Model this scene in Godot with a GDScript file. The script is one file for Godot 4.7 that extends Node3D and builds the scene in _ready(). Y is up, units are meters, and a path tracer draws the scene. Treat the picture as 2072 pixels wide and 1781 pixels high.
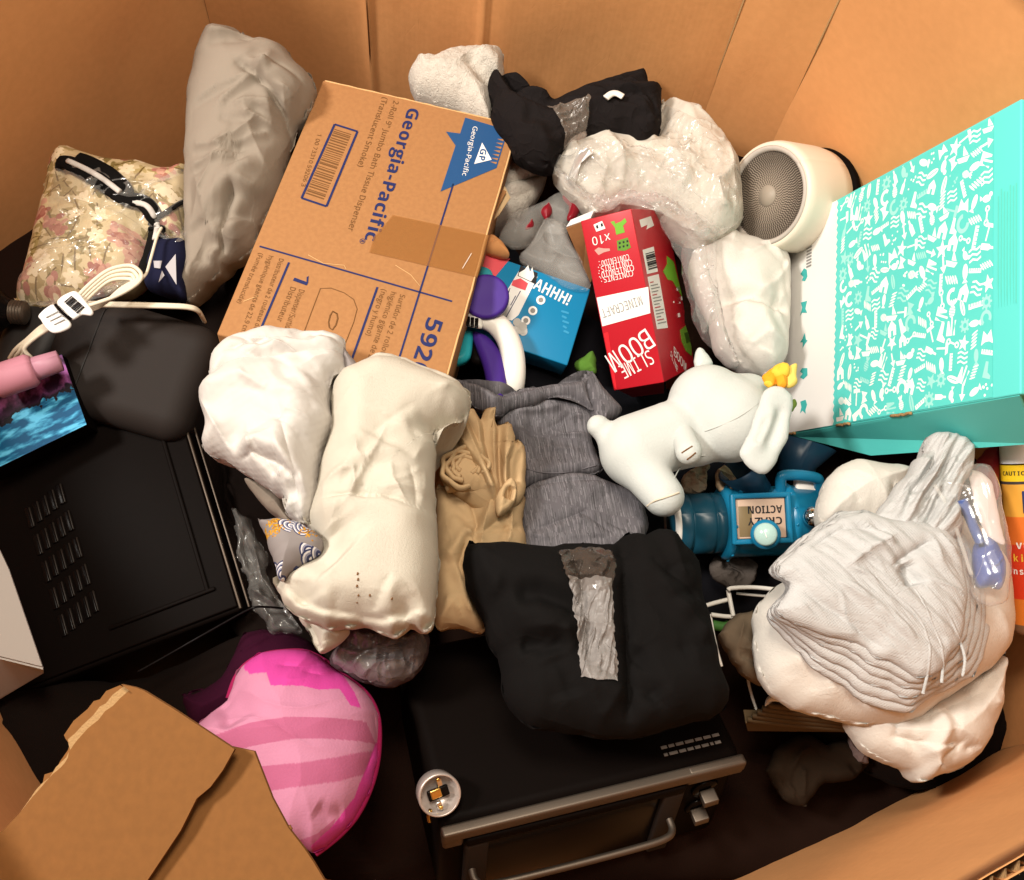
extends Node3D

# ---------------------------------------------------------------- camera numbers (metres, y up)
const EYE := Vector3(0.0, 1.9, 0.75)
var eye_basis := Basis(Vector3(0.98166785, 0.07943849, -0.17325632), Vector3(-0.19059965, 0.40914143, -0.89234246), Vector3(0.0, 0.9090065, 0.41678194))
const WIN := {"v": [0.0, 0.0, 0.684854], "a": [0.0, 0.0, 1.979], "b": [550.0, 150.0, 1.781], "c": [1150.0, 100.0, 1.8836], "d": [2024.0, 150.0, 1.484], "e": [0.0, 700.0, 2.226],
	"f": [0.0, 1400.0, 1.484], "g": [560.0, 900.0, 1.549], "h": [1200.0, 650.0, 1.781], "i": [1150.0, 1500.0, 1.619], "j": [2000.0, 1200.0, 1.484], "k": [1700.0, 950.0, 2.226], "l": [2200.0, 1900.0, 2.5146]}
var taken := {}
var rng := RandomNumberGenerator.new()
var M := {}
var last_soft := {}
var limit := Rect2()      # print stays on its face
var T := {}

# ---------------------------------------------------------------- layout helpers
func q(k: String, a: Array) -> PackedVector2Array:      # survey marks in the sheet k -> plan marks
	var w: Array = WIN[k]
	var r := PackedVector2Array()
	for i in a.size() / 2:
		r.append(Vector2(w[0] + a[i * 2] / w[2], w[1] + a[i * 2 + 1] / w[2]) * 0.684854)
	return r

func ray(p: Vector2) -> Vector3:
	return eye_basis * Vector3(p.x - 1035.5, -(p.y - 890.5), -2054.0)

func at(p: Vector2, h: float) -> Vector3:               # the point at height h
	var r := ray(p)
	return EYE + r * ((h - EYE.y) / r.y)

func at1(k: String, x: float, y: float, h: float) -> Vector3:
	return at(q(k, [x, y])[0], h)

func meet(p: Vector2, o: Vector3, n: Vector3) -> Vector3:   # the point on a plane
	var r := ray(p)
	return EYE + r * ((o - EYE).dot(n) / r.dot(n))

func on_face(f: Transform3D, p: Vector2) -> Vector2:    # local x, z on the face y = 0 of a box
	var w := meet(p, f.origin, f.basis.y)
	var l := f.affine_inverse() * w
	if limit.has_area():
		return Vector2(clampf(l.x, limit.position.x, limit.end.x), clampf(l.z, limit.position.y, limit.end.y))
	return Vector2(l.x, l.z)

# ---------------------------------------------------------------- scene helpers
func numbered(s: String) -> String:
	var n: int = taken.get(s, 0)
	taken[s] = n + 1
	return s if n == 0 else "%s_%03d" % [s, n]

func thing(called: String, label: String, category: String, pos := Vector3.ZERO, b := Basis(), group := "") -> Node3D:
	var o := Node3D.new()
	o.name = numbered(called)
	add_child(o)
	o.transform = Transform3D(b, pos)
	o.set_meta("label", label)
	o.set_meta("category", category)
	if group:
		o.set_meta("group", group)
	return o

func put(called: String, me: Mesh, m: Material, par: Node3D, xf := Transform3D()) -> MeshInstance3D:
	var o := MeshInstance3D.new()
	o.name = called
	o.mesh = me
	o.material_override = m
	o.transform = xf
	par.add_child(o, true)
	return o

func tag(o: Node3D, label: String, category: String, group := "") -> Node3D:
	o.name = numbered(o.name)
	o.set_meta("label", label)
	o.set_meta("category", category)
	if group:
		o.set_meta("group", group)
	return o

func lin(r: float, g: float, b: float) -> Color:
	return Color(r, g, b).linear_to_srgb()

func mk(c: Color, rough := 0.8, metal := 0.0) -> StandardMaterial3D:
	var m := StandardMaterial3D.new()
	m.albedo_color = c
	m.roughness = rough
	m.metallic = metal
	m.metallic_specular = 0.4
	return m

func noise_tex(freq: float, lo: Color, hi: Color, sz := 256, sd := 1, oct := 4, kind := FastNoiseLite.TYPE_SIMPLEX_SMOOTH) -> NoiseTexture2D:
	var n := FastNoiseLite.new()
	n.noise_type = kind
	n.frequency = freq
	n.seed = sd
	n.fractal_octaves = oct
	var t := NoiseTexture2D.new()
	t.width = sz
	t.height = sz
	t.seamless = true
	t.noise = n
	var g := Gradient.new()
	g.set_color(0, lo)
	g.set_color(1, hi)
	t.color_ramp = g
	return t

func tri(m: StandardMaterial3D, s: float, world := false) -> StandardMaterial3D:
	m.uv1_triplanar = true
	m.uv1_world_triplanar = world
	m.uv1_scale = Vector3(s, s, s)
	return m

func bump(m: StandardMaterial3D, t: Texture2D, cm: float) -> StandardMaterial3D:
	m.heightmap_enabled = true
	m.heightmap_texture = t
	m.heightmap_scale = cm
	return m

# ---------------------------------------------------------------- shapes
func mesh_of(v: PackedVector3Array, uv: PackedVector2Array, idx: PackedInt32Array, col := PackedColorArray(), smooth := true) -> ArrayMesh:
	var st := SurfaceTool.new()
	st.begin(Mesh.PRIMITIVE_TRIANGLES)
	st.set_smooth_group(0 if smooth else -1)
	for i in v.size():
		if uv.size():
			st.set_uv(uv[i])
		if col.size():
			st.set_color(col[i])
		st.add_vertex(v[i])
	for i in idx:
		st.add_index(i)
	if not smooth:
		st.deindex()
	st.generate_normals()
	return st.commit()

func spline(p: PackedVector2Array, n: int) -> PackedVector2Array:    # closed Catmull-Rom, evenly spaced; a doubled mark is a sharp corner
	var d := PackedVector2Array()
	var m := p.size()
	for i in m:
		var a := p[(i + m - 1) % m]
		var b := p[i]
		var c := p[(i + 1) % m]
		var e := p[(i + 2) % m]
		if b.distance_to(c) < 1e-5:
			continue
		for k in 8:
			var t := k / 8.0
			d.append(b.cubic_interpolate(c, a, e, t) if true else b)
	var L := 0.0
	var cum := PackedFloat32Array([0.0])
	for i in d.size():
		L += d[i].distance_to(d[(i + 1) % d.size()])
		cum.append(L)
	var r := PackedVector2Array()
	var j := 0
	for i in n:
		var s := L * i / n
		while cum[j + 1] < s:
			j += 1
		r.append(d[j].lerp(d[(j + 1) % d.size()], (s - cum[j]) / maxf(cum[j + 1] - cum[j], 1e-9)))
	return r

# a padded, folded piece of cloth: outline at its mid height, domed above and below, with folds and wrinkles
func soft(called: String, par: Node3D, m: Material, marks: PackedVector2Array, h: float, o := {}) -> MeshInstance3D:
	var tilt: Vector2 = o.get("tilt", Vector2.ZERO)
	var n3 := Vector3(-tilt.x, 1, -tilt.y).normalized()
	var mid := Vector2.ZERO
	for p in marks:
		mid += p / marks.size()
	var cm: Vector2 = o.get("mid", mid)
	var O := at(cm, h)
	var e1 := (Vector3.RIGHT - n3 * n3.x).normalized()
	var e2 := e1.cross(n3)
	var to2 := func(p: Vector2) -> Vector2:
		var w := meet(p, O, n3) - O
		return Vector2(w.dot(e1), w.dot(e2))
	var poly := PackedVector2Array()
	for p in marks:
		poly.append(to2.call(p))
	var area := 0.0
	for i in poly.size():
		area += poly[i].cross(poly[(i + 1) % poly.size()])
	if area < 0:
		poly.reverse()
	var N: int = o.get("seg", 150)
	var R: int = o.get("rings", 40)
	var b := spline(poly, N)
	var nz := FastNoiseLite.new()
	nz.noise_type = FastNoiseLite.TYPE_SIMPLEX_SMOOTH
	nz.seed = o.get("seed", 3)
	nz.frequency = 1.0
	nz.fractal_octaves = 3
	var n1 := FastNoiseLite.new()
	n1.noise_type = FastNoiseLite.TYPE_SIMPLEX_SMOOTH
	n1.seed = nz.seed + 9
	n1.frequency = 1.0
	n1.fractal_type = FastNoiseLite.FRACTAL_NONE
	n1.domain_warp_enabled = false
	var rag: float = o.get("rag", 0.003)
	for i in N:
		b[i] += Vector2(nz.get_noise_2d(b[i].x * 25, b[i].y * 25), nz.get_noise_2d(b[i].x * 25 + 50, b[i].y * 25)) * rag
	var coarse := PackedVector2Array()
	var step := maxi(1, N / 48)
	for i in range(0, N, step):
		coarse.append(b[i])
	var NC := coarse.size()
	var up: float = o.get("up", 0.04)
	var dn: float = o.get("down", 0.04)
	var edge: float = o.get("edge", 0.05)
	var pw: float = o.get("pow", 1.0)
	var folds := []
	for f in o.get("folds", []):
		var pl := PackedVector2Array()
		for p in f[0]:
			pl.append(to2.call(p))
		var bb := Rect2(pl[0], Vector2.ZERO)
		for p in pl:
			bb = bb.expand(p)
		folds.append([pl, f[1], f[2], f[3] if f.size() > 3 else "", bb.grow(f[1] * 3.5)])
	for au in o.get("auto", []):      # [count, height, width, heading, spread, shortest, longest]: pinched creases scattered over the cloth
		var rr := RandomNumberGenerator.new()
		rr.seed = 900 + int(o.get("seed", 3)) + int(au[0])
		var ext := Rect2(poly[0], Vector2.ZERO)
		for p in poly:
			ext = ext.expand(p)
		var made := 0
		var tries := 0
		while made < au[0] and tries < 400:
			tries += 1
			var p := ext.position + Vector2(rr.randf(), rr.randf()) * ext.size
			if not Geometry2D.is_point_in_polygon(p, poly):
				continue
			made += 1
			var dir: float = au[3] + rr.randfn(0, au[4])
			var turn := rr.randf_range(-0.18, 0.18)
			var ln: float = rr.randf_range(au[5], au[6])
			var pl := PackedVector2Array([p])
			for i in 4:
				p += Vector2.from_angle(dir) * ln / 4
				dir += turn
				pl.append(p)
			var bb := Rect2(pl[0], Vector2.ZERO)
			for x in pl:
				bb = bb.expand(x)
			var wd: float = au[2] * rr.randf_range(0.7, 1.5)
			folds.append([pl, wd, au[1] * rr.randf_range(0.5, 1.2) * (1.0 if rr.randf() < 0.65 else -1.0), "p", bb.grow(wd * 4)])
	var waves: Array = o.get("waves", [])
	var tint = o.get("tint")
	var v := PackedVector3Array()
	var uv := PackedVector2Array()
	var col := PackedColorArray()
	var idx := PackedInt32Array()
	var us: float = o.get("uv", 1.0)
	var height := func(p: Vector2) -> float:
		var d := 1e9
		for i in NC:
			var a := coarse[i]
			var ab := coarse[(i + 1) % NC] - a
			var t := clampf((p - a).dot(ab) / ab.length_squared(), 0, 1)
			d = minf(d, (p - a - ab * t).length_squared())
		d = sqrt(d)
		var s := clampf(d / edge, 0, 1)
		var base := pow(sqrt(maxf(0, 1 - (1 - s) * (1 - s))), pw)
		var z := up * base
		var mask := clampf(d / 0.02, 0, 1)
		for w in waves:     # [amplitude, frequency, angle, stretch, "r" for sharp creases]
			var r := p.rotated(w[2])
			if w.size() > 4:      # long creases that fade in and out
				var bend := 0.35 * n1.get_noise_2d(r.x * w[1] * 0.4 + 31.0, r.y * w[1] * 0.4)
				var c := n1.get_noise_2d(r.x * w[1] / w[3], r.y * w[1] + bend)
				var on := smoothstep(-0.25, 0.5, n1.get_noise_2d(r.x * w[1] * 0.45 - 17.0, r.y * w[1] * 0.45 + 5.0))
				z += w[0] * on * (pow(maxf(0.0, 1.0 - absf(c) * 1.6), 4.0) * 0.9 - 0.2) * mask
			else:
				z += w[0] * nz.get_noise_2d(r.x * w[1] / w[3], r.y * w[1]) * mask
		for f in folds:
			var bb: Rect2 = f[4]
			if not bb.has_point(p):
				continue
			var pl: PackedVector2Array = f[0]
			var best := 1e9
			var side := 1.0
			var tt := 0.0
			var cnt := pl.size() - 1
			for i in cnt:
				var ab := pl[i + 1] - pl[i]
				var t := clampf((p - pl[i]).dot(ab) / ab.length_squared(), 0, 1)
				var dv := p - pl[i] - ab * t
				var l := dv.length()
				if l < best:
					best = l
					side = ab.cross(dv)
					tt = (i + t) / cnt
			var taper := minf(1.0, minf(tt, 1.0 - tt) * 5.0 + 0.15)
			var w: float = f[1]
			if f[3] == "s":      # one side lies over the other
				z += f[2] * taper * clampf(side / absf(side + 1e-12) * minf(1.0, best / 0.004), -1, 1) * exp(-best / w)
			elif f[3] == "p":      # a ridge with a groove beside it
				var x := signf(side) * best / w
				z += f[2] * taper * taper * mask * (exp(-absf(x) * 1.3) - 0.55 * exp(-pow((x - 1.7) / 1.1, 2)))
			elif f[3] == "c":    # a sharp crease
				z += f[2] * taper * exp(-best / w)
			else:
				z += f[2] * taper * exp(-best * best / (w * w))
		return z * (mask if o.get("pin", false) else 1.0)
	last_soft = {"O": O, "e1": e1, "e2": e2, "n": n3, "h": height}
	var c2 := Vector2.ZERO
	for r in R + 1:
		var rr := sin(PI / 2 * r / R)
		for i in N:
			if r == 0 and i > 0:
				continue
			var p := c2 + (b[i] - c2) * rr
			var z: float = height.call(p) if r < R else 0.0
			v.append(e1 * p.x + e2 * p.y + n3 * z)
			uv.append(p * us)
			if tint != null:
				col.append(tint.call(p))
	for r in range(1, R + 1):
		for i in N:
			var j := (i + 1) % N
			var c := 1 + (r - 1) * N + i
			var d := 1 + (r - 1) * N + j
			if r == 1:
				idx.append_array([0, c, d])
			else:
				idx.append_array([c - N, c, d, c - N, d, d - N])
	var rim := 1 + (R - 1) * N
	if dn > 0:
		var RB := 6
		var at0 := v.size()
		for r in RB:
			var rr := cos(PI / 2 * (r + 1) / RB)
			for i in N:
				if r == RB - 1 and i > 0:
					continue
				var p := c2 + (b[i] - c2) * rr
				v.append(e1 * p.x + e2 * p.y - n3 * dn * sqrt(1 - rr * rr))
				uv.append(p * us)
				if tint != null:
					col.append(tint.call(p))
		for r in RB:
			for i in N:
				var j := (i + 1) % N
				var a := (rim if r == 0 else at0 + (r - 1) * N)
				if r == RB - 1:
					idx.append_array([a + i, at0 + (RB - 1) * N, a + j])
				else:
					var nx := at0 + r * N
					idx.append_array([a + i, nx + i, nx + j, a + i, nx + j, a + j])
	return put(called, mesh_of(v, uv, idx, col), m, par, Transform3D(Basis(), O - par.position if par != self else O))

func on_soft(info: Dictionary, m: Vector2, lift := 0.0) -> Vector3:     # the point of a cloth's top under a mark
	var z := lift
	var O: Vector3 = info.O
	var n: Vector3 = info.n
	for i in 4:
		var w := meet(m, O + n * z, n) - O
		z = float(info.h.call(Vector2(w.dot(info.e1), w.dot(info.e2)))) + lift
	return meet(m, O + n * z, n)

func along(info: Dictionary, k: String, a: Array, lift: float, per := 6) -> PackedVector3Array:    # a path laid over a cloth
	var m := q(k, a)
	var dense := PackedVector2Array()
	for i in m.size() - 1:
		for j in per:
			dense.append(m[i].cubic_interpolate(m[i + 1], m[maxi(i - 1, 0)], m[mini(i + 2, m.size() - 1)], float(j) / per))
	dense.append(m[m.size() - 1])
	var p := PackedVector3Array()
	for d in dense:
		p.append(on_soft(info, d, lift))
	return p

# a thin sheet lying over a cloth and following its folds
func drape(called: String, par: Node3D, m: Material, info: Dictionary, marks: PackedVector2Array, lift: float, o := {}) -> MeshInstance3D:
	var O: Vector3 = info.O
	var n: Vector3 = info.n
	var poly := PackedVector2Array()
	for k in marks:
		var w := on_soft(info, k, lift) - O
		poly.append(Vector2(w.dot(info.e1), w.dot(info.e2)))
	var area := 0.0
	for i in poly.size():
		area += poly[i].cross(poly[(i + 1) % poly.size()])
	if area < 0:
		poly.reverse()
	var N: int = o.get("seg", 90)
	var R: int = o.get("rings", 26)
	var b := spline(poly, N)
	var nz := FastNoiseLite.new()
	nz.seed = o.get("seed", 5)
	nz.frequency = 1.0
	nz.fractal_octaves = 2
	var rag: float = o.get("rag", 0.0)
	var c2 := Vector2.ZERO
	for i in N:
		b[i] += Vector2(nz.get_noise_2d(b[i].x * 90, b[i].y * 90), nz.get_noise_2d(b[i].x * 90 + 50, b[i].y * 90)) * rag
		c2 += b[i] / N
	var v := PackedVector3Array()
	var uv := PackedVector2Array()
	var idx := PackedInt32Array()
	var edge: float = o.get("edge", 0.0)
	for r in R + 1:
		var rr := float(r) / R
		for i in N:
			if r == 0 and i > 0:
				continue
			var p := c2 + (b[i] - c2) * rr
			var z := float(info.h.call(p)) + lift
			for w in o.get("waves", []):
				var g := p.rotated(w[2])
				var c := nz.get_noise_2d(g.x * w[1] / w[3], g.y * w[1])
				z += w[0] * (pow(maxf(0.0, 1.0 - absf(c) * 2.0), 3.0) if w.size() > 4 else c + 0.3) * (1.0 - pow(rr, 8.0))
			z -= edge * pow(rr, 10.0)
			v.append(info.e1 * p.x + info.e2 * p.y + n * z)
			uv.append(p)
	for r in range(1, R + 1):
		for i in N:
			var j := (i + 1) % N
			var c := 1 + (r - 1) * N + i
			var d := 1 + (r - 1) * N + j
			if r == 1:
				idx.append_array([0, c, d])
			else:
				idx.append_array([c - N, c, d, c - N, d, d - N])
	return put(called, mesh_of(v, uv, idx), m, par, Transform3D(Basis(), O - par.position if par != self else O))

# a tint from flat printed or dyed areas: [marks, colour] pairs on the same plane
func dyed(marks: PackedVector2Array, h: float, tilt: Vector2, base: Color, areas: Array) -> Callable:
	var n3 := Vector3(-tilt.x, 1, -tilt.y).normalized()
	var mid := Vector2.ZERO
	for p in marks:
		mid += p / marks.size()
	var O := at(mid, h)
	var e1 := (Vector3.RIGHT - n3 * n3.x).normalized()
	var e2 := e1.cross(n3)
	var got := []
	for a in areas:
		var pl := PackedVector2Array()
		for p in a[0]:
			var w := meet(p, O, n3) - O
			pl.append(Vector2(w.dot(e1), w.dot(e2)))
		got.append([pl, a[1]])
	return func(p: Vector2) -> Color:
		var c := base
		for g in got:
			if Geometry2D.is_point_in_polygon(p, g[0]):
				c = g[1]
		return c

func rbox(s: Vector3, b: float, seg := 3) -> ArrayMesh:    # a box with rounded edges, centre at the origin
	var v := PackedVector3Array()
	var uv := PackedVector2Array()
	var idx := PackedInt32Array()
	var hs := s / 2 - Vector3(b, b, b)
	var K := (seg + 1) * 2
	var axes := [[Vector3.RIGHT, Vector3.UP, Vector3.BACK], [Vector3.LEFT, Vector3.UP, Vector3.FORWARD], [Vector3.UP, Vector3.BACK, Vector3.RIGHT], [Vector3.DOWN, Vector3.BACK, Vector3.LEFT], [Vector3.BACK, Vector3.RIGHT, Vector3.UP], [Vector3.FORWARD, Vector3.RIGHT, Vector3.DOWN]]
	for ax in axes:
		var n: Vector3 = ax[0]
		var e: Vector3 = ax[1]
		var f: Vector3 = ax[2]
		var base := v.size()
		for i in K:
			var ti := (float(i) / seg if i <= seg else float(i - 1) / seg)
			var ai := -PI / 4 + PI / 4 * (float(i) / seg) if i <= seg else PI / 4 * (float(i - seg - 1) / seg)
			for j in K:
				var aj := -PI / 4 + PI / 4 * (float(j) / seg) if j <= seg else PI / 4 * (float(j - seg - 1) / seg)
				var d := (n + e * tan(ai) + f * tan(aj)).normalized()
				var si := -1.0 if i <= seg else 1.0
				var sj := -1.0 if j <= seg else 1.0
				var c := n * absf(hs.dot(n)) + e * si * absf(hs.dot(e)) + f * sj * absf(hs.dot(f))
				v.append(c + d * b)
				uv.append(Vector2((c + d * b).dot(e), (c + d * b).dot(f)))
		for i in K - 1:
			for j in K - 1:
				var a := base + i * K + j
				idx.append_array([a, a + K + 1, a + K, a, a + 1, a + K + 1])
	return mesh_of(v, uv, idx)

func lathe(prof: Array, seg := 40, arc := TAU) -> ArrayMesh:   # profile of Vector2(radius, y), turned about y
	var v := PackedVector3Array()
	var uv := PackedVector2Array()
	var idx := PackedInt32Array()
	var n := prof.size()
	for i in seg + 1:
		var a := arc * i / seg
		for j in n:
			v.append(Vector3(prof[j].x * cos(a), prof[j].y, prof[j].x * sin(a)))
			uv.append(Vector2(float(i) / seg, float(j) / (n - 1)))
	for i in seg:
		for j in n - 1:
			var a := i * n + j
			idx.append_array([a, a + 1, a + n, a + 1, a + n + 1, a + n])
	return mesh_of(v, uv, idx)

func tube(path: PackedVector3Array, r: float, sides := 8, flat := 1.0) -> ArrayMesh:
	var v := PackedVector3Array()
	var idx := PackedInt32Array()
	var n := path.size()
	var up := Vector3.UP
	for i in n:
		var t := (path[mini(i + 1, n - 1)] - path[maxi(i - 1, 0)]).normalized()
		var s := t.cross(up).normalized() if absf(t.dot(up)) < 0.98 else t.cross(Vector3.RIGHT).normalized()
		var u := s.cross(t)
		for k in sides:
			var a := TAU * k / sides
			v.append(path[i] + s * cos(a) * r + u * sin(a) * r * flat)
	for i in n - 1:
		for k in sides:
			var a := i * sides + k
			var b := i * sides + (k + 1) % sides
			idx.append_array([a, a + sides, b, b, a + sides, b + sides])
	for k in range(1, sides - 1):
		idx.append_array([0, k, k + 1, (n - 1) * sides, (n - 1) * sides + k + 1, (n - 1) * sides + k])
	return mesh_of(v, PackedVector2Array(), idx)

func smooth_path(p: PackedVector3Array, per := 8) -> PackedVector3Array:
	var r := PackedVector3Array()
	for i in p.size() - 1:
		for k in per:
			r.append(p[i].cubic_interpolate(p[i + 1], p[maxi(i - 1, 0)], p[mini(i + 2, p.size() - 1)], float(k) / per))
	r.append(p[p.size() - 1])
	return r

func rope(k: String, a: Array, hs: Array, per := 8) -> PackedVector3Array:   # marks with a height each
	var p := PackedVector3Array()
	var m := q(k, a)
	for i in m.size():
		p.append(at(m[i], hs[i] if i < hs.size() else hs[hs.size() - 1]))
	return smooth_path(p, per)

func shifted(p: PackedVector3Array, by: Vector3) -> PackedVector3Array:
	var r := PackedVector3Array()
	for x in p:
		r.append(x + by)
	return r

# a flat board between the corner points, of the given thickness along -normal
func board(pts: PackedVector3Array, thick: float) -> ArrayMesh:
	var n := Vector3.ZERO
	for i in pts.size():
		n += (pts[i] - pts[0]).cross(pts[(i + 1) % pts.size()] - pts[0])
	n = n.normalized()
	var e1 := (pts[1] - pts[0]).normalized()
	var e2 := n.cross(e1)
	var p2 := PackedVector2Array()
	for p in pts:
		p2.append(Vector2((p - pts[0]).dot(e1), (p - pts[0]).dot(e2)))
	var t := Geometry2D.triangulate_polygon(p2)
	var st := SurfaceTool.new()
	st.begin(Mesh.PRIMITIVE_TRIANGLES)
	st.set_smooth_group(-1)
	var back := -n * thick
	var face := func(a: Vector3, b: Vector3, c: Vector3, want: Vector3):
		if (b - a).cross(c - a).dot(want) > 0:
			var s := b
			b = c
			c = s
		for x in [a, b, c]:
			st.set_uv(Vector2((x - pts[0]).dot(e1), (x - pts[0]).dot(e2)))
			st.add_vertex(x)
	for i in t.size() / 3:
		face.call(pts[t[i * 3]], pts[t[i * 3 + 1]], pts[t[i * 3 + 2]], n)
		if thick > 0:
			face.call(pts[t[i * 3]] + back, pts[t[i * 3 + 1]] + back, pts[t[i * 3 + 2]] + back, -n)
	if thick > 0:
		var ccw := not Geometry2D.is_polygon_clockwise(p2)
		for i in pts.size():
			var a := pts[i]
			var b := pts[(i + 1) % pts.size()]
			var w := (b - a).cross(n) * (1.0 if ccw else -1.0)
			face.call(a, b, b + back, w)
			face.call(a, b + back, a + back, w)
	st.generate_normals()
	return st.commit()

# flat print on the face y = 0 of a box (local x, z)
func print_poly(called: String, par: Node3D, f: Transform3D, marks: PackedVector2Array, m: Material, lift := 0.0006) -> MeshInstance3D:
	var p := PackedVector3Array()
	for k in marks:
		var l := on_face(f, k)
		p.append(Vector3(l.x, lift, l.y))
	var n := Vector3.ZERO
	for i in p.size():
		n += (p[i] - p[0]).cross(p[(i + 1) % p.size()] - p[0])
	if n.y < 0:
		p.reverse()
	return put(called, board(p, 0.0003), m, par, frame_of(par, f))

func frame_of(par: Node3D, f: Transform3D) -> Transform3D:
	return par.transform.affine_inverse() * f if par != self else f

func print_line(called: String, par: Node3D, f: Transform3D, a: Vector2, b: Vector2, wd: float, m: Material, lift := 0.0007) -> MeshInstance3D:
	var p := on_face(f, a)
	var r := on_face(f, b)
	var s := (r - p).normalized().orthogonal() * wd / 2
	var c := [p - s, p + s, r + s, r - s]
	var pts := PackedVector3Array()
	for x in c:
		pts.append(Vector3(x.x, lift, x.y))
	if (pts[1] - pts[0]).cross(pts[2] - pts[0]).y < 0:
		pts.reverse()
	return put(called, board(pts, 0.0003), m, par, frame_of(par, f))

func print_ring(called: String, par: Node3D, f: Transform3D, marks: PackedVector2Array, wd: float, m: Material, closed := true) -> MeshInstance3D:
	var st := SurfaceTool.new()
	var p := PackedVector3Array()
	for k in marks:
		var l := on_face(f, k)
		p.append(Vector3(l.x, 0.0006, l.y))
	if closed:
		p.append(p[0])
		p.append(p[1])
	return put(called, tube(p, wd / 2, 6, 0.15), m, par, frame_of(par, f))

func text_mesh(t: String, bold: bool, mono := false) -> TextMesh:
	var fnt := SystemFont.new()
	fnt.font_names = PackedStringArray(["Droid Sans Mono" if mono else "Droid Sans"])
	fnt.font_weight = 700 if bold else 400
	var tm := TextMesh.new()
	tm.font = fnt
	tm.text = t
	tm.font_size = 32
	tm.pixel_size = 1.0 / 32.0
	tm.depth = 0.0
	tm.curve_step = 2.5
	return tm

# lettering along the mid line a -> b on a face, capitals tall metres high
func print_text(par: Node3D, f: Transform3D, t: String, a: Vector2, b: Vector2, tall: float, m: Material, bold := false, mono := false, lift := 0.0008) -> MeshInstance3D:
	var p := on_face(f, a)
	var r := on_face(f, b)
	var tm := text_mesh(t, bold, mono)
	var wide := maxf(tm.get_aabb().size.x, 0.01)
	var X := Vector3(r.x - p.x, 0, r.y - p.y)
	var Z := Vector3.UP
	var Y := Z.cross(X.normalized())
	var bs := Basis(X / wide, Y * tall / 0.72, Z)
	var mid := (p + r) / 2
	return put("lettering", tm, m, par, frame_of(par, f) * Transform3D(bs, Vector3(mid.x, lift, mid.y)))

func blob(limbs: Array, k: float, p: Vector3) -> float:
	var d := 1e9
	for l in limbs:
		var a: Vector3 = l[0]
		var ab: Vector3 = l[1] - a
		var t := clampf((p - a).dot(ab) / maxf(ab.length_squared(), 1e-9), 0, 1)
		var s := (p - a - ab * t).length() - lerpf(l[2], l[3], t)
		var hh := maxf(k - absf(d - s), 0.0) / k
		d = minf(d, s) - hh * hh * k * 0.25
	return d

func on_skin(limbs: Array, k: float, m: Vector2, lift := 0.0) -> Vector3:     # the point of a skin under a mark
	var r := ray(m).normalized()
	var t := 0.6
	for i in 60:
		t += blob(limbs, k, EYE + r * t) - lift
	return EYE + r * t

# one skin over rounded limbs: [a, b, ra, rb] joined with a smooth minimum, meshed as surface nets
func skin(limbs: Array, cell: float, k: float) -> ArrayMesh:
	var lo := Vector3(1e9, 1e9, 1e9)
	var hi := -lo
	for l in limbs:
		for e in 2:
			var r: float = l[2 + e] + cell * 2
			lo = lo.min(l[e] - Vector3(r, r, r))
			hi = hi.max(l[e] + Vector3(r, r, r))
	var nx := int((hi.x - lo.x) / cell) + 2
	var ny := int((hi.y - lo.y) / cell) + 2
	var nz := int((hi.z - lo.z) / cell) + 2
	var fld := PackedFloat32Array()
	fld.resize(nx * ny * nz)
	for z in nz:
		for y in ny:
			for x in nx:
				fld[(z * ny + y) * nx + x] = blob(limbs, k, lo + Vector3(x, y, z) * cell)
	var id := PackedInt32Array()
	id.resize(nx * ny * nz)
	id.fill(-1)
	var v := PackedVector3Array()
	var idx := PackedInt32Array()
	var E := [[0, 1], [2, 3], [4, 5], [6, 7], [0, 2], [1, 3], [4, 6], [5, 7], [0, 4], [1, 5], [2, 6], [3, 7]]
	for z in nz - 1:
		for y in ny - 1:
			for x in nx - 1:
				var c := PackedFloat32Array()
				var neg := 0
				for i in 8:
					var g := fld[((z + (i >> 2)) * ny + y + ((i >> 1) & 1)) * nx + x + (i & 1)]
					c.append(g)
					if g < 0:
						neg += 1
				if neg == 0 or neg == 8:
					continue
				var s := Vector3.ZERO
				var cnt := 0
				for e in E:
					var a: float = c[e[0]]
					var b: float = c[e[1]]
					if (a < 0) != (b < 0):
						var t := a / (a - b)
						var pa := Vector3(e[0] & 1, (e[0] >> 1) & 1, e[0] >> 2)
						var pb := Vector3(e[1] & 1, (e[1] >> 1) & 1, e[1] >> 2)
						s += pa.lerp(pb, t)
						cnt += 1
				id[(z * ny + y) * nx + x] = v.size()
				v.append(lo + (Vector3(x, y, z) + s / cnt) * cell)
	var quad := func(a: int, b: int, c: int, d: int, flip: bool):
		if a < 0 or b < 0 or c < 0 or d < 0:
			return
		if flip:
			idx.append_array([a, c, b, a, d, c])
		else:
			idx.append_array([a, b, c, a, c, d])
	for z in range(1, nz - 1):
		for y in range(1, ny - 1):
			for x in range(1, nx - 1):
				var o := (z * ny + y) * nx + x
				var f := fld[o]
				var g := fld[o + 1]
				if (f < 0) != (g < 0):
					quad.call(id[o - nx - nx * ny], id[o - nx * ny], id[o], id[o - nx], f < 0)
				g = fld[o + nx]
				if (f < 0) != (g < 0):
					quad.call(id[o - 1 - nx * ny], id[o - 1], id[o], id[o - nx * ny], f < 0)
				g = fld[o + nx * ny]
				if (f < 0) != (g < 0):
					quad.call(id[o - 1 - nx], id[o - nx], id[o], id[o - 1], f < 0)
	return mesh_of(v, PackedVector2Array(), idx)

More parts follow.
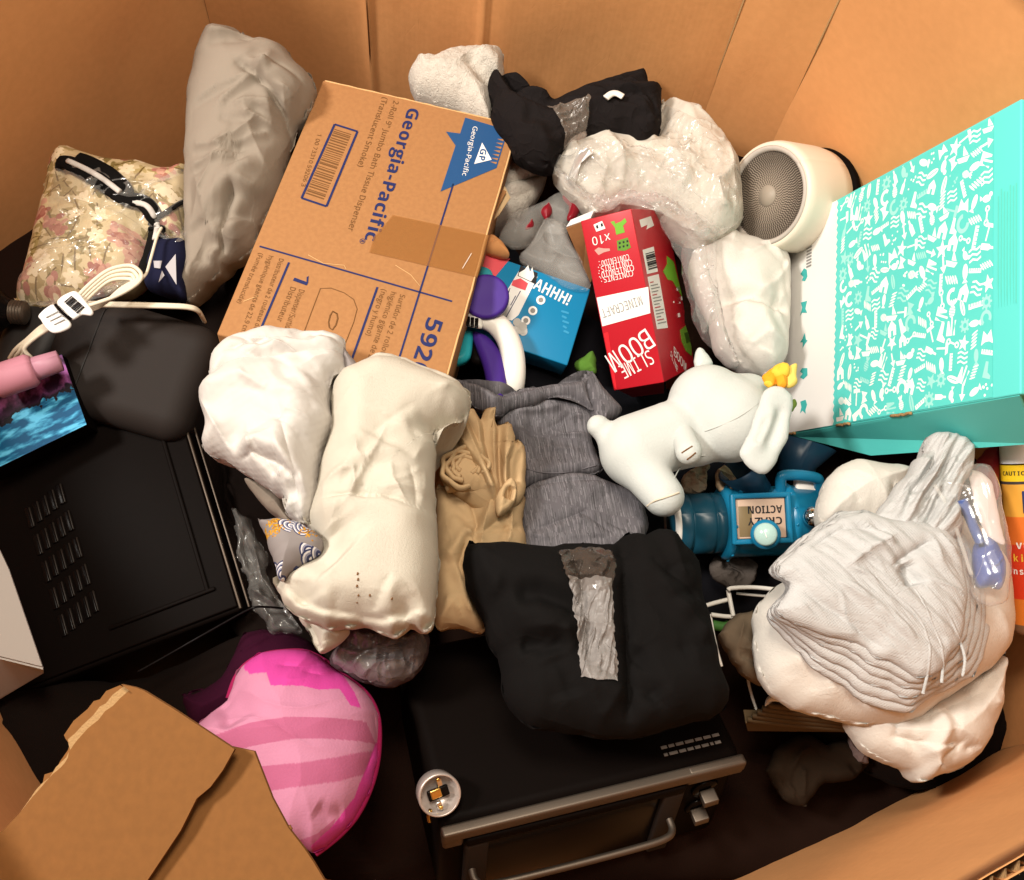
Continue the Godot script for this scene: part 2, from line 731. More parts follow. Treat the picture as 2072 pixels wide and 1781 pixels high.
func beam(a: Vector3, b: Vector3, wide: Vector3) -> Transform3D:     # a frame with y along a -> b, at a
	var y := (b - a).normalized()
	var x := (wide - y * wide.dot(y)).normalized()
	return Transform3D(Basis(x, y, x.cross(y)), a)

# ---------------------------------------------------------------- drawing into pictures (flat print only)
func fill_poly(im: Image, p: PackedVector2Array, c: Color) -> void:
	var lo := 1e9
	var hi := -1e9
	for x in p:
		lo = minf(lo, x.y)
		hi = maxf(hi, x.y)
	for y in range(maxi(0, int(lo)), mini(im.get_height() - 1, int(hi)) + 1):
		var xs := []
		for i in p.size():
			var a := p[i]
			var b := p[(i + 1) % p.size()]
			if (a.y <= y) != (b.y <= y):
				xs.append(a.x + (b.x - a.x) * (y - a.y) / (b.y - a.y))
		xs.sort()
		for i in xs.size() / 2:
			var x0 := maxi(0, int(xs[i * 2]))
			var x1 := mini(im.get_width(), int(xs[i * 2 + 1]) + 1)
			if x1 > x0:
				im.fill_rect(Rect2i(x0, y, x1 - x0, 1), c)

func disc(c: Vector2, r: Vector2, turn := 0.0, from := 0.0, to := TAU, n := 18) -> PackedVector2Array:
	var p := PackedVector2Array()
	for i in n:
		var a := from + (to - from) * i / (n if to - from > 6.2 else n - 1)
		p.append(c + Vector2(cos(a) * r.x, sin(a) * r.y).rotated(turn))
	return p

func moved(a: Array, c: Vector2, s: float, turn: float) -> PackedVector2Array:
	var p := PackedVector2Array()
	for i in a.size() / 2:
		p.append(c + Vector2(a[i * 2], a[i * 2 + 1]).rotated(turn) * s)
	return p

# ================================================================ the scene
func _ready() -> void:
	rng.seed = 11
	# camera
	var cam := Camera3D.new()
	cam.name = "Camera3D"
	cam.fov = 46.8777
	cam.near = 0.05
	cam.far = 60.0
	cam.transform = Transform3D(eye_basis, EYE)
	add_child(cam)
	cam.current = true
	# light: unseen lamps above and far left, plus soft fill added overhead
	var env := Environment.new()
	env.background_mode = Environment.BG_COLOR
	env.background_color = lin(0.05, 0.042, 0.034)
	env.tonemap_mode = Environment.TONE_MAPPER_LINEAR
	env.tonemap_exposure = 0.95
	env.sdfgi_enabled = true
	env.ssao_enabled = true
	env.ssil_enabled = true
	var we := WorldEnvironment.new()
	we.name = "WorldEnvironment"
	we.environment = env
	add_child(we)
	lamp("key_lamp", Vector3(-0.20, 2.5, 0.12), Vector3(0.1, 0.5, -0.1), Vector2(0.42, 0.42), 3.1, Color(1.0, 0.95, 0.88))
	lamp("overhead_fill", Vector3(0.0, 3.3, 0.25), Vector3(0.0, 0.0, 0.25), Vector2(1.6, 1.6), 2.3, Color(1.0, 0.95, 0.88))  # soft fill added overhead, no fitting seen there
	lamp("side_lamp", Vector3(-2.3, 3.4, 0.55), Vector3(0.5, 0.5, -0.1), Vector2(0.5, 0.5), 15.0, Color(1.0, 0.975, 0.94))
	materials()
	bin()
	heap()
	boxes()
	cloths()
	bags()
	gadgets()
	toys()
	settle()

func settle() -> void:      # things made of separate pieces get their origin at their own base
	for o in get_children():
		if not o is Node3D or o is MeshInstance3D or not o.has_meta("label") or o.position != Vector3.ZERO:
			continue
		var box := AABB()
		var first := true
		for c in o.get_children():
			var b: AABB = c.transform * c.get_aabb()
			box = b if first else box.merge(b)
			first = false
		var base := box.get_center() - Vector3(0, box.size.y / 2, 0)
		o.position = base
		for c in o.get_children():
			c.position -= base

func lamp(called: String, from: Vector3, to: Vector3, size: Vector2, e: float, c: Color) -> void:
	var l := AreaLight3D.new()
	l.name = called
	l.area_size = size
	l.light_energy = e
	l.light_color = c
	l.shadow_enabled = true
	add_child(l)
	l.look_at_from_position(from, to, Vector3.FORWARD if absf(from.x - to.x) < 0.5 else Vector3.UP)

func materials() -> void:
	T.fine = noise_tex(0.06, Color(0.2, 0.2, 0.2), Color(0.8, 0.8, 0.8), 256, 4, 5)
	T.weave = weave(128, 2)
	T.knit = weave(128, 4)
	T.wrinkle = crease_map(0.010, 0.55, 0.07)
	T.felt = crease_map(0.05, 0.25, 0.55)
	T.crepe = crepe_map()
	T.blotch = noise_tex(0.012, Color(0.86, 0.86, 0.86), Color(1, 1, 1), 256, 9, 4)
	T.kraft = noise_tex(0.035, lin(0.60, 0.275, 0.10), lin(0.67, 0.31, 0.118), 512, 5, 6)
	T.kraft2 = noise_tex(0.05, lin(0.335, 0.155, 0.058), lin(0.40, 0.19, 0.071), 512, 6, 6)
	M.kraft = tri(mk(Color.WHITE, 0.85), 3.0, true)
	M.kraft.albedo_texture = T.kraft
	bump(M.kraft, flute_map(), 0.028)
	M.box_kraft = tri(mk(Color.WHITE, 0.8), 4.0)
	M.box_kraft.albedo_texture = T.kraft2
	bump(M.box_kraft, T.fine, 0.02)
	T.kraft3 = noise_tex(0.05, lin(0.175, 0.070, 0.016), lin(0.215, 0.086, 0.020), 512, 16, 6)  # darker kraft: the dim near-left light is put into its colour
	M.shaded_kraft = tri(mk(Color.WHITE, 0.85), 3.0)
	M.shaded_kraft.albedo_texture = T.kraft3
	bump(M.shaded_kraft, T.fine, 0.03)
	M.raw_edge = tri(mk(lin(0.36, 0.21, 0.09), 0.95), 20.0)
	bump(M.raw_edge, T.fine, 0.15)
	M.packing_tape = mk(Color(lin(0.40, 0.17, 0.045), 0.30), 0.3)
	M.packing_tape.transparency = BaseMaterial3D.TRANSPARENCY_ALPHA
	M.navy_ink = mk(lin(0.012, 0.02, 0.10), 0.7)
	M.logo_ink = mk(lin(0.012, 0.07, 0.20), 0.7)
	M.brown_ink = mk(lin(0.16, 0.07, 0.02), 0.8)
	M.black_ink = mk(lin(0.012, 0.012, 0.014), 0.6)
	M.grey_ink = mk(lin(0.25, 0.24, 0.23), 0.7)
	M.white_print = mk(lin(0.82, 0.80, 0.77), 0.5)
	M.cotton = cloth(lin(0.27, 0.225, 0.18), T.wrinkle, 1.2, 0.16)
	M.white = cloth(lin(0.57, 0.535, 0.50), T.weave, 9, 0.06)
	M.cream = cloth(lin(0.57, 0.52, 0.435), T.felt, 11, 0.10)
	M.fleece = cloth(lin(0.62, 0.57, 0.50), T.felt, 5, 0.35)
	M.pillow = cloth(lin(0.66, 0.62, 0.565), T.felt, 7, 0.10)
	M.sack_fill = cloth(lin(0.56, 0.51, 0.44), T.wrinkle, 2.2, 0.5)
	M.tan = cloth(lin(0.50, 0.345, 0.19), T.wrinkle, 3.0, 0.14)
	M.black = cloth(lin(0.0062, 0.0054, 0.0052), T.wrinkle, 1.4, 0.25)
	M.charcoal = cloth(lin(0.012, 0.0095, 0.0095), T.wrinkle, 3.0, 0.5)
	M.knit = cloth(lin(0.50, 0.495, 0.49), T.crepe, 8, 0.17)
	M.plush = cloth(lin(0.58, 0.60, 0.575), T.felt, 9, 0.07)
	M.gap_shade = [cloth(lin(0.007, 0.004, 0.003), T.weave, 50), cloth(lin(0.012, 0.005, 0.003), T.weave, 50), cloth(lin(0.006, 0.006, 0.008), T.weave, 50)]  # near-black, gap shade put into the cloth colour
	M.film = mk(Color(0.95, 0.94, 0.92, 0.10), 0.13)
	M.film.transparency = BaseMaterial3D.TRANSPARENCY_ALPHA
	M.film.metallic_specular = 0.6
	M.haze = mk(Color(lin(0.80, 0.77, 0.72), 0.16), 0.28)
	M.haze.transparency = BaseMaterial3D.TRANSPARENCY_ALPHA
	M.black_plastic = mk(lin(0.0045, 0.0030, 0.0025), 0.5)
	M.black_plastic.metallic_specular = 0.12
	bump(tri(M.black_plastic, 6), T.fine, 0.01)
	M.black_gloss = mk(lin(0.004, 0.003, 0.003), 0.25)
	M.black_gloss.metallic_specular = 0.25
	M.dark_vinyl = mk(lin(0.020, 0.015, 0.013), 0.7)
	M.dark_vinyl.metallic_specular = 0.3
	bump(tri(M.dark_vinyl, 14), T.fine, 0.015)
	M.steel = mk(lin(0.155, 0.125, 0.10), 0.5, 0.9)
	M.chrome = mk(lin(0.7, 0.7, 0.7), 0.15, 1.0)
	M.brass = mk(lin(0.75, 0.50, 0.15), 0.25, 1.0)
	M.white_plastic = mk(lin(0.78, 0.74, 0.68), 0.4)
	M.ivory_cord = mk(lin(0.72, 0.64, 0.50), 0.5)
	M.paper = mk(lin(0.78, 0.76, 0.73), 0.85)
	M.red_card = mk(lin(0.46, 0.012, 0.022), 0.3)
	M.dark_red = mk(lin(0.22, 0.008, 0.016), 0.35)
	M.green_ink = mk(lin(0.16, 0.42, 0.03), 0.4)
	M.teal_card = mk(lin(0.11, 0.64, 0.60), 0.55)
	M.teal_ink = mk(lin(0.05, 0.42, 0.40), 0.6)
	M.blue_card = mk(lin(0.008, 0.20, 0.40), 0.3)
	M.blue_toy = mk(lin(0.008, 0.16, 0.30), 0.28)
	M.navy_toy = mk(lin(0.008, 0.035, 0.07), 0.4)
	M.purple = mk(lin(0.05, 0.013, 0.22), 0.6)
	M.rose = mk(lin(0.70, 0.08, 0.10), 0.35)
	M.floral = mk(Color.WHITE, 0.9)
	M.floral.albedo_texture = floral_print(0)
	bump(M.floral, T.blotch, 0.2)
	M.swirl = mk(Color.WHITE, 0.9)
	M.swirl.albedo_texture = floral_print(1)
	M.vertex = mk(Color.WHITE, 0.85)
	M.vertex.vertex_color_use_as_albedo = true
	bump(tri(M.vertex, 16), T.fine, 0.06)
	M.heather = mk(Color.WHITE, 0.9)
	M.heather.albedo_texture = heather()
	M.heather.uv1_scale = Vector3(4, 4, 1)
	M.wood = mk(lin(0.10, 0.065, 0.03), 0.7)

func cloth(c: Color, t: Texture2D, s: float, cm := 0.05) -> StandardMaterial3D:
	var m := mk(c, 0.95)
	m.metallic_specular = 0.2
	return bump(tri(m, s), t, cm)

# creases that start and stop, over a fine grain
func crease_map(freq: float, sharp: float, grain: float) -> ImageTexture:
	var S := 512
	var im := Image.create(S, S, false, Image.FORMAT_RGB8)
	var lays := []
	for k in 3:
		var n := FastNoiseLite.new()
		n.noise_type = FastNoiseLite.TYPE_SIMPLEX_SMOOTH
		n.fractal_type = FastNoiseLite.FRACTAL_NONE
		n.frequency = freq * [1.0, 1.9, 0.8][k]
		n.seed = 60 + k
		n.domain_warp_enabled = true
		n.domain_warp_amplitude = 18.0
		n.domain_warp_frequency = freq * 0.9
		lays.append(n.get_seamless_image(S, S).get_data())
	var a: PackedByteArray = lays[0]
	var b: PackedByteArray = lays[1]
	var c: PackedByteArray = lays[2]
	var r := RandomNumberGenerator.new()
	r.seed = 3
	for y in S:
		for x in S:
			var i := y * S + x
			var u := absf(a[i] / 255.0 - 0.5)
			var w := absf(b[i] / 255.0 - 0.5)
			var m := clampf((c[i] / 255.0 - 0.38) * 4.0, 0, 1)
			var h := 0.35 + sharp * (m * pow(maxf(0, 1 - u * 5.0), 3.0) + (1 - m) * 0.55 * pow(maxf(0, 1 - w * 5.0), 3.0)) - 0.22 * m * smoothstep(0.03, 0.25, u) + grain * r.randf_range(-0.5, 0.5)
			im.set_pixel(x, y, Color(h, h, h))
	return ImageTexture.create_from_image(im)

func flute_map() -> ImageTexture:      # liner board: the flutes show through faintly, with fibre grain and a few dents
	var S := 512
	var im := Image.create(S, S, false, Image.FORMAT_RGB8)
	var r := RandomNumberGenerator.new()
	r.seed = 19
	var n := FastNoiseLite.new()
	n.seed = 4
	n.frequency = 0.02
	n.noise_type = FastNoiseLite.TYPE_SIMPLEX_SMOOTH
	var im2 := n.get_seamless_image(S, S).get_data()
	for y in S:
		for x in S:
			var h := 0.5 + 0.10 * sin(TAU * x * 38 / S) + 0.5 * (im2[y * S + x] / 255.0 - 0.5) + r.randf_range(-0.13, 0.13)
			im.set_pixel(x, y, Color(h, h, h))
	for i in 60:
		var p := Vector2(r.randf() * S, r.randf() * S)
		var d := Vector2.from_angle(r.randf() * TAU) * r.randf_range(10, 60)
		fill_poly(im, PackedVector2Array([p, p + Vector2(1.5, 1), p + d + Vector2(1.5, 1), p + d]), Color(0.22, 0.22, 0.22))
	return ImageTexture.create_from_image(im)

func crepe_map() -> ImageTexture:      # a waffle weave with fine pleats
	var S := 512
	var im := Image.create(S, S, false, Image.FORMAT_RGB8)
	var r := RandomNumberGenerator.new()
	r.seed = 9
	var n := FastNoiseLite.new()
	n.frequency = 0.02
	for y in S:
		for x in S:
			var g := n.get_noise_2d(x * 0.35, y * 2.6)
			var h := 0.5 + 0.25 * g + 0.16 * sin(TAU * y * 32 / S) * sin(TAU * x * 32 / S) + r.randf_range(-0.12, 0.12)
			im.set_pixel(x, y, Color(h, h, h))
	return ImageTexture.create_from_image(im)

func weave(sz: int, n: int) -> ImageTexture:
	var im := Image.create(sz, sz, false, Image.FORMAT_RGB8)
	var r := RandomNumberGenerator.new()
	r.seed = 5 + n
	for y in sz:
		for x in sz:
			var a := sin(TAU * x * n * 4 / sz) * sin(TAU * y * n * 4 / sz)
			var g := 0.5 + 0.35 * a + r.randf_range(-0.12, 0.12)
			im.set_pixel(x, y, Color(g, g, g))
	return ImageTexture.create_from_image(im)

func heather() -> ImageTexture:
	var im := Image.create(512, 512, false, Image.FORMAT_RGB8)
	im.fill(Color(0.36, 0.345, 0.36))
	var r := RandomNumberGenerator.new()
	r.seed = 21
	for i in 5200:
		var p := Vector2(r.randf() * 512, r.randf() * 512)
		var g := clampf(r.randfn(0.375, 0.055), 0.2, 0.56)
		var l := r.randf_range(12, 60)
		var d := Vector2(0.35, 1).normalized() * l
		fill_poly(im, PackedVector2Array([p, p + Vector2(1.4, 0), p + d + Vector2(1.4, 0), p + d]), Color(g, g * 0.965, g))
	return ImageTexture.create_from_image(im)

func floral_print(kind: int) -> ImageTexture:
	var im := Image.create(512, 512, false, Image.FORMAT_RGB8)
	var r := RandomNumberGenerator.new()
	r.seed = 40 + kind
	if kind == 0:
		im.fill(Color(0.80, 0.72, 0.56))
		for i in 150:
			var c := Vector2(r.randf() * 512, r.randf() * 512)
			var turn := r.randf() * TAU
			var g := r.randf()
			var col := Color(0.50, 0.43, 0.24).lerp(Color(0.70, 0.61, 0.42), g)
			for k in 5:
				var o := Vector2(k * 11 - 22, sin(k * 1.2) * 7).rotated(turn)
				fill_poly(im, disc(c + o, Vector2(16, 5), turn + (0.9 if k % 2 else -0.9)), col)
			fill_poly(im, disc(c, Vector2(34, 1.6), turn), Color(0.42, 0.33, 0.16))
		for i in 26:
			var c := Vector2(r.randf() * 512, r.randf() * 512)
			for k in 16:
				var o := Vector2(r.randfn(0, 15), r.randfn(0, 15))
				fill_poly(im, disc(c + o, Vector2(10, 7), r.randf() * TAU), Color(0.60, 0.34, 0.29).lerp(Color(0.82, 0.64, 0.55), r.randf()))
		for i in 40:
			var c := Vector2(r.randf() * 512, r.randf() * 512)
			for k in 6:
				fill_poly(im, disc(c + Vector2(11, 0).rotated(k * TAU / 6), Vector2(9, 6), k * TAU / 6), Color(0.90, 0.83, 0.70))
	else:
		im.fill(Color(0.52, 0.49, 0.48))
		for i in 14:
			var c := Vector2(r.randf() * 512, r.randf() * 512)
			for k in 9:
				var col: Color = [Color(0.20, 0.22, 0.36), Color(0.86, 0.84, 0.84), Color(0.55, 0.55, 0.62)][k % 3]
				fill_poly(im, disc(c + Vector2(k * 2, k), Vector2(86 - k * 9, 62 - k * 6.5), i * 0.7), col)
		for i in 7:
			var c := Vector2(r.randf() * 512, r.randf() * 512)
			for k in 40:
				var o := Vector2(r.randfn(0, 22), r.randfn(0, 22))
				fill_poly(im, disc(c + o, Vector2(7, 5), r.randf() * TAU), Color(0.85, 0.62, 0.12).lerp(Color(0.6, 0.4, 0.05), r.randf()))
	return ImageTexture.create_from_image(im)

# ---------------------------------------------------------------- the bin that holds everything
func bin_panel(par: Node3D, called: String, a: Vector2, b: Vector2, top: float, bulge: float, scores: Array, open_rim := false) -> void:
	var inside := Vector2(-0.05, 0.12)
	var along := b - a
	var nrm := along.orthogonal().normalized()
	if nrm.dot(inside - a) < 0:
		nrm = -nrm
	var NX := 150
	var NY := 20
	var v := PackedVector3Array()
	var idx := PackedInt32Array()
	var nz := FastNoiseLite.new()
	nz.seed = int(a.x * 100) + 300
	nz.frequency = 2.2
	var thick := 0.0015 if open_rim else 0.011
	for layer in 2:
		for i in NX + 1:
			var s := float(i) / NX
			for j in NY + 1:
				var y := top * j / NY
				var p := a + along * s
				var d := bulge * sin(PI * s) * (0.4 + 0.6 * y / top) + 0.007 * nz.get_noise_2d(s * along.length() + a.x, y)
				for sc in scores:
					d += 0.009 * exp(-pow((s - sc) * along.length() / 0.006, 2)) + 0.006 * clampf((s - sc) * along.length() / 0.04, -1, 1) * exp(-absf(s - sc) * along.length() / 0.07)
				if layer == 1:
					d -= thick
				p += nrm * d * (sin(PI * clampf(s * 12, 0, 0.5)) if false else 1.0)
				v.append(Vector3(p.x, y, p.y))
	var W := NY + 1
	var L := (NX + 1) * W
	var flip := Vector3(along.x, 0, along.y).cross(Vector3.UP).dot(Vector3(nrm.x, 0, nrm.y)) > 0
	for layer in 2:
		for i in NX:
			for j in NY:
				var o := layer * L + i * W + j
				if flip == (layer == 0):
					idx.append_array([o, o + 1, o + W + 1, o, o + W + 1, o + W])
				else:
					idx.append_array([o, o + W + 1, o + 1, o, o + W, o + W + 1])
	for i in NX:
		var o := i * W + NY
		idx.append_array([o, o + W, o + L, o + W, o + L + W, o + L])
	put(called, mesh_of(v, PackedVector2Array(), idx), M.kraft, par)
	put("corner_crease", tube(PackedVector3Array([Vector3(a.x + nrm.x * 0.001, 0.2, a.y + nrm.y * 0.001), Vector3(a.x, top, a.y)]), 0.0018, 6), M.raw_edge, par)
	for sc in scores:      # score lines, their crease shading put into darker tubes
		var c: Vector2 = a + along * sc + nrm * (bulge * sin(PI * sc) * 0.6 + 0.004)
		put("score_line_shade", tube(PackedVector3Array([Vector3(c.x, 0.3, c.y), Vector3(c.x, 0.7, c.y), Vector3(c.x, top, c.y)]), 0.0015, 6), M.shaded_kraft, par)
	if open_rim:      # the cut rim shows the flutes between two liners
		var gap := 0.013
		var n3 := Vector3(nrm.x, 0, nrm.y)
		var base := Vector3(a.x, 0, a.y) - n3 * (gap + 0.0015)
		var e := Vector3(along.x, 0, along.y)
		put("outer_liner", board(PackedVector3Array([base, base + e, base + e + Vector3.UP * top, base + Vector3.UP * top]), 0.0015), M.kraft, par)
		var fv := PackedVector3Array()
		var fi := PackedInt32Array()
		var cnt := int(e.length() / 0.0036)
		for i in cnt + 1:
			var s := float(i) / cnt
			var d := bulge * sin(PI * s)
			var ph := 0.5 + 0.46 * sin(i * PI / 2)
			var p := Vector3(a.x, 0, a.y) + e * s + n3 * (d - 0.002 - ph * (gap - 0.003))
			for t in 2:
				fv.append(p + Vector3.UP * (top - 0.001 - t * 0.05))
		for i in cnt:
			fi.append_array([i * 2, i * 2 + 2, i * 2 + 1, i * 2 + 1, i * 2 + 2, i * 2 + 3])
		put("corrugated_fluting", mesh_of(fv, PackedVector2Array(), fi), M.raw_edge, par)

func bin() -> void:
	var gm := tri(mk(lin(0.09, 0.07, 0.055), 0.8), 2.0, true)
	gm.albedo_texture = T.blotch
	var gr := MeshInstance3D.new()
	var pm := PlaneMesh.new()
	pm.size = Vector2(16, 16)
	gr.mesh = pm
	gr.name = "floor"
	gr.material_override = gm
	gr.position = Vector3(0, -0.012, 0)
	gr.set_meta("kind", "structure")
	add_child(gr)
	var b := thing("bulk_bin", "huge open tan corrugated cardboard bin whose walls surround the whole heap", "bin")
	var P := [Vector2(-0.669, -0.575), Vector2(0.227, -0.60), Vector2(0.3564, -0.56), Vector2(0.80, -0.02), Vector2(0.82, 0.40), Vector2(0.42, 0.68), Vector2(0.05, 0.93), Vector2(-0.30, 0.92), Vector2(-0.93, 0.33), Vector2(-0.93, -0.05)]
	bin_panel(b, "back_wall", P[0], P[1], 1.06, -0.008, [0.32, 0.542])
	bin_panel(b, "corner_panel", P[1], P[2], 1.06, 0.0, [])
	bin_panel(b, "right_wall", P[2], P[3], 1.06, -0.012, [])
	bin_panel(b, "right_wall", P[3], P[4], 1.03, 0.0, [])
	bin_panel(b, "corner_panel", P[4], P[6], 1.0, -0.006, [], true)
	bin_panel(b, "front_wall", P[6], P[7], 0.99, 0.0, [])
	bin_panel(b, "corner_panel", P[7], P[8], 0.99, 0.0, [])
	bin_panel(b, "left_wall", P[8], P[9], 1.0, 0.0, [])
	bin_panel(b, "left_wall", P[9], P[0], 1.06, -0.012, [])
	var fl := PackedVector3Array()
	for p in P:
		fl.append(Vector3(p.x, 0.004, p.y))
	put("bin_floor", board(fl, 0.008), M.kraft, b)
	# the folded flap that hangs in at the near left, with a torn fluted edge
	var f := thing("torn_cardboard_flap", "folded tan cardboard flap with a torn layered edge, in front of the pink cushion", "cardboard", at1("f", 700, 1400, 0.90))
	var top := flap_pts("f", [540, 922, 600, 935, 640, 950, 770, 1030, 1035, 1205, 985, 1295, 930, 1370, 870, 1420, 800, 1560, 640, 1800, -60, 1800, -60, 1640, 0, 1585, 130, 1450, 330, 1225, 470, 1080, 590, 960], 0.90, Vector2(0.12, -0.28))
	put("upper_panel", board(shifted(top, -f.position), 0.005), M.shaded_kraft, f)
	var low := flap_pts("f", [1000, 1190, 1120, 1215, 1200, 1420, 1270, 1550, 1340, 1640, 1380, 1700, 1440, 1800, 560, 1800, 780, 1500], 0.882, Vector2(0.12, -0.22))
	put("lower_panel", board(shifted(low, -f.position), 0.005), M.shaded_kraft, f)
	var cr := PackedVector3Array()
	for p in flap_pts("f", [1275, 1550, 1200, 1570, 1110, 1610, 1000, 1680, 900, 1740, 780, 1790], 0.8837, Vector2(0.12, -0.22)):
		cr.append(p - f.position)
	put("crease", tube(smooth_path(cr), 0.0022, 6, 0.7), M.shaded_kraft, f)
	cr = PackedVector3Array()
	for p in flap_pts("f", [1275, 1550, 1240, 1640, 1215, 1720, 1200, 1800], 0.8837, Vector2(0.12, -0.22)):
		cr.append(p - f.position)
	put("crease", tube(smooth_path(cr), 0.0018, 6, 0.7), M.shaded_kraft, f)
	# torn layers, each with its own ragged outline
	for k in 3:
		var marks := []
		var in0 := [Vector2(600, 960), Vector2(470, 1085), Vector2(330, 1230), Vector2(130, 1455), Vector2(-20, 1600)]
		var out := [Vector2(530, 925), Vector2(470, 955), Vector2(440, 990), Vector2(410, 1000), Vector2(390, 1035), Vector2(330, 1085), Vector2(300, 1120), Vector2(280, 1140), Vector2(285, 1165), Vector2(312, 1180), Vector2(300, 1215), Vector2(262, 1265), Vector2(240, 1300), Vector2(200, 1320), Vector2(185, 1360), Vector2(140, 1420), Vector2(90, 1490), Vector2(30, 1560), Vector2(-30, 1590)]
		for p in in0:
			marks.append_array([p.x + 12, p.y + 10])
		for i in range(out.size() - 1, -1, -1):
			var p: Vector2 = out[i]
			var w := 1.0 - k * 0.3
			var c := Vector2(p.x, p.y).lerp(Vector2(600, 960) + (Vector2(-20, 1600) - Vector2(600, 960)) * i / 18.0, 1.0 - w)
			marks.append_array([c.x + rng.randf_range(-6, 6), c.y + rng.randf_range(-6, 6)])
		var pts := flap_pts("f", marks, 0.8925 + k * 0.0032, Vector2(0.12, -0.28))
		put("torn_layer", board(shifted(pts, -f.position), 0.0016), M.raw_edge if k % 2 else M.shaded_kraft, f)

func flap_pts(k: String, a: Array, h: float, tilt: Vector2) -> PackedVector3Array:
	var n := Vector3(-tilt.x, 1, -tilt.y).normalized()
	var O := at1("f", 700, 1400, h)
	var r := PackedVector3Array()
	for p in q(k, a):
		r.append(meet(p, O, n))
	return r

# ---------------------------------------------------------------- added near-black cloths that stand in for shade in the gaps
func heap() -> void:
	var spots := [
		[[520, 1320, 900, 1250, 1300, 1200, 1750, 1350, 1900, 1700, 1300, 1790, 700, 1790, 450, 1600], 0.22, "added dark cloth standing in for the deep shade beside the black oven", 1],
		[[300, 850, 560, 900, 760, 1150, 760, 1420, 560, 1420, 420, 1150], 0.38, "dark patterned cloth, also standing in for shade between the microwave and the cream blanket", 0],
		[[880, 560, 1120, 480, 1300, 640, 1330, 900, 1000, 900, 860, 800], 0.36, "added black cloth for the shade under the blue card box and the white toy arch", 2],
		[[1150, 830, 1500, 800, 1750, 850, 1800, 1120, 1600, 1250, 1250, 1200], 0.33, "added dark navy cloth for the shade underneath the blue toy blaster", 2],
		[[100, 500, 420, 480, 640, 600, 640, 880, 300, 1000, 80, 800], 0.36, "added dark cloth for the shade under the grey drum casing and the coiled cord", 0],
		[[900, 200, 1350, 180, 1640, 350, 1650, 700, 1250, 700, 1000, 520], 0.38, "added dark red cloth for the shade under the clear bags at the back", 1],
		[[1550, 850, 2000, 780, 2130, 1000, 2130, 1400, 1850, 1600, 1560, 1350], 0.34, "added dark cloth for the shade under the grey knit throw and the teal box", 0],
		[[-60, 1300, 120, 1370, 300, 1370, 540, 1270, 640, 1330, 560, 1480, 420, 1620, 60, 1720, -60, 1600], 0.38, "added dark cloth for the shade between the microwave and the torn cardboard flap", 0],
		[[-100, 500, 150, 430, 180, 800, 60, 1100, -200, 1100], 0.34, "added dark cloth for the shade below the galaxy print beside the left wall", 1]]
	var i := 0
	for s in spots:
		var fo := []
		var o := soft("gap_shade_cloth", self, M.gap_shade[s[3]], q("v", scale_v(s[0])), s[1], {"up": 0.06, "down": 0.12, "edge": 0.12, "seg": 110, "rings": 26, "seed": 50 + i, "waves": [[0.02, 9, 0.5 + i, 2.0, "r"], [0.015, 5, 0.2, 1.0]]})
		tag(o, s[2], "cloth", "added dark cloths shading the gaps")
		i += 1

func scale_v(a: Array) -> Array:      # sheet v is already in plan marks
	var r := []
	for x in a:
		r.append(x)
	return r

# ---------------------------------------------------------------- boxes with print
func turned(w: Vector3) -> Basis:
	return Basis(w.normalized(), w.length())

func carton(par: Node3D, s: Vector3, m: Material, soft_edge := 0.003) -> void:    # body under the face y = 0, corner at the origin
	put("body", rbox(s, soft_edge, 2), m, par, Transform3D(Basis(), Vector3(s.x / 2, -s.y / 2, s.z / 2)))

func boxes() -> void:
	tissue_carton()
	teal_box()
	red_box()
	blue_box()
	side_boxes()

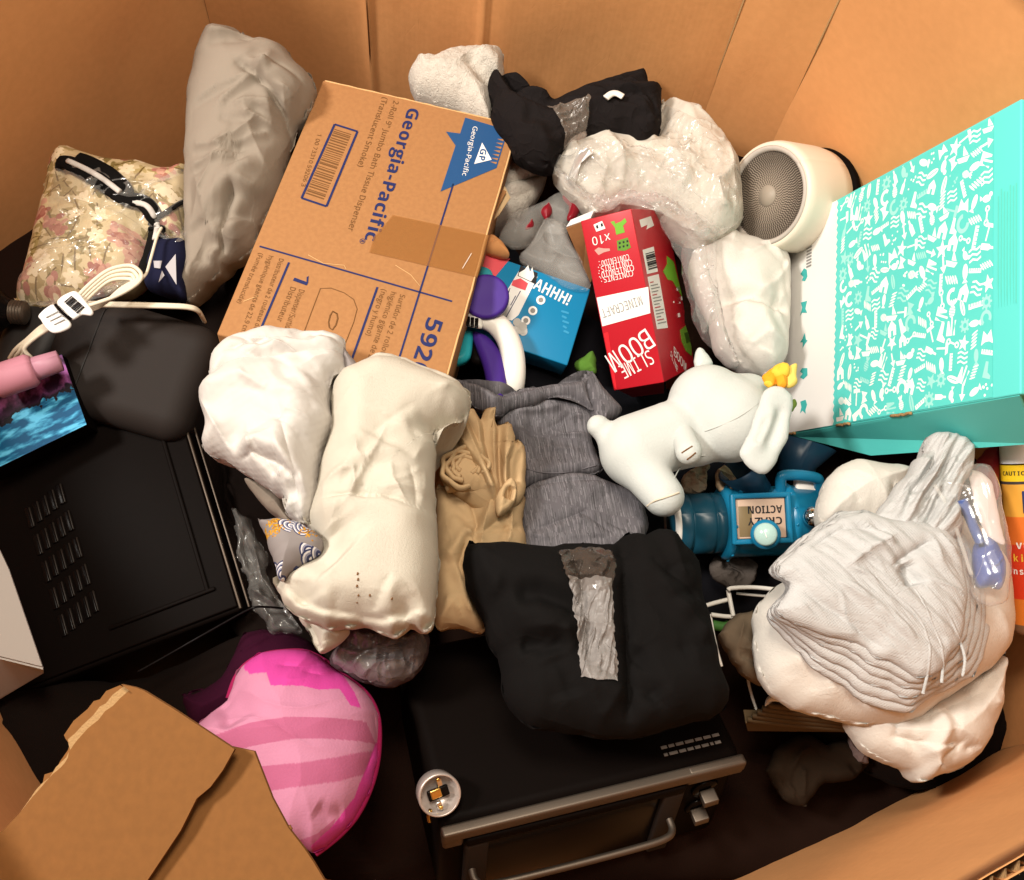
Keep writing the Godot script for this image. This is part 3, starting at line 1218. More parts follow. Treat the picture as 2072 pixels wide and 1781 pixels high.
func tissue_carton() -> void:
	var o := thing("cardboard_carton", "large brown carton with dark blue lettering and a barcode, lying tilted against the grey comforter", "carton", Vector3(-0.4184, 0.60, -0.4216), turned(Vector3(-0.06, -0.0352, -0.0139)))
	var s := Vector3(0.3297, 0.16, 0.5172)
	carton(o, s, M.box_kraft, 0.0035)
	var f := o.transform
	var t := func(a: Array, txt: String, tall: float, bold: bool, m: Material):
		var p := q("b", a)
		print_text(o, f, txt, p[0], p[1], tall, m, bold)
	t.call([1197, 305, 968, 1000], "Georgia-Pacific", 0.0200, true, M.navy_ink)
	t.call([930, 990, 920, 1015], "®", 0.008, false, M.navy_ink)
	t.call([1103, 265, 862, 950], "2-Roll 9\" Jumbo Bath Tissue Dispenser", 0.0085, false, M.brown_ink)
	t.call([1045, 248, 912, 612], "(Translucent Smoke)", 0.0085, false, M.brown_ink)
	t.call([1308, 1415, 1180, 1790], "59206", 0.024, true, M.navy_ink)
	t.call([700, 440, 612, 715], "1 00 73310 59206 3", 0.006, false, M.brown_ink)
	t.call([500, 1095, 330, 1560], "Distributeur de 2 rouleaux de papier", 0.0065, false, M.brown_ink)
	t.call([445, 1080, 280, 1530], "hygiénique géants de 22,9 cm de", 0.0065, false, M.brown_ink)
	t.call([392, 1068, 275, 1330], "(Fumée translucide)", 0.0065, false, M.brown_ink)
	t.call([612, 1190, 586, 1235], "1", 0.021, false, M.navy_ink)
	t.call([607, 1258, 520, 1490], "Dispenser/Surtidor", 0.0078, false, M.brown_ink)
	t.call([562, 1245, 488, 1425], "Distributeur", 0.0078, false, M.brown_ink)
	t.call([1138, 1285, 1010, 1660], "Surtidor de 2 rollow de", 0.0075, false, M.brown_ink)
	t.call([1090, 1270, 950, 1670], "higiénico gigante de 22,9", 0.0075, false, M.brown_ink)
	t.call([1040, 1258, 955, 1500], "(negro y humo)", 0.0075, false, M.brown_ink)
	# ruled lines
	for l in [[1405, 700, 1105, 1665], [385, 1030, 1398, 1320]]:
		var p := q("b", l)
		print_line("printed_line", o, f, p[0], p[1], 0.0028, M.navy_ink)
	for l in [[540, 1115, 385, 1480], [1005, 1245, 860, 1655]]:
		var p := q("b", l)
		print_line("printed_line", o, f, p[0], p[1], 0.0033, M.navy_ink)
	# barcode
	var bc := q("b", [780, 388, 900, 426, 737, 820, 606, 776])
	for k in 4:
		print_line("barcode_frame", o, f, bc[k], bc[(k + 1) % 4], 0.0036, M.navy_ink)
	var u := 0.06
	while u < 0.93:
		var wd := rng.randf_range(0.0008, 0.0030)
		var a := bc[0].lerp(bc[3], u)
		var b := bc[1].lerp(bc[2], u)
		print_line("bar", o, f, a.lerp(b, 0.08), a.lerp(b, 0.80), wd, M.brown_ink)
		u += (wd + rng.randf_range(0.001, 0.0028)) / 0.13
	# blue arrow shaped sign with a small triangle
	print_poly("logo", o, f, q("b", [1467, 353, 1692, 420, 1632, 618, 1337, 742, 1416, 500, 1366, 427, 1440, 437]), M.logo_ink, 0.0007)
	print_poly("logo_triangle", o, f, q("b", [1556, 486, 1606, 576, 1514, 598]), M.white_print, 0.0012)
	var lp := q("b", [1520, 402, 1462, 660])
	print_text(o, f, "Georgia-Pacific", lp[0], lp[1], 0.0075, M.white_print, false, false, 0.0014)
	lp = q("b", [1563, 520, 1552, 580])
	print_text(o, f, "GP", lp[0], lp[1], 0.010, M.logo_ink, true, false, 0.0017)
	for k in 7:
		var a := Vector2(1655, 470).lerp(Vector2(1612, 610), k / 7.0)
		print_poly("logo_tree", o, f, q("b", [a.x - 20, a.y - 4, a.x + 16, a.y - 10 + 8, a.x + 12, a.y + 9]), M.box_kraft, 0.0011)
	# outline drawing of the dispenser
	print_ring("drawing_line", o, f, q("b", [612, 1500, 660, 1370, 705, 1252, 760, 1250, 830, 1275, 880, 1310, 898, 1360, 880, 1430, 840, 1530, 815, 1590]), 0.0012, M.brown_ink, false)
	print_ring("drawing_line", o, f, q("b", [770, 1372, 792, 1385, 796, 1410, 786, 1445, 768, 1470, 752, 1458, 748, 1430, 756, 1395]), 0.0022, M.brown_ink)
	print_poly("packing_tape", o, f, q("b", [1085, 868, 1592, 975, 1530, 1195, 962, 1065, 985, 985]), M.packing_tape, 0.0019)
	# worn edges and creases
	var worn := tri(mk(lin(0.66, 0.40, 0.18), 0.9), 20.0)
	for e in [[Vector3(s.x - 0.001, -0.0012, 0.004), Vector3(s.x - 0.001, -0.0012, s.z - 0.004)], [Vector3(0.004, -0.0012, 0.001), Vector3(s.x - 0.004, -0.0012, 0.001)]]:
		var pts := PackedVector3Array()
		for i in 25:
			pts.append(e[0].lerp(e[1], i / 24.0) + Vector3(rng.randf_range(-0.0006, 0.0006), rng.randf_range(-0.0006, 0.0004), rng.randf_range(-0.0006, 0.0006)))
		put("worn_edge", tube(pts, 0.0017, 6), worn, o)
	for c in [[640, 1075, 720, 1120, 830, 1130, 840, 1150], [300, 1320, 380, 1290], [1100, 1130, 1180, 1180, 1230, 1240]]:
		print_ring("crease", o, f, q("b", c), 0.0011, worn, false)
	var sc := q("b", [1500, 1070, 1452, 1150])
	print_line("scuff", o, f, sc[0], sc[1], 0.0007, M.white_print, 0.0022)

func icon_sheet() -> ImageTexture:
	var S := 1024
	var im := Image.create(S, S, false, Image.FORMAT_RGB8)
	var base := Color(0.36, 0.82, 0.79)
	im.fill(base)
	var w := Color(0.97, 0.97, 0.95)
	var soft_w := base.lerp(w, 0.45)
	var r := RandomNumberGenerator.new()
	r.seed = 77
	var n := 16
	var cell := float(S) / n
	for gy in n:
		for gx in n:
			var c := Vector2((gx + 0.5 + r.randf_range(-0.13, 0.13)) * cell, (gy + 0.5 + r.randf_range(-0.13, 0.13)) * cell)
			var s := cell * r.randf_range(0.50, 0.64)
			var a := r.randf_range(-0.5, 0.5) + (PI / 2 if r.randf() < 0.4 else 0.0)
			var k := (gx * 7 + gy * 11 + (gx * gy) % 5) % 20
			var col := soft_w if r.randf() < 0.14 else w
			match k:
				0:
					fill_poly(im, moved([-0.6, -0.1, 0.6, -0.1, 0.6, 0.1, -0.6, 0.1], c, s, a), col)
					for e in [-0.7, 0.7]:
						var p := c + Vector2(e, 0).rotated(a) * s
						fill_poly(im, disc(p, Vector2(s, s) * 0.34), col)
						fill_poly(im, disc(p, Vector2(s, s) * 0.14), base)
				1:
					fill_poly(im, disc(c, Vector2(s * 0.95, s * 0.34), a), col)
					fill_poly(im, moved([-0.8, -0.04, 0.8, -0.04, 0.8, 0.04, -0.8, 0.04], c, s, a), base)
				2:
					fill_poly(im, moved([-0.3, -0.2, -0.12, -0.5, -0.12, -1, 0.12, -1, 0.12, -0.5, 0.3, -0.2, 0.3, 0.9, -0.3, 0.9], c, s, a), col)
				3:
					fill_poly(im, disc(c, Vector2(s * 0.75, s * 0.36), a), col)
					fill_poly(im, moved([0.6, 0, 1.05, -0.4, 1.05, 0.4], c, s, a), col)
				4:
					var st := []
					for i in 10:
						var q2 := Vector2(0, -0.95 if i % 2 == 0 else -0.4).rotated(i * PI / 5)
						st.append_array([q2.x, q2.y])
					fill_poly(im, moved(st, c, s, a), col)
				5:
					fill_poly(im, moved([-0.9, 0.1, 0.9, 0.1, 0.55, 0.6, -0.6, 0.6], c, s, a * 0.3), col)
					fill_poly(im, moved([-0.05, 0, -0.05, -0.95, 0.7, 0], c, s, a * 0.3), col)
				6:
					var ring := disc(c, Vector2(s, s) * 0.9, a, 0.6, 5.2, 20)
					var inn := disc(c, Vector2(s, s) * 0.5, a, 0.6, 5.2, 20)
					inn.reverse()
					ring.append_array(inn)
					fill_poly(im, ring, col)
				7:
					for e in [[0.0, 1.0], [-0.7, 0.65], [0.7, 0.65]]:
						fill_poly(im, moved([e[0] - 0.11, 0.9, e[0] * 0.8 - 0.11, -e[1], e[0] * 0.8 + 0.11, -e[1], e[0] * 0.2 + 0.11, 0.9], c, s, a), col)
				8:
					fill_poly(im, moved([-1, -0.25, 1, -0.25, 1, 0.25, -1, 0.25], c, s, a), col)
					for e in 5:
						fill_poly(im, moved([-0.8 + e * 0.38, -0.25, -0.72 + e * 0.38, -0.25, -0.72 + e * 0.38, 0.05, -0.8 + e * 0.38, 0.05], c, s, a), base)
				9:
					fill_poly(im, disc(c, Vector2(s * 0.6, s * 0.38), a), col)
					fill_poly(im, disc(c + Vector2(0.55, -0.4).rotated(a) * s, Vector2(s, s) * 0.26), col)
					fill_poly(im, moved([-0.5, 0, -1.05, -0.35, -0.95, 0.2], c, s, a), col)
				10:
					for e in 6:
						fill_poly(im, disc(c + Vector2(r.randf_range(-0.8, 0.8), r.randf_range(-0.8, 0.8)) * s, Vector2(s, s) * 0.13), col)
				11:
					fill_poly(im, moved([-0.1, -0.5, 0.1, -0.5, 0.1, 1, -0.1, 1], c, s, a), col)
					fill_poly(im, moved([-0.6, -0.9, 0.5, -0.9, 0.75, -0.5, -0.6, -0.45], c, s, a), col)
				12:
					fill_poly(im, moved([-0.7, 0.8, -0.7, -0.2, 0, -0.9, 0.7, -0.2, 0.7, 0.8], c, s, a * 0.2), col)
					fill_poly(im, moved([-0.18, 0.8, -0.18, 0.2, 0.18, 0.2, 0.18, 0.8], c, s, a * 0.2), base)
				13:
					for e in 5:
						fill_poly(im, disc(c + Vector2(-0.7 + e * 0.35, 0).rotated(a) * s, Vector2(s * 0.5, s * 0.1), a + 1.0), col)
				14:
					fill_poly(im, disc(c, Vector2(s * 0.45, s * 0.62), a), col)
					for e in 3:
						fill_poly(im, disc(c + Vector2((e - 1) * 0.2, -0.85).rotated(a) * s, Vector2(s * 0.1, s * 0.34), a + (e - 1) * 0.5), col)
					for e in 4:
						fill_poly(im, moved([-0.5, -0.42 + e * 0.26, 0.5, -0.30 + e * 0.26, 0.5, -0.25 + e * 0.26, -0.5, -0.37 + e * 0.26], c, s, a), base)
				15:
					for e in 8:
						fill_poly(im, moved([-0.12, -0.85, 0.12, -0.85, 0.12, 0, -0.12, 0], c, s, e * PI / 4), soft_w)
					fill_poly(im, disc(c, Vector2(s, s) * 0.6), soft_w)
					fill_poly(im, disc(c, Vector2(s, s) * 0.28), base)
				16:
					fill_poly(im, moved([-0.9, -0.12, 0.2, -0.12, 0.2, -0.5, 0.95, 0, 0.2, 0.5, 0.2, 0.12, -0.9, 0.12], c, s, a), col)
				17:
					fill_poly(im, moved([-0.8, 0.7, -0.5, -0.6, 0, -0.1, 0.5, -0.6, 0.8, 0.7, 0.3, 0.45, -0.3, 0.45], c, s, a), col)
				18:
					for e in 3:
						fill_poly(im, moved([-0.8, -0.6 + e * 0.5, -0.3, -0.75 + e * 0.5, 0.3, -0.5 + e * 0.5, 0.8, -0.65 + e * 0.5, 0.8, -0.45 + e * 0.5, 0.3, -0.3 + e * 0.5, -0.3, -0.55 + e * 0.5, -0.8, -0.4 + e * 0.5], c, s, a * 0.3), col)
				19:
					fill_poly(im, moved([-0.2, -0.9, 0.2, -0.9, 0.35, 0.2, 0.9, 0.5, 0.9, 0.85, -0.3, 0.85], c, s, a), col)
	return ImageTexture.create_from_image(im)

func uv_panel(marks: PackedVector2Array, f: Transform3D, lift: float, uvs: PackedVector2Array) -> ArrayMesh:    # a printed quad, split fine enough for its print
	var c := []
	for k in marks:
		c.append(on_face(f, k))
	var v := PackedVector3Array()
	var uv := PackedVector2Array()
	var idx := PackedInt32Array()
	var n := 6
	for j in n + 1:
		for i in n + 1:
			var s := float(i) / n
			var t := float(j) / n
			var p: Vector2 = c[0].lerp(c[1], s).lerp(c[3].lerp(c[2], s), t)
			v.append(Vector3(p.x, lift, p.y))
			uv.append(uvs[0].lerp(uvs[1], s).lerp(uvs[3].lerp(uvs[2], s), t))
	for j in n:
		for i in n:
			var a := j * (n + 1) + i
			idx.append_array([a, a + 1, a + n + 2, a, a + n + 2, a + n + 1])
	return mesh_of(v, uv, idx)

func teal_box() -> void:
	var o := thing("printed_mailer_box", "large turquoise box covered in small white pictures, leaning on the right wall of the bin", "box", Vector3(0.3939, 0.50, -0.3864), turned(Vector3(0.3722, -0.102, 1.3373)))
	var s := Vector3(0.5454, 0.105, 0.3598)
	var f := o.transform
	carton(o, s, M.teal_card, 0.0025)
	# white end panel with a scalloped edge
	var edge := []
	for i in 61:
		var y := 0.0015 + (s.z - 0.003) * i / 60.0
		edge.append(Vector2(0.155 + (0.003 if i % 2 else -0.001), y))
	var pts := PackedVector3Array([Vector3(0.0015, 0.0006, s.z - 0.0015), Vector3(0.0015, 0.0006, 0.0015)])
	for e in edge:
		pts.append(Vector3(e.x, 0.0006, e.y))
	if (pts[1] - pts[0]).cross(pts[2] - pts[0]).y < 0:
		pts.reverse()
	put("white_panel", board(pts, 0.0003), M.white_print, o)
	var side := PackedVector3Array([Vector3(-0.0006, -0.001, 0.001), Vector3(-0.0006, -0.001, s.z - 0.001), Vector3(-0.0006, -s.y, s.z - 0.001), Vector3(-0.0006, -s.y, 0.001)])
	put("white_end", board(side, 0.0003), M.white_print, o)
	# pictures
	var pm := mk(Color.WHITE, 0.5)
	pm.albedo_texture = icon_sheet()
	var qv := PackedVector3Array()
	var quv := PackedVector2Array()
	var qi := PackedInt32Array()
	for c in [Vector2(0, 0), Vector2(1, 0), Vector2(1, 1), Vector2(0, 1)]:
		qv.append(Vector3(lerpf(0.1645, 0.500, c.x), 0.0006, lerpf(0.004, s.z - 0.002, c.y)))
		quv.append(Vector2(c.x * 1.0, c.y))
	qi.append_array([0, 1, 2, 0, 2, 3])
	put("picture_print", mesh_of(qv, quv, qi), pm, o)
	# silhouettes and a small code on the white panel
	for i in 5:
		var c := Vector2(0.062 + 0.002 * i, 0.10 + i * 0.055)
		var m := PackedVector3Array()
		var shape: Array = [[-1, 0, -0.6, -0.7, 0.4, -0.9, 0.9, -0.3, 0.6, 0.5, 0.2, 0.1, -0.4, 0.9], [-0.8, -0.8, 0.2, -0.4, 0.9, -0.9, 0.6, 0.4, 0.9, 0.9, -0.1, 0.4, -0.9, 0.8], [-1, -0.2, 0, -0.6, 0.2, -1, 0.5, -0.4, 1, 0.2, 0.2, 0.2, 0.1, 0.9, -0.3, 0.3], [-0.6, -0.9, 0.4, -1, 0.8, 0, 0.4, 0.9, 0, 0.2, -0.4, 0.9, -0.8, 0.4], [-0.9, -0.5, -0.2, -0.9, 0.5, -0.5, 1, -0.6, 0.5, 0.2, 0.8, 0.8, 0, 0.5, -0.8, 0.8]][i]
		for p in moved(shape, c, 0.012, 1.57):
			m.append(Vector3(p.x, 0.0012, p.y))
		var nn := Vector3.ZERO
		for e in m.size():
			nn += (m[e] - m[0]).cross(m[(e + 1) % m.size()] - m[0])
		if nn.y < 0:
			m.reverse()
		put("animal_print", board(m, 0.0002), M.teal_ink, o)
	for i in 9:
		var y := 0.045 + i * 0.0052
		put("bar", board(PackedVector3Array([Vector3(0.069, 0.0012, y), Vector3(0.069, 0.0012, y + 0.003), Vector3(0.084, 0.0012, y + 0.003), Vector3(0.084, 0.0012, y)]), 0.0002), M.grey_ink, o)
	# faint print on the plain turquoise end
	for i in 7:
		var x := 0.508 + i * 0.005
		var z1 := 0.10 + rng.randf() * 0.01
		put("faint_line", board(PackedVector3Array([Vector3(x, 0.0008, z1), Vector3(x, 0.0008, 0.25 - rng.randf() * 0.05), Vector3(x + 0.0018, 0.0008, 0.25), Vector3(x + 0.0018, 0.0008, z1)]), 0.0002), mk(lin(0.12, 0.60, 0.52), 0.6), o)
	# torn seam along the near edge shows raw board
	for tseg in [[0.005, 0.045], [0.165, 0.20], [0.30, 0.345]]:
		var ln := PackedVector3Array()
		for i in 9:
			ln.append(Vector3(lerpf(tseg[0], tseg[1], i / 8.0), rng.randf_range(-0.001, 0.0015), s.z + rng.randf_range(-0.001, 0.0015)))
		put("torn_edge", tube(ln, 0.0022, 6, 0.8), M.raw_edge, o)
	# the near flap hangs open below the edge
	var inv := o.transform.affine_inverse()
	var e0 := Vector3(0.006, -0.002, s.z + 0.001)
	var e1 := Vector3(s.x - 0.004, -0.002, s.z + 0.001)
	var nrm := (o.transform.basis * Vector3(0.1, 1.0, 0.55)).normalized()
	var base := o.transform * e0
	var b0 := inv * meet(Vector2(1612, 884), base, nrm)
	var b1 := inv * meet(Vector2(1762, 922), base, nrm)
	var b2 := inv * meet(Vector2(2095, 898), base, nrm)
	put("hanging_flap", board(PackedVector3Array([e0, b0, b1, b2, e1]), 0.003), M.teal_card, o)

func red_box() -> void:
	var bs := turned(Vector3(0.62, 0.272, 0.492))
	var s := Vector3(0.083, 0.20, 0.269)
	var o := thing("game_box", "glossy red game box with white and green print standing beside the wrapped pillow", "box", Vector3(0.1102, 0.66, -0.235), bs)
	put("body", rbox(s, 0.0015, 2), M.red_card, o, Transform3D(Basis(), Vector3(-s.x / 2, -s.y / 2, s.z / 2)))
	var f := o.transform
	var g := Transform3D(bs * Basis(Vector3(0, -1, 0), Vector3(1, 0, 0), Vector3(0, 0, 1)), f.origin)     # the right hand side face
	limit = Rect2(-s.x + 0.002, 0.002, s.x + s.y - 0.004, s.z - 0.004)
	var t := func(fr: Transform3D, a: Array, txt: String, tall: float, m: Material, mono := true):
		var p := q("h", a)
		print_text(o, fr, txt, p[0], p[1], tall, m, true, mono)
	print_poly("white_band", o, f, q("h", [988, 412, 1273, 352, 1284, 490, 1016, 563]), M.white_print, 0.0005)
	print_poly("bright_stripe", o, f, q("h", [1022, 600, 1062, 590, 1112, 912, 1072, 920]), mk(lin(0.68, 0.02, 0.03), 0.3), 0.0005)
	t.call(f, [1240, 420, 1030, 492], "MINECRAFT", 0.0135, M.grey_ink)
	t.call(f, [1190, 278, 1022, 318], "CONTENTS:", 0.0088, M.white_print)
	t.call(f, [1195, 250, 1012, 294], "CONTENUTO:", 0.0088, M.white_print)
	t.call(f, [1185, 222, 1010, 262], "CONTIENTS:", 0.0088, M.white_print)
	t.call(f, [1170, 194, 1014, 232], "CONTENIDO:", 0.0088, M.white_print)
	t.call(f, [1072, 90, 978, 112], "x10", 0.0125, M.white_print)
	t.call(f, [1285, 610, 1070, 755], "BOOM", 0.030, M.white_print)
	t.call(f, [1290, 715, 1130, 800], "SLIME", 0.022, M.white_print)
	# white tile, pink blot and two green pictures
	print_poly("card_print", o, f, q("h", [985, 25, 1030, 5, 1048, 45, 1000, 62]), M.white_print, 0.0005)
	print_poly("card_print", o, f, q("h", [998, 30, 1008, 26, 1012, 42, 1002, 46]), M.black_ink, 0.0009)
	print_poly("card_print", o, f, q("h", [1022, 20, 1032, 16, 1036, 32, 1026, 36]), M.black_ink, 0.0009)
	print_poly("blot_print", o, f, q("h", [990, 160, 1010, 145, 1040, 150, 1070, 150, 1072, 162, 1040, 170, 1012, 185]), mk(lin(0.6, 0.3, 0.26), 0.4), 0.0005)
	print_poly("green_print", o, f, q("h", [1075, 10, 1095, 5, 1100, 20, 1130, 8, 1150, -10, 1160, 10, 1140, 30, 1150, 65, 1105, 78, 1098, 40]), M.green_ink, 0.0005)
	print_poly("green_print", o, f, q("h", [1108, 110, 1165, 92, 1182, 145, 1150, 162, 1112, 160]), mk(lin(0.11, 0.26, 0.025), 0.4), 0.0005)
	for k in 6:
		var x := 1118 + (k % 3) * 20
		var y := 118 + (k / 3) * 22 - (k % 3) * 5
		print_poly("dark_square", o, f, q("h", [x, y, x + 9, y - 3, x + 11, y + 7, x + 2, y + 10]), M.black_ink, 0.0009)
	# right hand face: labels, codes and green shapes
	print_poly("label", o, g, q("h", [1242, 158, 1300, 140, 1322, 272, 1266, 285]), M.white_print, 0.0005)
	print_poly("label", o, g, q("h", [1268, 300, 1326, 285, 1375, 568, 1318, 575]), M.white_print, 0.0005)
	for k in 8:
		var a := Vector2(1256, 180).lerp(Vector2(1274, 272), k / 8.0)
		var p := q("h", [a.x, a.y, a.x + 46, a.y - 13])
		print_line("bar", o, g, p[0], p[1], 0.0012 + 0.0012 * (k % 3), M.black_ink, 0.0010)
	for k in 14:
		var a := Vector2(1280, 330).lerp(Vector2(1324, 562), k / 14.0)
		var ln := 18.0 + 26.0 * absf(sin(k * 2.3))
		var p := q("h", [a.x, a.y, a.x + ln, a.y - ln * 0.22])
		print_line("small_print", o, g, p[0], p[1], 0.0016, M.grey_ink if k % 4 else M.red_card, 0.0010)
	print_poly("white_print", o, g, q("h", [1225, 0, 1285, -20, 1302, 30, 1262, 50, 1268, 25, 1235, 40]), M.white_print, 0.0005)
	print_poly("green_print", o, g, q("h", [1350, 270, 1372, 230, 1370, 190, 1405, 220, 1425, 300, 1455, 370, 1470, 400, 1435, 380, 1400, 320, 1375, 315]), M.green_ink, 0.0005)
	print_poly("green_print", o, g, q("h", [1440, 580, 1470, 555, 1500, 600, 1515, 660, 1500, 715, 1470, 690, 1448, 640]), mk(lin(0.14, 0.30, 0.03), 0.4), 0.0005)
	print_poly("dark_blot", o, g, q("h", [1460, 595, 1480, 590, 1492, 640, 1472, 650]), mk(lin(0.04, 0.09, 0.01), 0.4), 0.0009)
	for k in 16:
		var a := Vector2(1400 + rng.randf() * 110, 350 + rng.randf() * 170)
		var e := rng.randf_range(4, 10)
		print_poly("white_fleck", o, g, q("h", [a.x, a.y, a.x + e, a.y - e * 0.3, a.x + e * 1.4, a.y + e * 2, a.x + e * 0.3, a.y + e * 2.3]), M.white_print, 0.0005)
	t.call(g, [1405, 690, 1470, 780], "BOOM", 0.016, M.white_print)
	t.call(g, [1388, 700, 1425, 790], "SLIME", 0.011, M.white_print)
	limit = Rect2()
	# tucked end flap
	put("end_flap", board(PackedVector3Array([Vector3(-s.x + 0.004, -0.010, s.z + 0.001), Vector3(-s.x + 0.012, -0.050, s.z + 0.020), Vector3(-0.018, -0.050, s.z + 0.022), Vector3(-0.003, -0.010, s.z + 0.001)]), 0.0012), M.dark_red, o)

func blue_box() -> void:
	var o := thing("picture_card_box", "flat blue card box printed AHHH! lying under the red box behind the white toy arch", "box", Vector3(0.0781, 0.52, -0.1729), turned(Vector3(0.15, -0.0997, -0.1)))
	var s := Vector3(0.235, 0.05, 0.138)
	put("body", rbox(s, 0.002, 2), M.blue_card, o, Transform3D(Basis(), Vector3(-s.x / 2, -s.y / 2, s.z / 2)))
	var f := o.transform
	print_poly("red_corner", o, f, q("h", [395, 168, 545, 205, 450, 320, 380, 335]), M.rose, 0.0005)
	print_poly("lightning_print", o, f, q("h", [500, 520, 470, 470, 600, 255, 690, 300, 590, 500, 555, 530]), M.white_print, 0.0006)
	print_poly("cap_print", o, f, q("h", [600, 240, 690, 280, 680, 340, 585, 295]), M.black_ink, 0.0010)
	print_poly("cap_top_print", o, f, q("h", [622, 262, 640, 240, 650, 275, 662, 250, 672, 300, 655, 325, 590, 295, 592, 280]), M.white_print, 0.0014)
	print_poly("red_print", o, f, q("h", [560, 320, 600, 308, 640, 335, 625, 372, 590, 360, 552, 345]), M.rose, 0.0010)
	for l in [[545, 360, 500, 500], [600, 375, 520, 520], [575, 400, 548, 450]]:
		var p := q("h", l)
		print_line("drawn_line", o, f, p[0], p[1], 0.0012, M.navy_ink, 0.0011)
	var p := q("h", [678, 335, 862, 428])
	print_text(o, f, "AHHH!", p[0], p[1], 0.020, M.white_print, true)
	for c in [[707, 422, 24], [665, 478, 24], [628, 530, 24], [600, 570, 26]]:
		print_poly("bubble_print", o, f, q("h", circle_marks(c[0], c[1], c[2])), M.white_print, 0.0006)
		print_poly("bubble_print", o, f, q("h", circle_marks(c[0], c[1], c[2] * 0.55)), M.grey_ink, 0.0010)
	for k in 6:
		var a := Vector2(560 + rng.randf() * 60, 535 + rng.randf() * 60)
		print_poly("cloud_print", o, f, q("h", circle_marks(a.x, a.y, 22)), mk(lin(0.55 - k * 0.03, 0.53 - k * 0.03, 0.5 - k * 0.03), 0.5), 0.0011 + k * 0.0003)
	for k in 5:
		p = q("h", [815 + k * 3, 480 + k * 26, 855 - (k % 2) * 12, 492 + k * 26])
		print_line("faint_print", o, f, p[0], p[1], 0.0035, mk(lin(0.03, 0.28, 0.5), 0.4), 0.0006)

func circle_marks(x: float, y: float, r: float) -> Array:
	var a := []
	for i in 14:
		a.append_array([x + cos(TAU * i / 14) * r, y + sin(TAU * i / 14) * r])
	return a

func side_boxes() -> void:
	# galaxy print at the left edge
	var O := at1("e", 410, 800, 0.56)
	var n := Vector3(0.12, 1, 0.25).normalized()
	var img := Image.create(384, 256, false, Image.FORMAT_RGB8)
	var nz := FastNoiseLite.new()
	nz.seed = 8
	nz.frequency = 0.012
	nz.fractal_octaves = 5
	for y in 256:
		for x in 384:
			var g := nz.get_noise_2d(x, y)
			var g2 := nz.get_noise_2d(x * 0.6 + 700, y * 2.4)
			var v := y / 256.0 + g * 0.16
			var c := Color(0.20, 0.10, 0.20).lerp(Color(0.62, 0.36, 0.62), clampf(0.5 + g * 1.8, 0, 1))
			if v > 0.5:
				c = Color(0.02, 0.30, 0.46).lerp(Color(0.35, 0.72, 0.88), clampf(0.30 + g2 * 1.9, 0, 1))
			elif v > 0.40:
				c = c.lerp(Color(0.05, 0.03, 0.06), clampf((v - 0.40) * 14, 0, 0.9))
			img.set_pixel(x, y, c)
	var gm := mk(Color.WHITE, 0.25)
	gm.albedo_texture = ImageTexture.create_from_image(img)
	var o := thing("galaxy_print_box", "purple and blue galaxy print box at the left wall beside the grey drum casing", "box", O)
	var c4 := q("e", [-130, 960, 405, 775, 568, 1235, -110, 1565])
	var cs := PackedVector3Array()
	for p in c4:
		cs.append(meet(p, O, n) - O)
	var v := PackedVector3Array()
	var uv := PackedVector2Array()
	for j in 9:
		for i in 9:
			var s := i / 8.0
			var t := j / 8.0
			v.append(cs[0].lerp(cs[1], s).lerp(cs[3].lerp(cs[2], s), t) + n * 0.0008)
			uv.append(Vector2(s, t))
	var idx := PackedInt32Array()
	for j in 8:
		for i in 8:
			var a := j * 9 + i
			idx.append_array([a, a + 1, a + 10, a, a + 10, a + 9])
	put("picture_print", mesh_of(v, uv, idx), gm, o)
	cs.reverse()
	put("body", board(cs, 0.07), M.black_plastic, o)
	# pink roll lying on it
	var a := at1("e", -40, 960, 0.60)
	var b := at1("e", 225, 870, 0.60)
	var r := thing("pink_roll", "short dusty pink tube lying on the galaxy print box", "tube", a)
	var L := a.distance_to(b)
	put("tube_body", lathe([Vector2(0, 0), Vector2(0.021, 0.0), Vector2(0.024, 0.004), Vector2(0.024, L - 0.006), Vector2(0.020, L), Vector2(0, L)], 28), mk(lin(0.50, 0.21, 0.27), 0.6), r, Transform3D(beam(Vector3.ZERO, b - a, Vector3.UP).basis, Vector3.ZERO))
	put("tube_tip", lathe([Vector2(0, L), Vector2(0.017, L), Vector2(0.015, L + 0.035), Vector2(0, L + 0.037)], 24), mk(lin(0.42, 0.20, 0.26), 0.5), r, Transform3D(beam(Vector3.ZERO, b - a, Vector3.UP).basis, Vector3.ZERO))
	# white carton on the microwave at the left edge
	var W := at1("f", 185, 848, 0.56)
	var w := thing("white_carton", "white printed carton at the left edge standing on the black microwave", "carton", W)
	var top := PackedVector3Array()
	var wn := Vector3(0.1, 1, 0.12).normalized()
	for p in q("f", [-200, 420, 0, 335, 40, 420, 187, 846, 0, 800, -200, 790]):
		top.append(meet(p, W, wn) - W)
	var pap := mk(lin(0.50, 0.47, 0.44), 0.8)
	put("body", board(top, 0.004), pap, w)
	var sidep := PackedVector3Array([top[3], meet(q("f", [187, 852])[0], W, wn) - W])
	var bot := [at1("f", 190, 862, 0.47), at1("f", 0, 975, 0.46), at1("f", -200, 1080, 0.46)]
	put("near_side", board(PackedVector3Array([top[3], bot[0] - W, bot[1] - W, bot[2] - W, top[5], top[4]]), 0.004), pap, w)
	for l in [[20, 520, 95, 760], [5, 560, 70, 750], [45, 480, 120, 740]]:
		var p := q("f", l)
		var p0 := meet(p[0], W, wn) - W + wn * 0.001
		var p1 := meet(p[1], W, wn) - W + wn * 0.001
		put("small_print", tube(PackedVector3Array([p0, p1]), 0.0012, 5, 0.2), M.grey_ink, w)

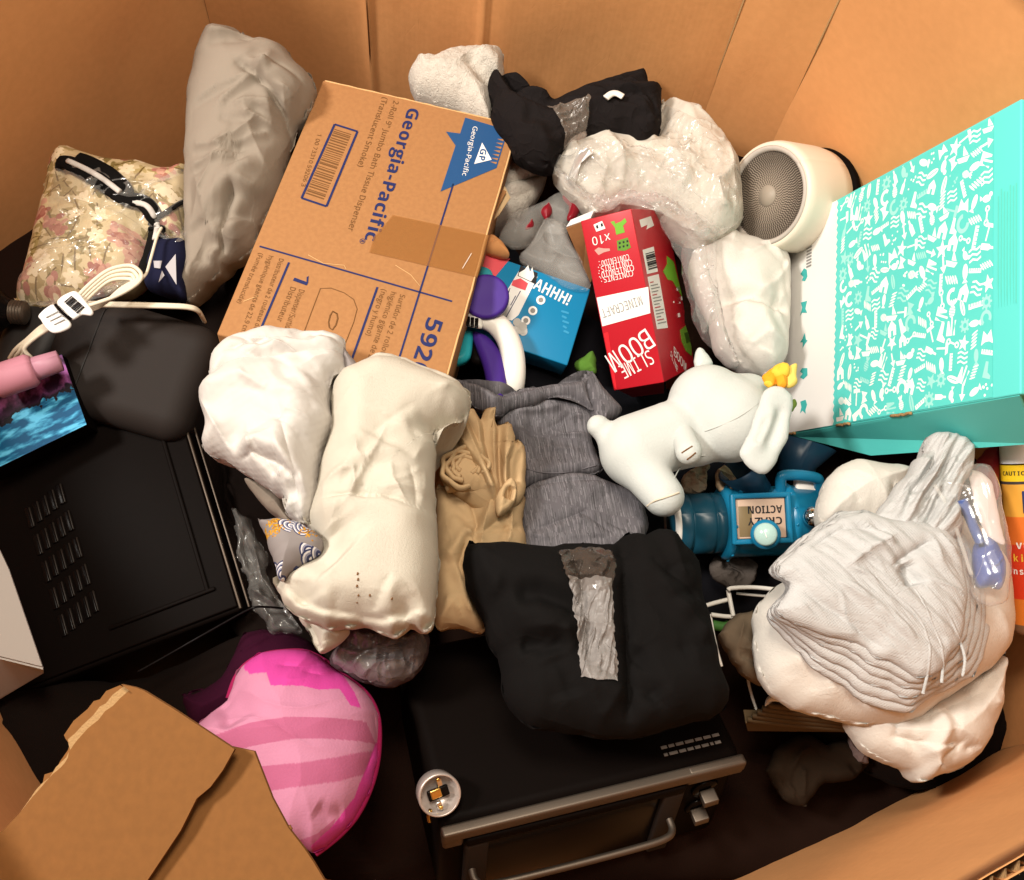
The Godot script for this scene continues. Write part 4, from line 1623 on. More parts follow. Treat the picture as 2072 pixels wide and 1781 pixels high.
# ---------------------------------------------------------------- cloths
func cloths() -> void:
	# rolled grey comforter in the far left corner
	var o: Node3D = soft("comforter", self, M.cotton, q("a", [1225, 226, 1330, 208, 1430, 220, 1480, 268, 1560, 260, 1640, 296, 1695, 320, 1740, 400, 1820, 470, 1850, 540, 1830, 620, 1790, 700, 1740, 770, 1705, 870, 1665, 1000, 1655, 1110, 1590, 1230, 1525, 1330, 1505, 1455, 1420, 1520, 1330, 1560, 1290, 1610, 1210, 1670, 1150, 1745, 1100, 1785, 1068, 1730, 1082, 1600, 1088, 1400, 1084, 1200, 1085, 1000, 1094, 800, 1098, 650, 1112, 530, 1140, 410, 1178, 300]), 0.58, {"tilt": Vector2(0, -0.22), "up": 0.085, "down": 0.14, "edge": 0.10, "seg": 190, "rings": 60, "auto": [[16, 0.010, 0.008, -0.25, 0.35, 0.06, 0.16], [8, 0.009, 0.010, 1.5, 0.3, 0.08, 0.2]], "seed": 7, "pow": 0.9,
		"folds": [[q("a", [1440, 520, 1535, 585, 1620, 655, 1690, 760, 1720, 880]), 0.010, -0.034, "c"], [q("a", [1500, 500, 1600, 600, 1700, 700, 1760, 720]), 0.03, 0.014], [q("a", [1150, 705, 1300, 664, 1420, 640, 1530, 596]), 0.004, 0.008, "c"], [q("a", [1150, 725, 1300, 684, 1420, 660, 1530, 610]), 0.010, -0.008], [q("a", [1390, 770, 1540, 735, 1700, 745]), 0.005, 0.008, "c"], [q("a", [1340, 830, 1420, 845, 1500, 830]), 0.008, -0.005],
			[q("a", [1425, 1180, 1385, 1290, 1345, 1420, 1310, 1570]), 0.008, -0.036, "c"], [q("a", [1480, 1130, 1440, 1260, 1400, 1400, 1370, 1520]), 0.022, 0.016], [q("a", [1570, 1055, 1460, 1110, 1340, 1220, 1260, 1330]), 0.014, 0.014], [q("a", [1600, 1180, 1520, 1270, 1450, 1380]), 0.008, -0.008], [q("a", [1350, 960, 1420, 1010, 1470, 1080]), 0.02, -0.008], [q("a", [1180, 1380, 1230, 1500, 1210, 1620]), 0.02, -0.012], [q("a", [1260, 1580, 1300, 1540, 1330, 1590]), 0.01, 0.012], [q("a", [1430, 225, 1480, 300, 1470, 370]), 0.02, -0.012], [q("a", [1300, 240, 1250, 330, 1200, 430]), 0.02, 0.008]],
		"waves": [[0.014, 5, 0.2, 1.4]]})
	tag(o, "rolled grey cotton comforter standing in the far left corner", "comforter")
	# white fleece towel by the back wall, and its lower end
	o = soft("fleece_blanket", self, M.fleece, q("c", [108, 240, 150, 190, 212, 192, 300, 146, 420, 128, 560, 124, 632, 138, 636, 200, 630, 300, 575, 330, 565, 440, 550, 520, 400, 440, 250, 380, 150, 340, 122, 300]), 0.575, {"up": 0.06, "down": 0.1, "edge": 0.06, "seed": 12, "folds": [[q("c", [420, 240, 500, 290, 560, 350]), 0.02, -0.02], [q("c", [470, 200, 540, 250, 620, 260]), 0.02, 0.012], [q("c", [150, 230, 200, 215, 235, 240]), 0.012, 0.01]], "waves": [[0.006, 8, 0, 1.0], [0.0025, 60, 0, 1.0]]})
	tag(o, "fluffy off-white fleece blanket against the back wall above the brown carton", "blanket")
	o = soft("beige_towel", self, M.fleece, q("c", [660, 680, 760, 700, 830, 750, 880, 800, 830, 890, 760, 980, 660, 1030, 560, 1090, 520, 1020, 560, 860]), 0.50, {"up": 0.05, "down": 0.08, "edge": 0.06, "seed": 14, "folds": [[q("c", [620, 900, 740, 870, 860, 810]), 0.006, -0.016, "c"], [q("c", [600, 980, 700, 960, 800, 900]), 0.008, -0.012, "c"]], "waves": [[0.006, 10, 0.4, 2.0]]})
	tag(o, "beige towel with dark creases right beside the brown carton's logo corner", "towel")
	# black folded cloths with a clear band
	o = soft("black_cloth", self, M.charcoal, q("c", [1080, 345, 1160, 290, 1250, 258, 1400, 218, 1430, 250, 1450, 345, 1480, 400, 1300, 440, 1100, 420]), 0.585, {"up": 0.03, "down": 0.06, "edge": 0.03, "auto": [[6, 0.005, 0.006, -0.2, 0.4, 0.05, 0.1]], "seed": 16, "waves": [[0.006, 12, 0.3, 2.0]]})
	tag(o, "black folded cloth at the back wall behind the banded black bundle", "cloth")
	var bb := q("c", [562, 262, 622, 276, 652, 330, 740, 368, 880, 398, 960, 388, 1090, 345, 1200, 340, 1320, 332, 1495, 342, 1505, 400, 1506, 480, 1502, 560, 1440, 628, 1390, 640, 1300, 606, 1230, 604, 1120, 592, 1000, 640, 930, 700, 900, 745, 820, 745, 700, 692, 670, 640, 610, 560, 562, 470, 570, 400, 545, 320])
	o = thing("banded_bundle", "folded black garment bundled with a clear band, in front of the back wall", "bundle")
	soft("cloth", o, M.charcoal, bb, 0.60, {"up": 0.06, "down": 0.07, "edge": 0.045, "auto": [[12, 0.006, 0.006, 0.15, 0.4, 0.05, 0.13]], "seed": 17, "seg": 170, "folds": [[q("c", [640, 360, 740, 440, 850, 480, 930, 510]), 0.014, -0.022], [q("c", [700, 400, 800, 410, 880, 440]), 0.012, 0.014], [q("c", [1110, 480, 1250, 470, 1400, 460, 1450, 490]), 0.005, -0.012, "c"], [q("c", [1440, 470, 1455, 530, 1400, 560, 1300, 550]), 0.006, -0.012, "c"], [q("c", [880, 400, 960, 500, 1000, 630]), 0.02, -0.014], [q("c", [720, 560, 850, 580, 930, 660]), 0.02, -0.014]], "waves": [[0.008, 10, 0.4, 2.5, "r"]]})
	var fm: StandardMaterial3D = mk(Color(lin(0.30, 0.24, 0.20), 0.38), 0.22)
	fm.transparency = BaseMaterial3D.TRANSPARENCY_ALPHA
	drape("clear_band", o, fm, last_soft, q("c", [880, 402, 980, 385, 1086, 350, 1093, 460, 1092, 570, 1000, 612, 965, 600, 955, 500]), 0.004, {"rag": 0.003, "waves": [[0.006, 60, 0.6, 2.0, "r"]]})
	put("white_ring", tube(rope("c", [1205, 356, 1235, 334, 1265, 332, 1300, 350], [0.665]), 0.006, 8, 0.5), M.white_plastic, o)
	# grey heathered trousers
	o = thing("grey_trousers", "dark grey heathered trousers folded beside the tan cloth", "trousers")
	var hz: StandardMaterial3D = M.heather
	soft("lower_fold", o, hz, q("h", [600, 1480, 640, 1405, 830, 1345, 960, 1350, 1090, 1395, 1190, 1440, 1258, 1530, 1270, 1640, 1180, 1740, 830, 1790, 640, 1780, 600, 1640]), 0.505, {"up": 0.026, "down": 0.08, "edge": 0.018, "auto": [[7, 0.005, 0.006, 0.2, 0.5, 0.05, 0.13]], "seed": 23, "folds": [[q("h", [610, 1420, 760, 1405, 900, 1395, 1050, 1400]), 0.004, -0.007, "c"], [q("h", [1000, 1440, 1100, 1560, 1150, 1680]), 0.03, -0.008]], "waves": [[0.010, 12, -0.3, 3.0, "r"], [0.006, 7, 0.2, 1.0]]})
	soft("upper_fold", o, hz, q("h", [480, 1060, 520, 990, 640, 950, 790, 930, 900, 960, 980, 1020, 1000, 1100, 970, 1150, 1010, 1240, 1025, 1330, 900, 1345, 700, 1385, 610, 1410, 600, 1300, 590, 1180]), 0.502, {"up": 0.024, "down": 0.07, "edge": 0.02, "auto": [[8, 0.005, 0.006, 0.1, 0.5, 0.05, 0.12]], "seed": 24, "folds": [[q("h", [610, 1110, 740, 1130, 880, 1120]), 0.03, -0.012], [q("h", [640, 1240, 760, 1260, 900, 1240, 1000, 1250]), 0.02, -0.008]], "waves": [[0.010, 13, 0.3, 3.0, "r"], [0.006, 7, 0.2, 1.0]]})
	var leg := last_soft
	put("seam", tube(along(leg, "h", [610, 1300, 720, 1330, 860, 1325, 1000, 1290], 0.0003), 0.0012, 6), hz, o)
	soft("waistband", o, hz, q("h", [215, 850, 290, 858, 400, 900, 500, 945, 610, 890, 780, 868, 900, 862, 962, 806, 985, 840, 960, 900, 985, 1020, 930, 985, 840, 945, 780, 940, 660, 975, 540, 1010, 480, 1040, 380, 1000, 300, 930]), 0.525, {"up": 0.028, "down": 0.05, "edge": 0.028, "auto": [[6, 0.004, 0.005, 0.1, 0.5, 0.03, 0.08]], "seed": 25, "folds": [[q("h", [560, 930, 680, 905, 820, 900]), 0.01, -0.008], [q("h", [320, 900, 420, 950, 500, 1000]), 0.012, 0.010]], "waves": [[0.006, 14, 0.1, 2.0, "r"]]})
	soft("belt_loop", o, hz, q("h", [962, 806, 1020, 878, 1110, 985, 1118, 1030, 1060, 1065, 1000, 1110, 985, 1010, 955, 900]), 0.53, {"tilt": Vector2(-0.35, 0), "up": 0.02, "down": 0.03, "edge": 0.02, "seed": 26, "waves": [[0.004, 14, 1.1, 2.0, "r"]]})
	# tan cloth gathered in pleats
	o = thing("tan_cloth", "crumpled tan cotton cloth gathered into pleats beside the cream blanket", "cloth")
	soft("cloth_body", o, M.tan, q("g", [1130, 860, 1190, 850, 1300, 880, 1420, 860, 1525, 860, 1522, 1000, 1540, 1110, 1480, 1190, 1400, 1250, 1350, 1400, 1345, 1500, 1230, 1480, 1125, 1480, 1115, 1300, 1125, 1100]), 0.52, {"up": 0.045, "down": 0.08, "edge": 0.05, "auto": [[14, 0.006, 0.005, 1.4, 0.4, 0.05, 0.12]], "seed": 31, "seg": 160, "rings": 50,
		"folds": [[q("g", [1260, 870, 1290, 970, 1310, 1050, 1290, 1100]), 0.008, -0.014, "c"], [q("g", [1390, 880, 1370, 1000, 1330, 1060, 1290, 1110]), 0.012, 0.012], [q("g", [1440, 920, 1400, 1030, 1330, 1090, 1240, 1120]), 0.008, -0.010, "c"], [q("g", [1280, 1060, 1220, 1140, 1160, 1200]), 0.010, 0.012], [q("g", [1270, 1090, 1230, 1220, 1260, 1320, 1320, 1420]), 0.007, -0.014, "c"], [q("g", [1350, 1080, 1430, 1060, 1530, 1040]), 0.006, -0.006], [q("g", [1180, 900, 1220, 980, 1290, 1060]), 0.010, -0.008]],
		"waves": [[0.006, 12, 0.2, 1.2]]})
	soft("pleated_fan", o, M.tan, q("g", [1150, 800, 1172, 680, 1185, 610, 1212, 556, 1245, 490, 1300, 476, 1300, 476, 1328, 524, 1350, 482, 1400, 476, 1402, 476, 1402, 548, 1460, 543, 1486, 600, 1488, 640, 1500, 618, 1532, 650, 1537, 760, 1528, 880, 1450, 960, 1330, 960, 1220, 880]), 0.565, {"tilt": Vector2(-0.05, -0.25), "up": 0.030, "down": 0.05, "edge": 0.028, "seed": 33, "seg": 170, "rings": 56, "rag": 0.002,
		"folds": [[q("g", [1240, 500, 1290, 620, 1350, 760, 1400, 900]), 0.016, 0.013, "s"], [q("g", [1322, 500, 1335, 640, 1370, 780, 1410, 900]), 0.016, 0.014, "s"], [q("g", [1402, 500, 1398, 640, 1405, 780, 1425, 900]), 0.014, 0.013, "s"], [q("g", [1440, 560, 1425, 680, 1425, 800, 1440, 900]), 0.012, -0.010, "s"], [q("g", [1488, 620, 1450, 720, 1450, 820, 1455, 900]), 0.014, 0.012, "s"], [q("g", [1200, 600, 1270, 700, 1340, 800, 1390, 900]), 0.012, -0.010, "s"], [q("g", [1365, 500, 1372, 640, 1390, 780]), 0.007, -0.006], [q("g", [1510, 650, 1490, 760, 1480, 860]), 0.006, -0.006]], "waves": []})
	# the rolled end: nested loops
	for k in 4:
		var c := Vector2(1258 + k * 4, 750 - k * 3)
		var rr := 1.0 - k * 0.19 + 0.02 * sin(k * 5.0)
		var pth := []
		for i in 17:
			var a := -0.2 - i * TAU * 0.80 / 16
			pth.append_array([c.x + cos(a + 0.3 + k * 0.35) * (105 + 9 * sin(i * 1.7 + k)) * rr, c.y + sin(a + 0.3 + k * 0.35) * (86 + 9 * cos(i * 1.3 + k * 2)) * rr])
		put("rolled_edge", tube(rope("g", pth, [0.5955 - k * 0.002], 3), 0.0038, 8, 2.6), M.tan, o)
	soft("roll_core", o, M.tan, q("g", [1150, 760, 1180, 690, 1250, 660, 1320, 690, 1390, 800, 1400, 880, 1330, 870, 1230, 850, 1170, 850]), 0.572, {"up": 0.024, "down": 0.03, "edge": 0.03, "seed": 38, "seg": 90, "rings": 22, "waves": [[0.008, 30, 0.9, 3.0, "r"]]})
	soft("knot", o, M.tan, q("g", [1395, 900, 1430, 830, 1470, 795, 1498, 830, 1485, 900, 1440, 960, 1405, 970]), 0.575, {"up": 0.016, "down": 0.02, "edge": 0.012, "seed": 39, "seg": 70, "rings": 20, "folds": [[q("g", [1470, 840, 1462, 870, 1455, 905]), 0.006, -0.020]], "auto": [[4, 0.005, 0.005, 1.9, 0.3, 0.02, 0.05]]})
	# white cotton sheet
	o = thing("white_sheet", "white cotton sheet bundled on the brown carton, left of the cream blanket", "sheet")
	soft("top_fold", o, M.white, q("g", [92, 300, 112, 212, 180, 158, 280, 128, 370, 108, 450, 122, 560, 128, 690, 152, 708, 200, 705, 270, 600, 310, 450, 335, 300, 350, 200, 345, 110, 350]), 0.675, {"up": 0.035, "down": 0.05, "edge": 0.04, "auto": [[12, 0.006, 0.006, -0.05, 0.25, 0.05, 0.12]], "seed": 41, "folds": [[q("g", [160, 260, 280, 215, 430, 195, 600, 205]), 0.008, -0.012, "c"], [q("g", [200, 310, 330, 250, 480, 225, 640, 230]), 0.012, 0.010], [q("g", [480, 130, 520, 180, 600, 200]), 0.012, -0.010]], "waves": [[0.006, 8, 0.4, 1.0]]})
	soft("main_fold", o, M.white, q("g", [48, 412, 110, 352, 250, 292, 400, 270, 560, 245, 700, 240, 722, 310, 655, 370, 642, 500, 655, 545, 622, 620, 600, 720, 592, 800, 588, 890, 568, 960, 548, 1002, 510, 1012, 488, 1000, 440, 962, 452, 905, 390, 862, 300, 802, 230, 752, 150, 712, 64, 667, 74, 570, 60, 480]), 0.66, {"tilt": Vector2(0.05, -0.06), "up": 0.070, "down": 0.09, "edge": 0.05, "auto": [[12, 0.008, 0.008, 0.95, 0.3, 0.08, 0.2], [8, 0.005, 0.006, 0.1, 0.4, 0.05, 0.12]], "seed": 42, "seg": 190, "rings": 60,
		"folds": [[q("g", [70, 470, 150, 600, 238, 748]), 0.006, 0.010, "c"], [q("g", [110, 470, 200, 610, 290, 740]), 0.03, -0.008], [q("g", [240, 752, 330, 742, 430, 784, 510, 850, 520, 990]), 0.007, -0.020, "c"], [q("g", [240, 735, 340, 715, 450, 755, 540, 830, 560, 930]), 0.014, 0.016], [q("g", [470, 860, 500, 930, 500, 1010]), 0.008, -0.012, "c"], [q("g", [420, 820, 460, 870, 470, 960]), 0.01, 0.010], [q("g", [120, 370, 300, 310, 480, 290, 690, 262]), 0.005, 0.006, "c"], [q("g", [500, 420, 520, 560, 480, 680]), 0.04, 0.010], [q("g", [330, 420, 300, 560, 350, 690]), 0.05, -0.012], [q("g", [580, 300, 520, 360, 430, 420]), 0.02, -0.008]],
		"waves": [[0.010, 5, 0.3, 1.3]]})
	soft("lower_end", o, M.cotton, q("g", [250, 800, 330, 830, 420, 890, 450, 960, 480, 1010, 440, 1000, 380, 950, 300, 880]), 0.60, {"up": 0.02, "down": 0.04, "edge": 0.02, "seed": 44, "seg": 80, "rings": 18, "waves": [[0.006, 20, 0.6, 2.0, "r"]]})
	# cream blanket
	o = thing("cream_blanket", "thick folded cream blanket between the white sheet and the tan cloth", "blanket")
	soft("main_fold", o, M.cream, q("g", [795, 300, 860, 274, 960, 280, 1060, 322, 1150, 352, 1242, 400, 1282, 440, 1282, 492, 1245, 560, 1165, 590, 1118, 612, 1128, 700, 1122, 820, 1132, 1000, 1142, 1180, 1132, 1350, 1118, 1470, 1078, 1512, 1020, 1490, 935, 1532, 800, 1480, 700, 1490, 600, 1480, 520, 1440, 440, 1380, 400, 1300, 425, 1240, 520, 1190, 590, 1100, 560, 1045, 530, 1012, 560, 960, 572, 900, 602, 740, 642, 600, 652, 520, 652, 400, 700, 340]), 0.65, {"tilt": Vector2(0, -0.03), "up": 0.085, "down": 0.11, "edge": 0.055, "auto": [[9, 0.006, 0.008, -0.95, 0.4, 0.05, 0.12], [5, 0.005, 0.008, 1.5, 0.3, 0.06, 0.12]], "seed": 46, "seg": 210, "rings": 64,
		"folds": [[q("g", [440, 1330, 520, 1400, 620, 1450, 760, 1462, 900, 1492, 1000, 1462, 1110, 1440]), 0.014, 0.010, "s"], [q("g", [800, 310, 960, 300, 1100, 360, 1230, 430]), 0.010, -0.008, "s"], [q("g", [556, 958, 740, 962, 900, 972, 1000, 1002, 1130, 1016]), 0.005, -0.012, "c"], [q("g", [556, 985, 740, 990, 900, 1000, 1000, 1030, 1130, 1040]), 0.018, 0.008], [q("g", [610, 910, 690, 862, 770, 852, 775, 920, 735, 1000]), 0.006, 0.010, "c"], [q("g", [890, 735, 810, 850, 760, 970]), 0.008, 0.012, "c"], [q("g", [860, 800, 800, 900, 770, 980]), 0.014, -0.008], [q("g", [770, 700, 790, 790, 830, 830]), 0.008, 0.008, "c"], [q("g", [930, 822, 940, 900, 1000, 1000]), 0.005, 0.006, "c"], [q("g", [1010, 830, 1030, 900, 1040, 1000]), 0.005, -0.005, "c"], [q("g", [1080, 830, 1080, 900, 1060, 1000]), 0.005, 0.005, "c"], [q("g", [600, 1110, 640, 1200, 700, 1260]), 0.035, -0.026], [q("g", [960, 620, 930, 680, 890, 740]), 0.04, -0.010], [q("g", [420, 1300, 520, 1330, 560, 1420]), 0.016, -0.022], [q("g", [1110, 600, 1060, 640, 1000, 660]), 0.014, -0.008], [q("g", [650, 560, 690, 660, 650, 760]), 0.02, -0.008], [q("g", [980, 1490, 1000, 1420, 1050, 1380]), 0.016, -0.010]],
		"waves": [[0.007, 5, 0.9, 1.4], [0.0035, 16, 0.6, 2.0, "r"]]})
	var blanket := last_soft
	soft("hanging_corner", o, M.cream, q("g", [500, 1430, 560, 1440, 640, 1470, 730, 1490, 700, 1540, 640, 1580, 600, 1592, 575, 1570, 545, 1510]), 0.60, {"up": 0.03, "down": 0.04, "edge": 0.03, "seed": 48, "seg": 90, "rings": 24, "folds": [[q("g", [540, 1450, 580, 1520, 602, 1590]), 0.010, -0.020, "c"], [q("g", [640, 1480, 620, 1530, 605, 1580]), 0.01, 0.010]]})
	for hole in [[768, 1232], [770, 1258], [765, 1288], [772, 1330], [766, 1362], [824, 1330], [925, 1345]]:
		var p := on_soft(blanket, q("g", hole)[0], 0.0005)
		put("stitch_hole", rbox(Vector3(0.0022, 0.0022, 0.0035), 0.0008, 1), M.brown_ink, o, Transform3D(Basis(), p))
	# small floral cloth under the blanket's left side
	o = soft("floral_cloth", self, M.swirl, q("g", [318, 1002, 340, 992, 430, 984, 500, 1010, 560, 1040, 612, 1085, 602, 1130, 545, 1170, 500, 1205, 460, 1230, 420, 1262, 388, 1190, 352, 1082]), 0.695, {"up": 0.03, "down": 0.04, "edge": 0.03, "seed": 51, "uv": 11.0, "seg": 100, "rings": 26, "waves": [[0.006, 12, 0.4, 1.5]]})
	tag(o, "small grey cloth with blue swirls and yellow dots, tucked at the blanket's left side", "cloth")
	o = soft("green_print_cloth", self, M.swirl, q("g", [700, 195, 735, 240, 770, 285, 765, 312, 720, 320, 700, 270]), 0.68, {"up": 0.015, "down": 0.02, "edge": 0.015, "seg": 60, "rings": 14, "uv": 4.0})
	tag(o, "tiny corner of green and grey printed cloth between the white sheet and the cream blanket", "cloth")
	# black garment with a strip of tape on the oven
	o = thing("black_garment", "folded black garment bound with a strip of clear tape, lying on the black toaster oven", "garment")
	soft("cloth", o, M.black, q("i", [362, 200, 440, 185, 540, 178, 650, 186, 760, 202, 830, 185, 940, 188, 1040, 190, 1120, 140, 1200, 146, 1270, 120, 1342, 130, 1392, 200, 1470, 280, 1482, 400, 1512, 500, 1542, 640, 1582, 800, 1612, 900, 1602, 965, 1540, 1005, 1400, 1042, 1250, 1092, 1050, 1112, 880, 1082, 700, 1062, 600, 1002, 540, 900, 522, 740, 470, 660, 440, 540, 380, 420, 358, 330]), 0.585, {"up": 0.085, "down": 0.09, "edge": 0.07, "auto": [[14, 0.008, 0.009, 0.4, 0.6, 0.06, 0.15]], "seed": 54, "seg": 190, "rings": 60,
		"folds": [[q("i", [1072, 300, 1095, 600, 1108, 900, 1112, 1060]), 0.012, -0.030, "c"], [q("i", [830, 230, 880, 420, 905, 640, 912, 830]), 0.014, -0.026, "c"], [q("i", [570, 500, 690, 488, 800, 530, 890, 590]), 0.016, -0.024], [q("i", [520, 590, 660, 560, 800, 620, 890, 680]), 0.022, 0.016], [q("i", [600, 700, 700, 715, 820, 690]), 0.012, -0.018], [q("i", [760, 760, 800, 850, 830, 960]), 0.02, -0.012], [q("i", [1115, 720, 1180, 850, 1240, 960]), 0.012, -0.016], [q("i", [1120, 720, 1250, 760, 1400, 740]), 0.02, -0.010], [q("i", [380, 240, 440, 380, 520, 480]), 0.014, 0.014], [q("i", [1100, 160, 1090, 260, 1075, 330]), 0.012, -0.014]],
		"waves": [[0.008, 7, 0.6, 2.0, "r"], [0.006, 5, 0.1, 1.2]]})
	var garment := last_soft
	var tp: StandardMaterial3D = mk(Color(lin(0.46, 0.42, 0.40), 0.50), 0.32)
	tp.transparency = BaseMaterial3D.TRANSPARENCY_ALPHA
	bump(tri(tp, 9), T.fine, 0.15)
	drape("tape_strip", o, tp, garment, q("i", [850, 325, 850, 325, 960, 330, 1066, 335, 1066, 335, 1072, 460, 1076, 600, 1092, 740, 1099, 834, 1099, 834, 1060, 818, 1000, 824, 916, 810, 916, 810, 908, 700, 895, 540, 875, 420]), 0.006, {"rag": 0.003, "rings": 44, "seg": 140, "waves": [[0.006, 70, 1.5, 6.0, "r"], [0.003, 40, 0.4, 1.0]]})
	var tc: StandardMaterial3D = mk(Color(lin(0.20, 0.15, 0.12), 0.24), 0.12)
	tc.transparency = BaseMaterial3D.TRANSPARENCY_ALPHA
	drape("tape_end", o, tc, garment, q("i", [806, 205, 806, 205, 880, 195, 1030, 198, 1076, 240, 1066, 390, 1000, 400, 868, 352, 840, 300]), 0.008, {"rag": 0.003, "rings": 36, "seg": 120, "waves": [[0.010, 30, 0.8, 1.6, "r"]]})
	# right hand bundle
	o = soft("white_pillow", self, M.pillow, q("j", [618, 455, 630, 390, 652, 330, 690, 280, 760, 246, 850, 258, 960, 272, 1018, 288, 1010, 360, 960, 440, 900, 520, 760, 520, 640, 520]), 0.60, {"up": 0.06, "down": 0.08, "edge": 0.07, "auto": [[6, 0.005, 0.007, 0.2, 0.6, 0.04, 0.1]], "seed": 61, "waves": [[0.006, 8, 0.3, 2.0, "r"]]})
	tag(o, "small plain white pillow showing between the blue toy and the gathered grey throw", "pillow")
	o = thing("wrapped_pillow", "big white pillow wrapped in a white bag, underneath the grey knit throw", "pillow")
	soft("lower_part", o, M.pillow, q("j", [740, 1370, 900, 1330, 1050, 1290, 1250, 1190, 1402, 1100, 1406, 1250, 1384, 1380, 1332, 1502, 1262, 1580, 1142, 1622, 1062, 1648, 1000, 1592, 870, 1542, 800, 1482]), 0.55, {"up": 0.08, "down": 0.09, "edge": 0.08, "auto": [[12, 0.007, 0.007, -0.3, 0.6, 0.05, 0.13]], "seed": 63, "seg": 150, "rings": 46, "folds": [[q("j", [1050, 1330, 1065, 1440, 1045, 1550, 1075, 1640]), 0.010, 0.012], [q("j", [890, 1400, 890, 1470, 1030, 1510]), 0.005, -0.010, "c"], [q("j", [1040, 1520, 1160, 1500, 1080, 1580]), 0.005, -0.010, "c"], [q("j", [1080, 1575, 1160, 1600, 1250, 1580]), 0.006, -0.008, "c"], [q("j", [1160, 1500, 1280, 1545, 1330, 1550]), 0.006, -0.006, "c"]], "waves": [[0.006, 9, 0.4, 2.0, "r"], [0.008, 5, 0.2, 1.0]]})
	soft("upper_part", o, M.pillow, q("j", [334, 985, 344, 880, 440, 790, 700, 580, 900, 500, 1200, 500, 1400, 700, 1432, 850, 1440, 1000, 1402, 1112, 1250, 1232, 1130, 1310, 1012, 1392, 850, 1404, 750, 1386, 560, 1342, 430, 1272, 370, 1202, 342, 1100]), 0.585, {"up": 0.10, "down": 0.10, "edge": 0.10, "auto": [[12, 0.007, 0.008, 0.5, 0.5, 0.05, 0.15]], "seed": 64, "seg": 170, "rings": 50, "folds": [[q("j", [740, 1360, 860, 1355, 1000, 1370]), 0.01, 0.008], [q("j", [430, 1180, 470, 1230, 560, 1290]), 0.02, -0.008]], "waves": [[0.006, 7, 0.4, 2.0, "r"]]})
	# grey knit throw: stacked folded layers
	o = thing("knit_throw", "light grey knit throw folded in many layers on the big white pillow", "throw")
	var lay := [388, 908, 470, 800, 400, 718, 482, 632, 600, 540, 700, 476, 800, 458, 905, 478, 1060, 500, 1190, 520, 1290, 620, 1350, 760, 1370, 900, 1350, 1050, 1300, 1180, 1240, 1210, 1165, 1250, 1090, 1292, 1012, 1344, 900, 1332, 790, 1292, 700, 1222, 600, 1160, 520, 1070, 440, 980]
	var cen := Vector2(1010, 760)
	for k in 6:
		var marks := []
		for i in lay.size() / 2:
			var p := Vector2(lay[i * 2], lay[i * 2 + 1])
			var low := smoothstep(850.0, 1250.0, p.y) * smoothstep(1250.0, 900.0, p.x)
			var right := smoothstep(1080.0, 1300.0, p.x) * smoothstep(350.0, 800.0, p.y)
			p = p.lerp(cen, k * (0.010 + 0.062 * low + 0.050 * right))
			marks.append_array([p.x + rng.randf_range(-5, 5), p.y + rng.randf_range(-5, 5)])
		soft("layer", o, M.knit, q("j", marks), 0.668 + k * 0.0115, {"tilt": Vector2(-0.06, -0.10), "up": 0.012 if k < 5 else 0.028, "down": 0.010, "edge": 0.010 if k < 5 else 0.07, "seed": 70 + k, "rag": 0.003, "seg": 190, "rings": 22 if k < 5 else 60, "pow": 0.8,
			"folds": [] if k < 5 else [[q("j", [560, 640, 720, 540, 900, 560]), 0.008, -0.010, "c"], [q("j", [700, 720, 800, 640, 930, 570]), 0.006, 0.008, "c"], [q("j", [960, 700, 1000, 770, 1010, 800]), 0.012, -0.02], [q("j", [900, 720, 1020, 640, 1090, 600]), 0.007, -0.012, "c"], [q("j", [520, 820, 720, 950, 900, 1080]), 0.006, -0.008, "c"], [q("j", [620, 760, 820, 880, 1000, 1040]), 0.006, 0.007, "c"]], "waves": [[0.005, 60, -0.606, 7.0], [0.006, 26, -0.606, 6.0, "r"]]})
	var throw_top := last_soft
	for hm in [[870, 745, 960, 830, 1060, 930, 1105, 1050, 1102, 1150, 1078, 1262], [960, 700, 1060, 830, 1130, 980, 1165, 1090, 1160, 1215], [1090, 790, 1180, 900, 1240, 1030, 1262, 1110, 1252, 1185]]:
		put("hem", tube(along(throw_top, "j", hm, -0.0008), 0.0021, 8, 0.8), M.knit, o)
	soft("gathered_end", o, M.knit, q("j", [850, 530, 870, 470, 930, 380, 1000, 310, 1030, 250, 1075, 215, 1078, 160, 1128, 128, 1205, 140, 1290, 196, 1290, 290, 1250, 350, 1230, 450, 1240, 560, 1120, 630, 950, 600]), 0.71, {"tilt": Vector2(0.1, 0.1), "up": 0.036, "down": 0.05, "edge": 0.03, "seed": 78, "seg": 150, "rings": 44, "folds": [[q("j", [1130, 170, 1090, 300, 1000, 420, 930, 540]), 0.007, -0.014, "c"], [q("j", [1190, 180, 1140, 320, 1060, 450, 1000, 570]), 0.007, -0.014, "c"], [q("j", [1160, 160, 1110, 310, 1030, 430, 960, 560]), 0.008, 0.008], [q("j", [1230, 210, 1170, 330, 1110, 460, 1060, 590]), 0.008, -0.012, "c"], [q("j", [980, 380, 1040, 420, 1120, 430]), 0.008, -0.008]], "waves": [[0.016, 60, -2.08, 9.0], [0.004, 30, -2.08, 2.0, "r"]]})

